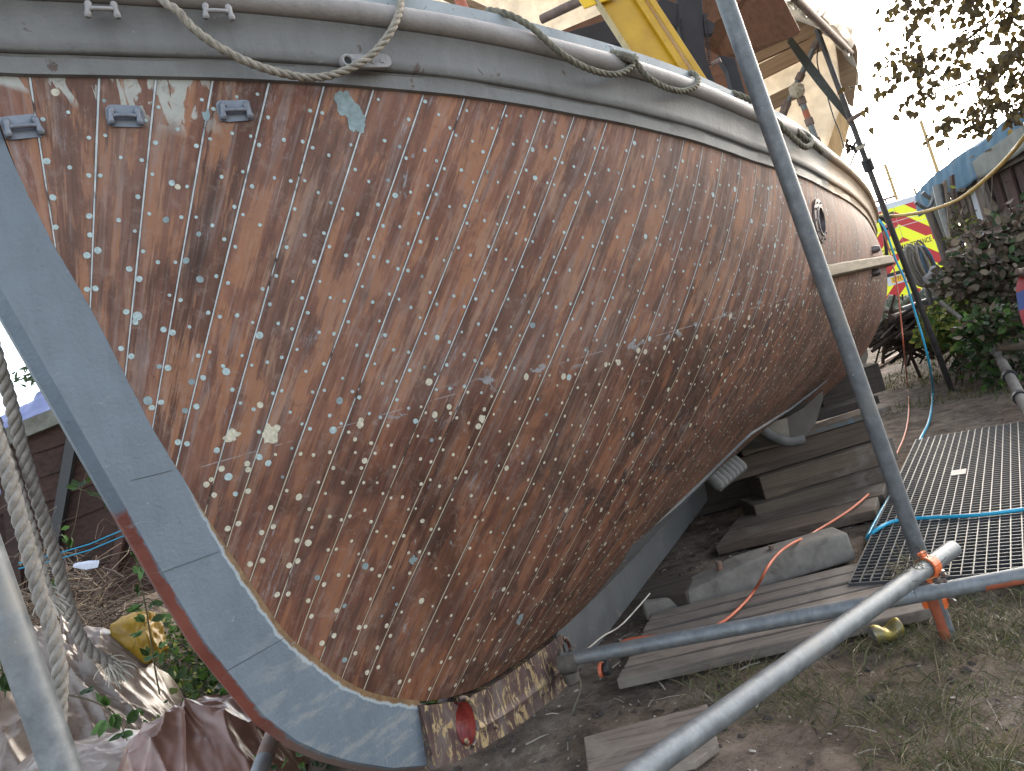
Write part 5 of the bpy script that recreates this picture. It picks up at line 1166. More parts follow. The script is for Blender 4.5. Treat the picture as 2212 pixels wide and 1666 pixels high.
# ================================================================== GROUND CLUTTER UNDER AND BESIDE THE BOAT
def gh(p): return Vector((p.x, p.y, p.z + ground_h(p.x, p.y)))
def plank(name, c, w, h, mat, label, cat, group, bevel=.004, skew=0.0, wob=.0):
    """c: near-left, near-right, far-left ground points; height h upwards from z"""
    o, r, f = [Vector(q) for q in c]; m = MB(); ax, ay = r - o, f - o; n = 14
    for i in range(n + 1):
        q = i / n; a = o + ax * q; dz = wob * mnoise.noise(Vector((q * 3 + o.x, o.y, 1)))
        sk = ax.normalized() * (skew * (1 if i == 0 else 0))
        m.v += [tuple(a + UP * dz), tuple(a + ay + sk + UP * dz), tuple(a + ay + sk + UP * (h + dz)), tuple(a + UP * (h + dz))]
    for i in range(n):
        for j in range(4): m.f.append([i * 4 + j, i * 4 + (j + 1) % 4, (i + 1) * 4 + (j + 1) % 4, (i + 1) * 4 + j]); m.m.append(0)
    m.f.append([0, 3, 2, 1]); m.m.append(0); m.f.append([n * 4, n * 4 + 1, n * 4 + 2, n * 4 + 3]); m.m.append(0)
    return tag(m.build(name, [M[mat]], bevel=bevel), label, cat, group)
# six decking boards side by side
DO = G(1332, 1474, .035); DR = G(2010, 1318, .035); DF = G(1412, 1322, .035); DX = (DR - DO); DY = DF - DO; DXn = DX.normalized()
names = ('nearest', 'second nearest', 'third', 'fourth', 'fifth', 'farthest')
for k in range(6):
    o = DO + DY * (k / 6 + .004); e = DY * (1 / 6 - .032); o.z = .004; e.z = 0; L = DX * (1.0 if k < 2 else .93 + random.uniform(-.04, .04)); L.z = 0
    plank('decking_board', (o, o + L, o + e), None, .038 - .003 * (k % 2), 'plank_grey', names[k] + ' of six grey decking boards lying under the low scaffold tube', 'board', 'grey decking boards', .004, 0, .003)
# loose board at the bottom edge
m = MB(); P = [G(1262, 1596, .02), G(1528, 1524, .02), G(1553, 1612, .02), G(1500, 1650, .02), G(1275, 1700, .02)]; m.prism([Vector((p.x, p.y, .004)) for p in P], UP * .022); tag(m.build('chipboard_offcut', [M['plank_grey']], bevel=.003), 'broken grey board offcut lying at the bottom edge under the sloping tube', 'board')
# kerb-like concrete block with two bolts
simple('concrete', (.17, .155, .135), .95, 0, .25, 14, .6, (.085, .075, .065), .4)
def sleeper():
    root = empty('concrete_block', G(1650, 1260), 'long grey concrete block with two rusty bolts lying beside the keel', 'concrete block'); a, b = G(1400, 1345), G(1853, 1210); ax = b - a; d = ax.normalized(); wv = Vector((-d.y, d.x, 0)); m = MB(); n = 30
    for i in range(n + 1):
        q = i / n; h = .075 + .045 * min(1, max(0, (q - .22) / .28)) ** 1.2 if q < .5 else .12; p = a + ax * q; jn = lambda k: .003 * mnoise.noise(Vector((q * 9, k, 3)))
        m.v += [tuple(p), tuple(p + wv * .19), tuple(p + wv * (.175 + jn(1)) + UP * (h + jn(2))), tuple(p + wv * (.02 + jn(3)) + UP * (h + jn(4)))]
    for i in range(n):
        for j in range(4): m.f.append([i * 4 + j, i * 4 + (j + 1) % 4, (i + 1) * 4 + (j + 1) % 4, (i + 1) * 4 + j]); m.m.append(0)
    m.f.append([0, 3, 2, 1]); m.m.append(0); m.f.append([n * 4, n * 4 + 1, n * 4 + 2, n * 4 + 3]); m.m.append(0); m.build('block', [M['concrete']], root, bevel=.012)
    for q in (.40, .66): m = MB(); p = a + ax * q + wv * .09 + UP * .09; m.tube([p, p + UP * .05 + d * .006], .013, 10); m.build('bolt', [M['rust_pipe']], root, smooth=40)
sleeper()
o = G(1551, 1200); r = G(1895, 1122); f = G(1575, 1168)
for k in range(2):
    oo = o + (f - o) * (k * 1.12); plank('timber_plank', (oo, oo + (r - o) * (1 + .03 * k), oo + (f - o) * 1.0), None, .05, 'beam_brown', ('nearer', 'farther')[k] + ' of two flat brown planks lying behind the concrete block', 'plank', 'flat brown planks', .004, 0, .003)
# blocking timbers stacked under the bilge
def baulk(x0, y0, x1, Y, h0, h, d, mat, label, slope=0.0, top=None, yaw=-.03):
    a = W(x0, y0, Y); b = W(x1, y0, Y); a = Vector((a.x, Y, h0)); L = b.x - a.x; m = MB(); ax = Vector((L, L * yaw, L * slope)); n = 10
    for i in range(n + 1):
        p = a + ax * (i / n); j = lambda k: .006 * mnoise.noise(Vector((i * .7 + x0, k * 3.1, h0 * 9)))
        m.v += [tuple(p + Vector((0, j(1), j(2)))), tuple(p + Vector((0, d, j(3)))), tuple(p + Vector((0, d, h + j(4)))), tuple(p + Vector((0, j(5), h + j(6))))]
    for i in range(n):
        for k in range(4): m.f.append([i * 4 + k, i * 4 + (k + 1) % 4, (i + 1) * 4 + (k + 1) % 4, (i + 1) * 4 + k]); m.m.append(0)
    m.f.append([0, 3, 2, 1]); m.m.append(0); m.f.append([n * 4, n * 4 + 1, n * 4 + 2, n * 4 + 3]); m.m.append(0)
    return tag(m.build('blocking_timber', [M[mat]], bevel=.006), label, 'timber', 'timbers stacked under the boat')
baulk(1630, 1100, 1962, 4.18, -.01, .115, .26, 'beam_brown', 'bottom timber of the stack under the boat, lying on the earth', .01)
baulk(1648, 1060, 1958, 4.24, .108, .13, .24, 'beam_brown', 'second timber from the bottom of the stack under the boat', .012)
baulk(1560, 1010, 1925, 4.30, .245, .125, .24, 'beam_patched', 'dark timber with red and orange paint patches in the middle of the stack', .012)
tmp = baulk(1600, 970, 1948, 4.27, .377, .035, .16, 'beam_brown', 'thin plank with a blue painted edge on top of the patched timber', .016)
m = MB(); q0, q1 = W(1742, 955, 4.262), W(1908, 903, 4.255); m.box(Vector((q0.x, 4.258, .385)), Vector((q1.x - q0.x, -.014, .005)), Vector((0, .006, 0)), Vector((0, 0, .024))); 
o = m.build('blue_edge', [simple('old_blue', (.055, .145, .215), .8, 0, .4, 30, .3, (.085, .075, .065), .6)], None); o.parent = tmp; o.matrix_parent_inverse = pmat(tmp).inverted()
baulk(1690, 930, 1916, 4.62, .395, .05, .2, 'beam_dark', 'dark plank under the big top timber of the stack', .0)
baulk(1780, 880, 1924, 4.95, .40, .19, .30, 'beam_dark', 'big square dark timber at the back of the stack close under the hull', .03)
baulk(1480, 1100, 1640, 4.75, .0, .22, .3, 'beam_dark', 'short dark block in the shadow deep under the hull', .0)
# keel blocks carrying the boat
for k, (s, lb) in enumerate(((.75, 'dark keel block under the boat nearest the bow'), (2.6, 'dark keel block under the middle of the boat'), (4.6, 'dark keel block under the stern of the boat'))):
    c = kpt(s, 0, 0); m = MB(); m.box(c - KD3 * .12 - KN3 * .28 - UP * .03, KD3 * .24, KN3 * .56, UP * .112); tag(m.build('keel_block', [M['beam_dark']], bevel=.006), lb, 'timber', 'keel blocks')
for s, lb in ((.9, 'added dark block stack keeping light out on the far side of the keel near the bow'), (2.1, 'added dark block stack keeping light out on the far side of the keel amidships')):  # stacks added to block low sun leaking under the hull, mostly unseen
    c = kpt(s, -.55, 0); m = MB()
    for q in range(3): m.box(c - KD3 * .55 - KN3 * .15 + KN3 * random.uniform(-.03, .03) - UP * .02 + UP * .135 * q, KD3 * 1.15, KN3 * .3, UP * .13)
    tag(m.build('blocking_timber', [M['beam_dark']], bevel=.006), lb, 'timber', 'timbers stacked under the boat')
# grating
def grating():
    O = G(1842, 1287, .0); U = Vector((.815, -.58, 0)).normalized(); V = Vector((.575, .818, 0)).normalized(); wd, ln, h = 1.15, 2.5, .042; root = empty('floor_grating', O, 'grey moulded floor grating lying on the grass at the right', 'grating'); m = MB(); pz = .038; b = .0042; z0 = O + UP * .008
    nu, nv = int(wd / pz), int(ln / pz)
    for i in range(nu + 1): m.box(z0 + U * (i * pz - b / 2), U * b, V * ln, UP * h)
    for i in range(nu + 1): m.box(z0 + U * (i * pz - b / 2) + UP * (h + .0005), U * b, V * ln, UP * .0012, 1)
    m.build('bearing_bars', [M['grate_side_shade'], M['grate']], root)
    m = MB()
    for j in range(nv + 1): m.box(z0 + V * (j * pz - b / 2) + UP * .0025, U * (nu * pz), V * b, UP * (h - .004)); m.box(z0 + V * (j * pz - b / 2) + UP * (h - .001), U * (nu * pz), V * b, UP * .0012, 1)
    m.build('cross_bars', [M['grate_side_shade'], M['grate']], root)
    m = MB(); m.add([O - U * .0 + UP * .004, O + U * nu * pz + UP * .004, O + U * nu * pz + V * ln + UP * .004, O + V * ln + UP * .004], [(0, 1, 2, 3)]); m.build('gap_shade', [M['gap_shade_blue']], root)  # dark sheet laid in as painted shade below the bars
    c = O + U * .30 + V * 1.45 + UP * .052; m = MB(); m.cbox(c, U * .035, V * .05, UP * .002); m.build('lifting_plate', [M['grate']], root)
t = NT('grate', .5, 0, .5); v = t.coord(); t.color(t.mix(t.smooth(t.noise(v, 9, 5, .6), .5, .65), (.105, .10, .095), (.17, .15, .115))); M['grate'] = t.mat; simple('grate_side_shade', (.04, .043, .046), .7, bump=0)  # bar sides coloured darker than the tops, painting in the shade between bars
simple('gap_shade_blue', (.035, .042, .055), .6, 0, .3, 6, 0)
grating()
# hoses, cables and cords
def line_thing(name, pts, r, mat, label, cat, step=.03, n=10):
    m = MB(); m.tube(smooth_path(pts, step), r, n); return tag(m.build(name, [M[mat]], smooth=60), label, cat)
def gg(px, py, h=.012): p = G(px, py, h); p.z += max(0, ground_h(p.x, p.y)); return p
line_thing('air_hose', [W(1894, 470, 6.2), W(1912, 495, 6.15), W(1935, 562, 6.1), W(1955, 605, 6.0), W(1978, 680, 5.9), W(1996, 740, 5.8), W(2010, 800, 5.9), gg(2015, 850), gg(2008, 905), gg(1990, 945), gg(1962, 1000), gg(1955, 1025), gg(1918, 1080), gg(1895, 1120), gg(1873, 1163), G(1888, 1148, .06), G(1925, 1128, .062), G(1980, 1120, .062), G(2060, 1116, .062), G(2140, 1110, .062), G(2300, 1088, .062)], .0085, 'hose_blue', 'bright blue air hose running from the boat over the ground and across the grating', 'hose')
line_thing('extension_cable', [W(1908, 500, 6.2), W(1925, 555, 6.1), W(1938, 620, 5.9), W(1947, 700, 5.8), W(1953, 760, 5.9), gg(1960, 830), gg(1963, 885), gg(1957, 930), gg(1942, 970), gg(1915, 1022), gg(1888, 1055), gg(1868, 1075, .066), gg(1835, 1102, .066), gg(1800, 1125, .066), gg(1770, 1143, .068), gg(1745, 1158, .085), gg(1715, 1172, .15), gg(1690, 1188, .16), G(1672, 1206, .165), G(1655, 1230, .165), G(1644, 1252, .13), G(1630, 1275, .06), gg(1612, 1298, .052), gg(1585, 1325, .056), gg(1560, 1344, .056), gg(1530, 1358, .056), gg(1470, 1372, .056), gg(1400, 1376, .058), gg(1352, 1383, .055), gg(1330, 1398, .04), gg(1318, 1420, .03), gg(1313, 1430, .03)], .0058, 'cable_orange', 'orange extension cable trailing from the boat across the planks to its plug', 'cable')
def plug():
    c = gg(1303, 1448, .035); root = empty('cable_socket', c, 'orange and black cable socket lying by the keel clamp', 'socket'); e = gg(1300, 1462, .03) - gg(1316, 1425, .03); e.normalize(); s = Vector((1, .1, 0)); u = e.cross(s).normalized()
    for nm, o_, mt, w in (('cover', -.012, 'cable_orange', .013), ('face', .010, 'black_rubber', .017)):
        m = MB(); m.prism([c + s * o_ + e * (math.cos(a) * .034) + u * (math.sin(a) * .026 + .004) for a in np.linspace(0, 6.28, 16, endpoint=False)], s * w); m.build(nm, [M[mt]], root, bevel=.003)
plug()
line_thing('cord', [W(1404, 1282, 3.02), W(1378, 1312, 2.95), W(1340, 1352, 2.8), W(1302, 1375, 2.7), W(1268, 1402, 2.58), W(1246, 1410, 2.52)], .003, 'fray', 'pale frayed cord tying the tube end to the keel', 'cord', .02, 6)
line_thing('cord', [W(1252, 1462, 2.50), W(1254, 1490, 2.52), W(1240, 1530, 2.55), W(1228, 1570, 2.58), gg(1226, 1620, .0)], .0026, 'rope_old', 'thin brown cord hanging from the keel clamp to the earth', 'cord', .02, 6)
def can():
    a, b = gg(1884, 1372, .028), gg(1943, 1352, .030); root = empty('drink_can', a, 'crushed golden drink can lying beside the leaning tube foot', 'can'); d = (b - a).normalized(); u = UP; s = d.cross(u); L = (b - a).length; m = MB(); n = 28; k = 16
    for i in range(k + 1):
        q = i / k; dent = math.exp(-((q - .55) / .22) ** 2); c = a + d * (q * L) - u * .008 * dent
        for j in range(n):
            an = 2 * math.pi * j / n; r = .030 * (1 - .08 * (q > .95) - .1 * (q < .04)); z = math.sin(an) * r; z = z * (1 - .55 * dent * (z > 0)) ; y = math.cos(an) * r * (1 + .18 * dent) + .003 * mnoise.noise(Vector((q * 6, an, 1))); m.v.append(tuple(c + s * y + u * z))
    for i in range(k):
        for j in range(n): m.f.append([i * n + j, i * n + (j + 1) % n, (i + 1) * n + (j + 1) % n, (i + 1) * n + j]); m.m.append(0)
    m.f.append([k * n + j for j in range(n)]); m.m.append(0)
    t = NT('can_gold', .42, .45, .5); v = t.coord(); t.color(t.mix(t.smooth(t.noise(v, 30, 4), .45, .6), (.30, .23, .05), (.20, .17, .09))); m.build('body', [t.mat], root, smooth=50)
    m = MB(); m.tube([a - d * .003, a - d * .001, a + d * .003], [.020, .026, .028], n, 0, True); m.build('rim', [M['bolt_steel']], root, smooth=40)
can()
random.seed(33)
def debris():
    m = MB()
    for i in range(5200):
        x = random.gauss(1.0, .95) if i % 5 else random.uniform(-.9, 3.2); y = random.uniform(1.5, 5.2)
        if x < -.9 or x > 3.4: continue
        p = Vector((x, y, ground_h(x, y) + random.uniform(.001, .006))); r = random.uniform(.0015, .006) if random.random() < .93 else random.uniform(.007, .012); d = Vector((random.gauss(0, 1), random.gauss(0, 1), random.gauss(0, .25))).normalized(); s = d.cross(UP).normalized(); mi = random.choice((0, 0, 0, 1, 1, 2, 2)); q = random.uniform(.25, .9)
        m.add([p - d * r - s * r * q, p + d * r * 1.3 - s * r * q * .5, p + d * r + s * r * q, p - d * r * .8 + s * r * q * .8, p + UP * r * .5], [(0, 1, 4), (1, 2, 4), (2, 3, 4), (3, 0, 4)], mi)
    for i in range(420):
        x = random.uniform(-.7, 2.6); y = random.uniform(1.5, 4.4); p = Vector((x, y, ground_h(x, y) + .005)); a = random.uniform(0, 6.28); L = random.uniform(.02, .13); d = Vector((math.cos(a), math.sin(a), random.uniform(-.05, .1))); m.tube([p, p + d * L * .5 + UP * .004, p + d * L], random.choice((.001, .0015, .003)), 4, random.randint(0, 2), False)
    for i in range(260):
        x = random.uniform(-.6, 1.2); y = random.uniform(2.1, 4.2); p = Vector((x, y, ground_h(x, y))); bm = bmesh.new(); bmesh.ops.create_icosphere(bm, subdivisions=1, radius=random.uniform(.005, .02)); o = len(m.v)
        for v in bm.verts: m.v.append(tuple(p + Vector((v.co.x * random.uniform(.7, 1.3), v.co.y * random.uniform(.7, 1.3), v.co.z * .7))))
        for f in bm.faces: m.f.append([o + v.index for v in f.verts]); m.m.append(2)
        bm.free()
    tag(m.build('litter', [simple('chip_pale', (.30, .27, .225), .95, bump=0), simple('chip_brown', (.13, .10, .08), .95, bump=0), simple('chip_dark', (.055, .043, .036), .95, bump=0)]), 'wood chips, crumbs of earth and bits of stalk strewn on the ground', 'litter', kind='stuff')
debris()
leaf_mat('grass_blade', (.062, .078, .024), .45, .25, (.13, .125, .05)); leaf_mat('grass_dry', (.125, .10, .055), .4, .2)
def grass():
    m = MB(); cl = [(random.uniform(.35, 2.4), random.uniform(1.25, 2.9)) for _ in range(300)]; n = 0
    for (cx, cy) in cl:
        q = proj((cx, cy, .0)); k = mnoise.noise(Vector((cx * 1.8, cy * 1.8, 3)))
        if q[0] < 1430 or q[1] < 1255 or (q[0] < 1900 and q[1] < 1335 + (2010 - q[0]) * .27): continue
        dens = .35 + k + (q[0] - 1600) / 900
        for b in range(int(max(0, dens) * 64)):
            x, y = random.gauss(cx, .07), random.gauss(cy, .07); p = Vector((x, y, ground_h(x, y) - .004)); a = random.uniform(0, 6.28); lean_ = random.uniform(.5, 1.6); L = random.uniform(.025, .10) * (1.1 if random.random() < .9 else 1.5); d = Vector((math.cos(a) * lean_, math.sin(a) * lean_, 1)).normalized(); s = d.cross(Vector((0, -1, .3))).normalized() * random.uniform(.0007, .0014); mid = p + d * L * .55; tip = p + d * L + Vector((math.cos(a), math.sin(a), -.9)) * L * random.uniform(.05, .45)
            m.add([p - s, p + s, mid + s * .8, tip, mid - s * .8], [(0, 1, 2, 4), (4, 2, 3)], 0 if random.random() < .58 else 1)
    for i in range(5000):
        x, y = random.uniform(3.0, 6.0), random.uniform(5.5, 11); 
        if mnoise.noise(Vector((x * .9, y * .9, 7))) < .12: continue
        p = Vector((x, y, ground_h(x, y))); L = random.uniform(.03, .10); d = (UP + rv(.4)).normalized(); s = d.cross(Vector((0, 1, 0))).normalized() * .004; m.add([p - s, p + s, p + d * L], [(0, 1, 2)], 0)
    tag(m.build('grass', [M['grass_blade'], M['grass_dry']]), 'sparse trampled grass tufts at the lower right and beyond the boat', 'grass', kind='stuff')
grass()
# ================================================================== VAN
def text_mesh(body, size, mat, origin, ex, ey, name, parent, bold=0.0, fit=None):
    cu = bpy.data.curves.new('lettering', 'FONT'); cu.body = body; cu.size = size; cu.align_x = 'CENTER'; cu.align_y = 'CENTER'; cu.offset = bold
    tmp = bpy.data.objects.new('lettering', cu); COL.objects.link(tmp); dg = bpy.context.evaluated_depsgraph_get(); me = bpy.data.meshes.new_from_object(tmp.evaluated_get(dg)); bpy.data.objects.remove(tmp)
    ez = Vector(ex).cross(Vector(ey)); xs = [v.co.x for v in me.vertices]; k = fit / (max(xs) - min(xs)) if fit else 1
    for v in me.vertices: v.co = Vector(origin) + Vector(ex) * v.co.x * k + Vector(ey) * v.co.y + ez * v.co.z
    me.materials.clear(); me.materials.append(mat); o = bpy.data.objects.new(name, me); link(o); o.parent = parent; o.matrix_parent_inverse = pmat(parent).inverted(); return o
def van():
    Y = 18.0; cb = W(1985, 640, Y); ct = W(1925.5, 436, Y); cx = (W(1961, 558, Y)).x; base = Vector((cx, Y, 0)); root = empty('van', base, 'high-roofed van with red and yellow chevrons on its rear doors beyond the yard', 'van')
    z0, z1 = .42, 2.83; hw = .95
    # body: rounded box with a slightly narrower top
    m = MB(); secs = []
    for (y, k, zt) in ((Y, .97, z1 - .03), (Y + .12, 1.0, z1), (Y + 3.6, 1.0, z1), (Y + 4.5, .97, z1 - .75), (Y + 5.4, .93, 1.25)):
        pts = [(-hw, z0), (hw, z0), (hw, 1.2), (hw * .96, zt - .35), (hw * .90, zt - .10), (hw * .78, zt), (-hw * .78, zt), (-hw * .90, zt - .10), (-hw * .96, zt - .35), (-hw, 1.2)] if zt > 1.6 else [(-hw, z0), (hw, z0), (hw, .8), (hw * .96, zt - .15), (hw * .90, zt - .06), (hw * .78, zt), (-hw * .78, zt), (-hw * .90, zt - .06), (-hw * .96, zt - .15), (-hw, .8)]
        secs.append([(cx + a * k, y, b) for a, b in pts])
    for s_ in secs: m.v += s_
    for i in range(len(secs) - 1):
        for j in range(10): m.f.append([i * 10 + j, i * 10 + (j + 1) % 10, (i + 1) * 10 + (j + 1) % 10, (i + 1) * 10 + j]); m.m.append(0)
    m.f.append(list(range(10))[::-1]); m.m.append(0); m.f.append([40 + j for j in range(10)]); m.m.append(0)
    m.build('body', [simple('van_white', (.50, .53, .56), .35, 0, .06, 4, 0)], root, bevel=.02)
    t = NT('chevrons', .3, 0, .5); x, y, z = t.sep(t.coord()); ax = t.math('ABSOLUTE', t.math('SUBTRACT', x, cx)); q = t.math('FRACT', t.math('DIVIDE', t.math('ADD', z, t.math('MULTIPLY', ax, .82)), .64))
    col = t.mix(t.math('GREATER_THAN', q, .5), (.78, .80, .02), (.42, .015, .02)); t.color(col); t.b.inputs['Emission Color'].default_value = (0, 0, 0, 1); M['chev'] = t.mat
    def panel(name, poly, yy, th, mat, par=root, bevel=.006): m = MB(); m.prism([(cx + a, yy, b) for a, b in poly], Vector((0, -th, 0))); return m.build(name, [mat], par, bevel=bevel)
    doors = []
    for sd in (-1, 1):
        g = .006; poly = [(sd * g, z0 + .04), (sd * hw * .955, z0 + .04), (sd * hw * .955, 1.2), (sd * hw * .915, z1 - .36), (sd * hw * .86, z1 - .17), (sd * g, z1 - .17)]; doors.append(panel('rear_door', poly if sd > 0 else poly[::-1], Y - .001, .03, M['chev']))
    panel('door_seam', [(-.006, z0 + .04), (.006, z0 + .04), (.006, z1 - .17), (-.006, z1 - .17)], Y - .0015, .02, simple('seam_white', (.6, .6, .6), .5, bump=0))
    for zz in (2.17, 2.32, 1.02): panel('trim_strip', [(-.88, zz), (.86, zz), (.86, zz + .012), (-.88, zz + .012)], Y - .032, .006, M['seam_white'], bevel=0)
    panel('rear_window', [(-.80, 2.42), (-.03, 2.42), (-.03, 2.58), (-.74, 2.58)], Y - .032, .004, simple('window_brown', (.055, .03, .025), .15, bump=0))
    yl = simple('label_yellow', (.80, .74, .05), .5, 0, .05, 3, 0); tp = panel('text_panel', [(-.74, 1.565), (.70, 1.565), (.70, 1.785), (-.74, 1.785)], Y - .032, .003, yl, bevel=0); tk = simple('letter_black', (.03, .03, .028), .6, bump=0)
    text_mesh('HIGHWAY MAINTENANCE', .165, tk, Vector((cx - .02, Y - .0365, 1.67)), (1, 0, 0), (0, 0, 1), 'lettering', tp, .003, 1.36)
    panel('plate_recess', [(-.66, .86), (.0, .86), (.0, 1.12), (-.66, 1.12)], Y - .032, .004, M['van_white'])
    panel('pull_handle', [(-.64, 1.08), (.0, 1.08), (.0, 1.16), (-.64, 1.16)], Y - .036, .04, M['black_rubber'], bevel=.02)
    np_ = panel('number_plate', [(-.56, .90), (-.02, .90), (-.02, 1.045), (-.56, 1.045)], Y - .037, .006, simple('plate_yellow', (.72, .40, .02), .4, 0, .05, 3, 0), bevel=.002)
    text_mesh('GF71 OMY', .135, tk, Vector((cx - .29, Y - .0435, .972)), (1, 0, 0), (0, 0, 1), 'lettering', np_, .004, .48)
    m = MB(); m.tube([Vector((cx + .07, Y - .030, 1.34)), Vector((cx + .07, Y - .05, 1.34))], .10, 28); e = m.build('emblem', [simple('emblem_silver', (.5, .52, .54), .25, .7, .1, 4, 0)], root, bevel=.01); m = MB(); m.tube([Vector((cx + .07, Y - .05, 1.34)), Vector((cx + .07, Y - .056, 1.34))], .072, 28); m.build('centre', [simple('emblem_dark', (.05, .06, .08), .15, .5, bump=0)], e)
    for k in (-.025, .02): m = MB(); m.prism([(cx + .02, Y - .0565, 1.32 + k), (cx + .06, Y - .0565, 1.345 + k), (cx + .125, Y - .0565, 1.355 + k), (cx + .12, Y - .0565, 1.37 + k), (cx + .05, Y - .0565, 1.365 + k)], Vector((0, -.004, 0))); m.build('flash', [M['emblem_silver']], e)
    panel('bumper', [(-.93, .32), (.93, .32), (.93, .45), (-.93, .45)], Y + .02, .12, M['black_rubber'], bevel=.03)
    for sd in (-1, 1):
        panel('tail_light', [(sd * .90, 1.0), (sd * .945, 1.0), (sd * .92, 1.75), (sd * .885, 1.75)][::sd], Y - .003, .03, simple('lamp_red', (.35, .02, .015), .2, bump=0))
        for yy in (Y + 1.0, Y + 4.3):
            m = MB(); m.tube([Vector((cx + sd * .93, yy, .34)), Vector((cx + sd * .70, yy, .34))], .34, 28); w_ = m.build('wheel', [M['black_rubber']], root, bevel=.03); m = MB(); m.tube([Vector((cx + sd * .935, yy, .34)), Vector((cx + sd * .90, yy, .34))], .20, 20); m.build('rim', [M['emblem_silver']], w_)
    m = MB(); m.tube([Vector((cx - .62, Y + .3, z1 + .12)), Vector((cx + .28, Y + .3, z1 + .12))], .03, 8)
    for q in (-.35, .05): m.tube([Vector((cx + q, Y + .3, z1 - .02)), Vector((cx + q, Y + .3, z1 + .12))], .025, 8)
    m.build('roof_bar', [M['rust_pipe']], root)
van()
for (a, b, r, lb) in (((1989, 262), (2036, 402), .13, 'tallest thin mast against the sky left of the shed roof'), ((1912, 356), (1945, 452), .12, 'middle mast rising behind the van roof'), ((1975, 408), (1985, 440), .09, 'shortest mast top showing just over the van roof')):
    Yd = 42; p, q = W(*a, Yd), W(*b, Yd); q = p + (q - p) * (p.z / max(.1, (p.z - q.z))); root = empty('mast', q, lb, 'mast', 'boat masts beyond the van'); m = MB(); m.tube([q, p], [r, r * .7], 8); m.build('spar', [simple('mast_ochre', (.40, .27, .11), .6, 0, .2, 2, 0)], root, smooth=60)
    m = MB(); m.tube([p + Vector((-.45, 0, -.05)), p + Vector((.45, 0, .05))], .04, 6); m.tube([p.lerp(q, .12) + Vector((-.3, 0, 0)), p.lerp(q, .12) + Vector((.3, 0, 0))], .05, 6); m.build('crosstree', [M['mast_ochre']], root)

# ================================================================== SHED, SHED ROOF AND THINGS LEANING ON IT
def shed():
    # side wall runs from the far corner towards the camera, to the right of the yard
    C0 = W(2006, 430, 10.4); C0.z = 0; C1 = W(2290, 430, 7.0); C1.z = 0; ax = C1 - C0; d = ax.normalized(); out = Vector((-d.y, d.x, 0)); out = out if out.x < 0 else -out; root = empty('shed', C0, 'ramshackle board shed with a blue sheeted roof at the right', 'shed'); L = ax.length
    def top_at(q):      # eaves line falls toward the far corner
        return 2.02 + .10 * q
    n = 26; x = 0.0; i = 0
    while x < L + .05:
        w = random.uniform(.10, .22); q = x / L; tp = top_at(q) + random.uniform(-.04, .06); m = MB(); a = C0 + d * x + out * random.uniform(0, .025); lean_ = random.uniform(-.04, .05); mt = ('panel_pale' if x < .30 else 'shed_board' if x < L * .55 and random.random() < .75 else 'shed_dark' if random.random() < .6 else 'shed_board'); mt = 'panel_white' if 1.35 < x < 1.62 else mt
        m.prism([a, a + d * (w - .012), a + d * (w - .012 + lean_) + UP * tp, a + d * lean_ + UP * tp], -out * .022); m.build('wall_board', [M[mt]], root); x += w; i += 1
    m = MB(); m.box(C0 - out * .30, ax, -out * 2.4, UP * 2.0); m.build('wall_core', [M['shed_dark']], root)
    m = MB(); a = C0 + out * .03 + UP * 1.86; m.box(a, ax, out * .05, UP * .09); m.build('wall_plate', [M['shed_board']], root)
    # sheeted roof with a rolled edge
    m = MB(); nu, nv = 70, 26
    for i in range(nu):
        for j in range(nv):
            u, v = i / (nu - 1), j / (nv - 1); p = C0 - d * .10 + d * (L + .2) * u; z = top_at(u) + .03; h = v * 1.5; rise = .55 * h + .10 * mnoise.noise(Vector((u * 5, v * 3, 2))) + .16 * math.exp(-((u - .55) / .22) ** 2) * v
            if v < .22: off = .16; zz = z - .24 + .24 * (v / .22) + .03 * mnoise.noise(Vector((u * 9, v * 9, 1)))
            else: off = .16 - (v - .22) * 1.6; zz = z + rise * .55
            m.v.append(tuple(p + out * (off + .02 * mnoise.noise(Vector((u * 22, v * 2, 6)))) + UP * zz))
    for i in range(nu - 1):
        for j in range(nv - 1): m.f.append([i * nv + j, (i + 1) * nv + j, (i + 1) * nv + j + 1, i * nv + j + 1]); m.m.append(0 if j > 4 or i < 44 else 1)
    o = m.build('roof_sheet', [M['tarp_blue'], M['tarp_grey']], root, smooth=50); md = o.modifiers.new('thickness', 'SOLIDIFY'); md.thickness = .012
    return C0, d, out
simple('panel_pale', (.27, .265, .23), .6, 0, .1, 3, .1); simple('panel_white', (.32, .34, .37), .6, 0, .12, 5, .1); simple('tarp_blue', (.06, .125, .18), .85, 0, .25, 4, .2, (.19, .20, .19), .3); simple('tarp_grey', (.16, .17, .15), .8, 0, .25, 5, .2, (.12, .11, .07), .35)
random.seed(5); SC0, SD, SO = shed()
def px_tube(name, pix, Y, r, mat, label, cat, group=None, n=10, step=.05, hollow=0):
    ys = Y if hasattr(Y, '__len__') else [Y] * len(pix); m = MB(); m.tube(smooth_path([W(a, b, q) for (a, b), q in zip(pix, ys)], step), r, n, 0, True, hollow); return tag(m.build(name, [M[mat]], smooth=60), label, cat, group)
px_tube('bent_pipe', [(1993, 416), (2003, 425), (2016, 429), (2029, 426), (2038, 416), (2041, 400)], 9.2, .026, 'pole_grey', 'grey pipe bent into a hook under the near corner of the shed roof', 'pipe', 'bent pipes at the shed corner')
px_tube('bent_pipe', [(2017, 412), (2016, 428), (2012, 442), (2004, 450)], 9.1, .022, 'pole_grey', 'smaller bent pipe end below the hooked pipe at the shed corner', 'pipe', 'bent pipes at the shed corner')
px_tube('bent_pipe', [(1977, 437), (1990, 446), (2001, 452)], 9.0, .022, 'pole_grey', 'straight pipe end sticking out left of the shed over the van doors', 'pipe', 'bent pipes at the shed corner')
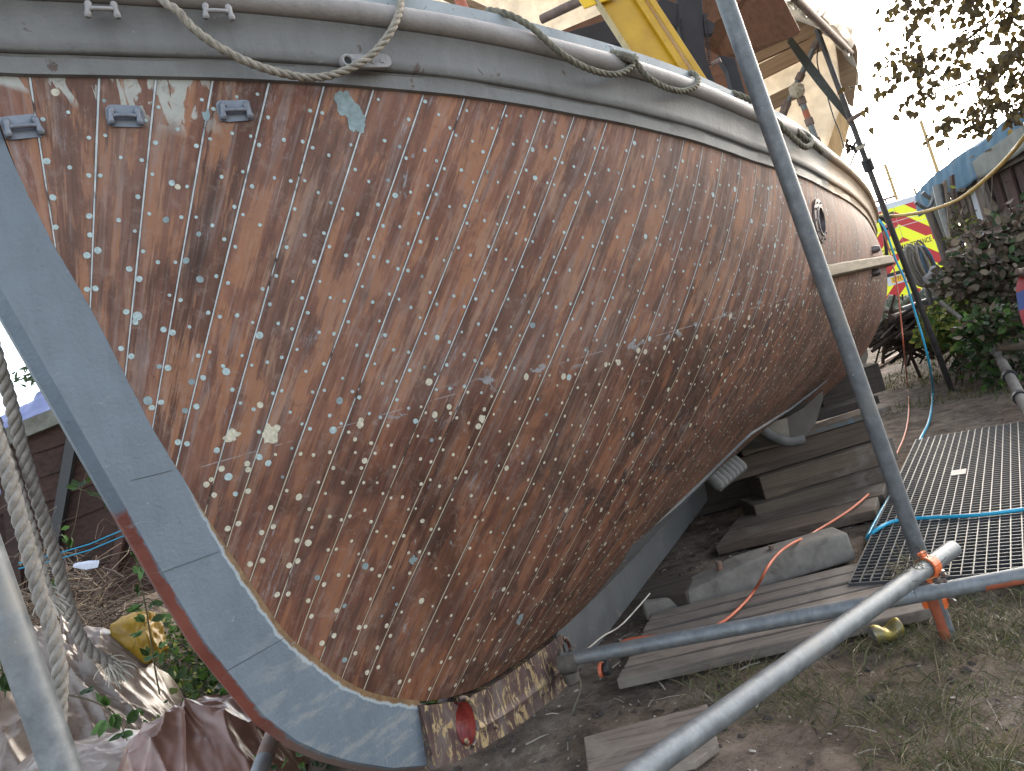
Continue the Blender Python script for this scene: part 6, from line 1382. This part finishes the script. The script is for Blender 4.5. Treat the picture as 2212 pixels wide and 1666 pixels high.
px_tube('leaning_pole', [(2004, 452), (2030, 520), (2062, 620), (2090, 700)], 8.6, .045, 'shed_board', 'weathered grey wooden pole leaning at the corner of the shed', 'pole', 'poles leaning on the shed')
px_tube('leaning_pole', [(2024, 400), (2036, 450), (2060, 520), (2088, 580), (2120, 660)], 8.3, .050, 'pole_grey', 'thicker mottled pole leaning on the shed behind the bush', 'pole', 'poles leaning on the shed')
px_tube('leaning_pole', [(2046, 470), (2058, 520), (2066, 580), (2080, 640)], 8.4, .032, 'panel_white', 'thin white pole leaning beside the thicker mottled pole', 'pole', 'poles leaning on the shed')
for k, (a, b, w, mt, lb) in enumerate((((2040, 392), (2056, 545), .10, 'shed_board', 'narrow brown board standing at the left of the shed wall'), ((2056, 380), (2072, 560), .09, 'shed_dark', 'dark board standing second from the left of the shed wall'), ((2100, 340), (2155, 500), .13, 'shed_board', 'broad pale brown board leaning against the middle of the shed'), ((2150, 300), (2205, 470), .14, 'shed_dark', 'dark broad board leaning at the right of the shed'))):
    p, q = W(*a, 8.3), W(*b, 8.3); m = MB(); dd = (q - p); m.box(p, SD * w, dd * 1.5, SO * .03); tag(m.build('loose_board', [M[mt]]), lb, 'board', 'boards leaning on the shed')
m = MB()
for i in range(26):
    c = W(2086 + random.gauss(0, 3), 512 + random.gauss(0, 7), 8.2); a = Vector((1, 0, random.uniform(-.4, .4))).normalized(); b = a.cross(UP + rv(.3)).normalized(); m.tube([c + (a * math.cos(k) + b * math.sin(k)) * random.uniform(.045, .075) for k in np.linspace(0, 6.28, 10)], .008, 5)
tag(m.build('cord_lashing', [simple('cord_blue', (.10, .17, .25), .8, 0, .3, 30, .2)], smooth=60), 'blue cord lashing wound round the leaning pole at the bush', 'cord')
px_tube('yellow_hose', [(1886, 466), (1925, 467), (1960, 464), (1995, 458), (2030, 448), (2065, 434), (2095, 415), (2130, 386), (2160, 358), (2190, 325), (2212, 297), (2290, 200)], np.linspace(6.4, 4.4, 12), .0135, 'hose_yellow', 'dirty yellow hose slung in the air from the boat to the upper right', 'hose')
px_tube('wire', [(1900, 474), (1910, 505), (1914, 535), (1918, 565), (1922, 572)], 6.25, .014, 'black_rubber', 'black cable hanging down from the end of the gunwale', 'cable', 'dark cables at the stern'); px_tube('wire', [(1895, 468), (1915, 478), (1923, 492), (1916, 496)], 6.3, .014, 'black_rubber', 'dark looped cable at the very end of the gunwale', 'cable', 'dark cables at the stern')
def coil():
    c = W(1986, 562, 7.6); root = empty('rope_coil', c, 'bundle of coiled old ropes hung on a post in front of the van', 'rope coil')
    for nm, mt, cnt, r in (('rope_turns', 'rope_pale', 11, .013), ('rope_turns', 'rope_old', 6, .012), ('blue_turns', 'cord_blue', 3, .010), ('brown_turns', 'rust_pipe', 5, .010)):
        m = MB()
        for i in range(cnt):
            x = random.gauss(0, .03) + (.04 if 'blue' in nm or 'brown' in nm else 0) - .02; h = random.uniform(.17, .25); w = random.uniform(.03, .075); y = random.gauss(0, .05)
            P = [c + Vector((x + .30 * (math.sin(k) * h) * .33 * -1 + w * math.cos(k), y, h * math.sin(k) - .05)) for k in np.linspace(0, 6.28, 18)]; m.tube(smooth_path(P, .03), r, 7)
        m.build(nm, [M[mt]], root, smooth=60)
    m = MB(); m.tube([W(1992, 532, 7.62), W(1999, 600, 7.62), W(2010, 660, 7.62)], .03, 8); m.build('post', [M['pole_grey']], root)
coil()
def blob_cloth(name, c, r, mat, label, cat, seed):
    bm = bmesh.new(); bmesh.ops.create_icosphere(bm, subdivisions=4, radius=1); m = MB()
    for v in bm.verts: p = v.co; k = 1 + .3 * mnoise.noise(p * 1.6 + Vector((seed, 0, 0))) - .25 * abs(mnoise.noise(p * 3 + Vector((seed, 3, 0)))); m.v.append(tuple(Vector(c) + Vector((p.x * r[0], p.y * r[1], p.z * r[2])) * k))
    m.f = [[v.index for v in f.verts] for f in bm.faces]; m.m = [0] * len(m.f); bm.free(); return tag(m.build(name, [M[mat]], smooth=60), label, cat)
simple('sack_white', (.25, .25, .25), .8, 0, .2, 12, .3); simple('tarp_olive', (.10, .115, .075), .75, 0, .3, 6, .3, (.09, .09, .07), .4)
blob_cloth('cloth_sack', W(2022, 606, 7.4), (.105, .09, .14), 'sack_white', 'grey-white sack standing on the timber pile below the rope coil', 'sack', 3)
m = MB(); a = W(2036, 585, 7.3); m.box(a, Vector((.10, 0, 0)), Vector((.02, .03, -.55)), Vector((0, .03, 0))); tag(m.build('loose_board', [M['panel_pale']]), 'pale upright board end beside the grey-white sack', 'board', 'boards leaning on the shed')
# timber pile under an olive sheet
random.seed(12)
def pile():
    k = 0; mats = ('beam_dark', 'shed_board', 'beam_brown', 'rust_pipe', 'pole_grey')
    spots = [(1905, 700, 2045, 690, .05), (1900, 718, 2030, 712, .06), (1915, 738, 2010, 728, .055), (1925, 690, 2060, 655, .05), (1950, 672, 2062, 640, .045), (1905, 680, 2010, 668, .05), (1935, 725, 2062, 705, .045), (1960, 655, 2040, 690, .04), (1985, 712, 2085, 700, .05), (2000, 730, 2090, 722, .05)]
    adj = ('lowest left', 'thick left', 'short left', 'long slanting', 'uppermost pale', 'upper left', 'long lower', 'steeply sloping', 'middle right', 'lowest right')
    for (x0, y0, x1, y1, r), ad in zip(spots, adj):
        Yp = 7.8 + random.uniform(-.35, .25); m = MB(); p, q = W(x0, y0, Yp), W(x1, y1, Yp + random.uniform(-.2, .3)); m.tube([p, p.lerp(q, .5) + rv(.01), q], [r, r * .95, r * .85], 8); tag(m.build('pole_timber', [M[mats[k % 5]]], smooth=50), ad + ' pole in the timber pile behind the boat end', 'timber', 'poles and timbers in the pile'); k += 1
    m = MB()
    for i in range(220):
        p = W(random.uniform(1900, 2090), random.uniform(690, 750), random.uniform(7.4, 8.3)); d = Vector((random.gauss(0, 1), random.gauss(0, .5), random.gauss(0, .35))).normalized() * random.uniform(.15, .4); r = random.choice((.006, .01, .018)); m.tube([p - d, p, p + d], r, 5, random.randint(0, 2))
    tag(m.build('brushwood', [M['twig_dark'], M['twig_brown'], M['beam_dark']]), 'brushwood and broken sticks under the timber pile', 'brushwood', kind='stuff')
pile()
tarp_sheet('olive_sheet', 'crumpled olive plastic sheet thrown over the timber pile in front of the van', 'plastic sheet', W(1898, 708, 7.5), W(2065, 652, 7.6) - W(1898, 708, 7.5), W(1925, 640, 8.3) - W(1915, 690, 7.5), 46, 26, .11, [M['tarp_olive']], seed=6, smooth=45)
# bush
leaf_mat('leaf_dusk', (.095, .060, .045), .5, .2, (.16, .11, .085))
def foliage(name, n, blobs, Ls, mat, mats, seed, lean=Vector((0, 0, 0)), root=None, shape='ovate', up=.5):
    random.seed(seed); m = MB()
    for i in range(n):
        (cx, cy, Yc, rx, ry, rz) = random.choice(blobs); c = W(cx, cy, Yc); e = rv().normalized() * random.random() ** .42; p = c + Vector((e.x * rx, e.y * ry, e.z * rz))
        if p.z < .03: continue
        if mnoise.noise(p * 2.3) < -.32: continue
        d = (Vector((e.x, e.y - .2, e.z * .4 - .15)) + rv(.5)).normalized(); L = random.uniform(*Ls); leaf(m, p, d, Vector((-.2, -.6, up)) + rv(.45), L, L * random.uniform(.5, .68), random.randrange(len(mats)), shape)
    return m.build(name, [M[q] for q in mats], root)
def bush():
    base = W(2140, 700, 7.0); base.z = 0; root = empty('bush', base, 'broad dusky purple-brown leafy bush in front of the shed', 'bush')
    foliage('crown', 3600, [(2150, 545, 6.9, .42, .45, .34), (2195, 500, 6.7, .36, .4, .30), (2110, 600, 6.9, .32, .4, .28), (2190, 610, 6.5, .40, .4, .36), (2215, 560, 6.4, .4, .4, .4), (2130, 650, 7.0, .35, .4, .25)], (.055, .115), None, ('leaf_bush', 'leaf_bush', 'leaf_dusk', 'leaf_bush', 'leaf_dark'), 41, root=root)
    m = MB()
    for i in range(14): q = W(random.uniform(2085, 2215), random.uniform(500, 640), 6.9); m.tube(smooth_path([base + rv(.12) * .8 + UP * .0, base.lerp(q, .5) + rv(.08), q], .1), .012, 5)
    m.build('stems', [M['twig_dark']], root)
    base2 = W(2070, 735, 6.8); base2.z = 0; root = empty('bush', base2, 'lower bright green leafy bush beside the blue hose and timber pile', 'bush')
    foliage('crown', 1900, [(2065, 690, 6.8, .34, .35, .22), (2105, 655, 6.9, .30, .3, .24), (2040, 715, 6.8, .26, .3, .14), (2120, 720, 6.6, .32, .3, .18), (2090, 620, 7.2, .22, .3, .22)], (.04, .085), None, ('leaf_lime', 'leaf_lime', 'leaf_green'), 42, root=root)
    m = MB()
    for i in range(12): q = W(random.uniform(2030, 2130), random.uniform(630, 720), 6.8); m.tube(smooth_path([base2 + rv(.1), base2.lerp(q, .5) + rv(.06), q], .1), .009, 5)
    m.build('stems', [M['twig_brown']], root)
    base3 = W(2170, 790, 6.2); base3.z = 0; root = empty('bush', base3, 'dark low foliage among the pipes at the right edge', 'bush')
    foliage('crown', 1900, [(2150, 770, 6.3, .34, .35, .18), (2200, 740, 6.0, .34, .35, .2), (2205, 800, 5.9, .26, .3, .16), (2165, 690, 5.5, .26, .2, .12), (2130, 712, 5.6, .2, .2, .12)], (.045, .09), None, ('leaf_dark', 'leaf_bush', 'leaf_green'), 43, root=root)
    m = MB(); 
    for i in range(8): q = W(random.uniform(2140, 2210), random.uniform(720, 780), 6.1); m.tube(smooth_path([base3 + rv(.08), base3.lerp(q, .5) + rv(.05), q], .1), .008, 5)
    m.build('stems', [M['twig_dark']], root)
    base4 = W(2120, 600, 8.0); base4.z = 0; root = empty('climber', base4, 'thin dusty climbing plant trailing up the shed wall boards', 'climber')
    foliage('leaves', 420, [(2090, 470, 8.0, .14, .1, .42), (2118, 420, 7.9, .12, .1, .40), (2140, 380, 7.8, .12, .1, .3), (2075, 510, 8.0, .14, .1, .25)], (.05, .085), None, ('leaf_bush', 'leaf_lime', 'leaf_bush'), 44, root=root)
    m = MB()
    for (a, b) in ((2095, 430), (2125, 380), (2145, 350), (2080, 480)): m.tube(smooth_path([base4, W(2115, 600, 8.0), W((a + 2115) / 2 + 8, (b + 600) / 2, 8.0), W(a, b, 7.95)], .1), .006, 5)
    m.build('stems', [M['twig_pale']], root)
bush(); random.seed(77)
m = MB(); m.prism([W(x, y, 9.5) for x, y in ((2004, 428), (2037, 398), (2066, 560), (2056, 600), (2046, 588))], Vector((.02, .03, 0))); tag(m.build('loose_board', [M['panel_pale']]), 'broad pale panel closing the near corner of the shed beside the van', 'board', 'boards leaning on the shed')
for (a, b, Y, r, mt, lb) in (((2150, 663), (2250, 672), 5.8, .027, 'concrete', 'topmost pale pipe sticking out of the bush at the right edge'), ((2135, 700), (2250, 690), 5.7, .025, 'concrete', 'middle grey pipe in the bush at the right edge'), ((2100, 738), (2250, 712), 5.7, .029, 'shed_board', 'long brown-grey pole end in the bush below the middle pipe'), ((2060, 714), (2110, 716), 6.2, .03, 'pole_grey', 'short grey pipe end in the lower green bush'), ((2150, 752), (2250, 746), 5.6, .028, 'beam_brown', 'lowest brown pole in the bush at the right edge'), ((2030, 652), (2076, 690), 6.7, .022, 'concrete', 'pale pink-grey pipe slanting down through the bright green bush'), ((2058, 590), (2100, 622), 7.1, .022, 'concrete', 'pale pipe slanting beside the grey-white sack')):
    m = MB(); m.tube([W(*a, Y), W(*b, Y - .15)], r, 12, 0, True, .8); tag(m.build('pipe', [M[mt]], smooth=60), lb, 'pipe', 'pipes and poles in the bushes')
a, b = G(2240, 925, .04), W(2148, 752, 6.3); m = MB(); m.tube([a, b], .036, 14, 0, True, .85); tag(m.build('pipe', [M['concrete']], smooth=60), 'dirty grey pipe lying on the earth below the bushes at the right edge', 'pipe', 'pipes and poles in the bushes')
for q in (.3, .55): m = MB(); c = a.lerp(b, q); d = (b - a).normalized(); m.tube([c - d * .025, c + d * .025], .05, 10); tag(m.build('pipe_clamp', [M['black_rubber']]), ('upper' if q > .4 else 'lower') + ' dark clamp round the grey pipe on the earth', 'clamp')
def kite():
    m = MB(); P = smooth_path([W(x, y, 5.0) for x, y in ((2214, 588), (2200, 600), (2195, 625), (2198, 655), (2206, 690), (2216, 715))], .02)
    for i, p in enumerate(P): m.v += [tuple(p), tuple(p + Vector((.06, -.02, .01))), tuple(p + Vector((.16, .02, .02))), tuple(p + Vector((.16, .05, .02))), tuple(p + Vector((.05, .03, .0)))]
    for i in range(len(P) - 1):
        for j in range(5): m.f.append([i * 5 + j, i * 5 + (j + 1) % 5, (i + 1) * 5 + (j + 1) % 5, (i + 1) * 5 + j]); m.m.append(1 if .34 < i / len(P) < .62 else 0)
    tag(m.build('curved_board', [simple('sled_red', (.24, .025, .03), .4, 0, .2, 10, .1), simple('sled_blue', (.03, .05, .17), .4, 0, .2, 10, .1)], smooth=50), 'scuffed red and blue curved plastic edge at the far right', 'board'); m = MB(); m.tube([W(2225, 590, 4.95), W(2206, 588, 4.95)], .03, 12, 0, True, .8); tag(m.build('pipe', [M['rust_pipe']], smooth=60), 'short dark pipe end above the red and blue edge', 'pipe', 'pipes and poles in the bushes')
kite()
for k, (x, y, r) in enumerate(((2105, 806, .03), (1990, 792, .02))): pass
m = MB(); m.tube(smooth_path([gg(1880, 800, .03), gg(1935, 770, .045), gg(1975, 752, .04)], .05), .035, 7); tag(m.build('log', [M['rust_pipe']], smooth=50), 'rotten reddish branch lying on the earth beyond the stack', 'branch')
# ================================================================== OVERHANGING BIRCH
def birch():
    random.seed(101); base = Vector((5.6, 5.6, 0)); root = empty('birch_tree', base, 'birch tree with drooping leafy branches against the bright sky at the top right', 'tree'); m = MB(); fork = Vector((5.2, 5.3, 4.6)); m.tube(smooth_path([base, base + Vector((-.1, -.1, 2.2)), fork, fork + Vector((-.3, .1, 1.8))], .2), [.13 * (1 - .03 * i) for i in range(len(smooth_path([base, base + Vector((-.1, -.1, 2.2)), fork, fork + Vector((-.3, .1, 1.8))], .2)))], 12); m.build('trunk', [simple('birch_bark', (.32, .30, .27), .8, 0, .4, 6, .3)], root, smooth=60)
    tw = MB(); lf = MB()
    def twig(P, r0, n, sp, size=(.034, .058)):
        S = smooth_path(P, .03); tw.tube(S, [r0 * (1 - .75 * i / len(S)) for i in range(len(S))], 5, 0, False)
        for i in range(n):
            k = int(len(S) * random.uniform(.05, 1)); k = min(k, len(S) - 1); p = S[k] + rv(sp); d = (Vector((random.gauss(-.15, .5), random.gauss(0, .5), -1)) + rv(.35)).normalized(); L = random.uniform(*size); tw.tube([S[k], p], .0017, 3, 0, False); leaf(lf, p, d, Vector((random.gauss(0, 1), -1, random.gauss(0, .5))), L, L * random.uniform(.62, .8), 0, 'birch')
    limb0 = fork + Vector((-.1, 0, 1.2)); Yb = 4.3
    # main limbs come in from the right above the frame
    for (pix, r, n, sp) in ((((2420, -160), (2250, -40), (2140, 45), (2080, 90), (2010, 120), (1960, 150)), .02, 170, .055), (((2400, -40), (2270, 60), (2200, 120), (2130, 160), (2050, 190), (1990, 215)), .02, 220, .06), (((2380, 20), (2260, 110), (2190, 180), (2120, 230), (2075, 262)), .016, 200, .05), (((2350, -120), (2200, -60), (2090, -10), (2020, 30), (1985, 60)), .018, 190, .06), (((2420, 80), (2280, 150), (2220, 210), (2180, 262)), .014, 150, .05), (((2300, -140), (2180, -100), (2070, -60), (1990, -20), (1935, 10)), .012, 40, .05)):
        Y0 = Yb + random.uniform(-.35, .35); P = [W(a, b, Y0 + (a - 2050) * .0009) for a, b in pix]; P = [limb0.lerp(P[0], .55)] + P; P[0] = limb0; twig(P, r, n, sp)
        for k in range(22):
            i = random.randrange(0, len(pix) - 1); a, b = pix[i]; x, y = a + random.gauss(0, 45), b + random.gauss(-12, 26); twig([W(x, y, Y0 + random.gauss(0, .2)), W(x - random.uniform(10, 40), y + random.uniform(10, 36), Y0 + random.gauss(0, .15)), W(x - random.uniform(20, 55), y + random.uniform(20, 55), Y0 + random.gauss(0, .15))], .0035, random.randint(9, 17), .028)
    # sparse outer sprays
    for (pix, n) in ((((2000, 75), (1955, 95), (1925, 110), (1895, 135), (1865, 165), (1845, 190)), 9), (((2000, 150), (1955, 158), (1920, 175), (1895, 200)), 26), (((2010, 180), (1975, 200), (1950, 225), (1930, 250)), 18), (((1985, -10), (1945, 10), (1918, 25), (1905, 45)), 12), (((2080, 225), (2060, 255), (2030, 272)), 20), (((2150, 235), (2130, 262), (2105, 280)), 18), (((1925, 195), (1900, 215), (1885, 235)), 10)):
        twig([W(a, b, Yb - .1) for a, b in pix], .0022, n, .02)
    for (x, y) in ((1855, 182), (1895, 132), (1870, 230), (1880, 275), (1862, 238)): p = W(x, y, Yb - .1); leaf(lf, p, Vector((.1, 0, -1)), Vector((.2, -1, .2)), .055, .038, 0, 'birch')
    tw.build('branches', [M['twig_dark']], root, smooth=60); lf.build('leaves', [M['leaf_birch']], root)
birch()
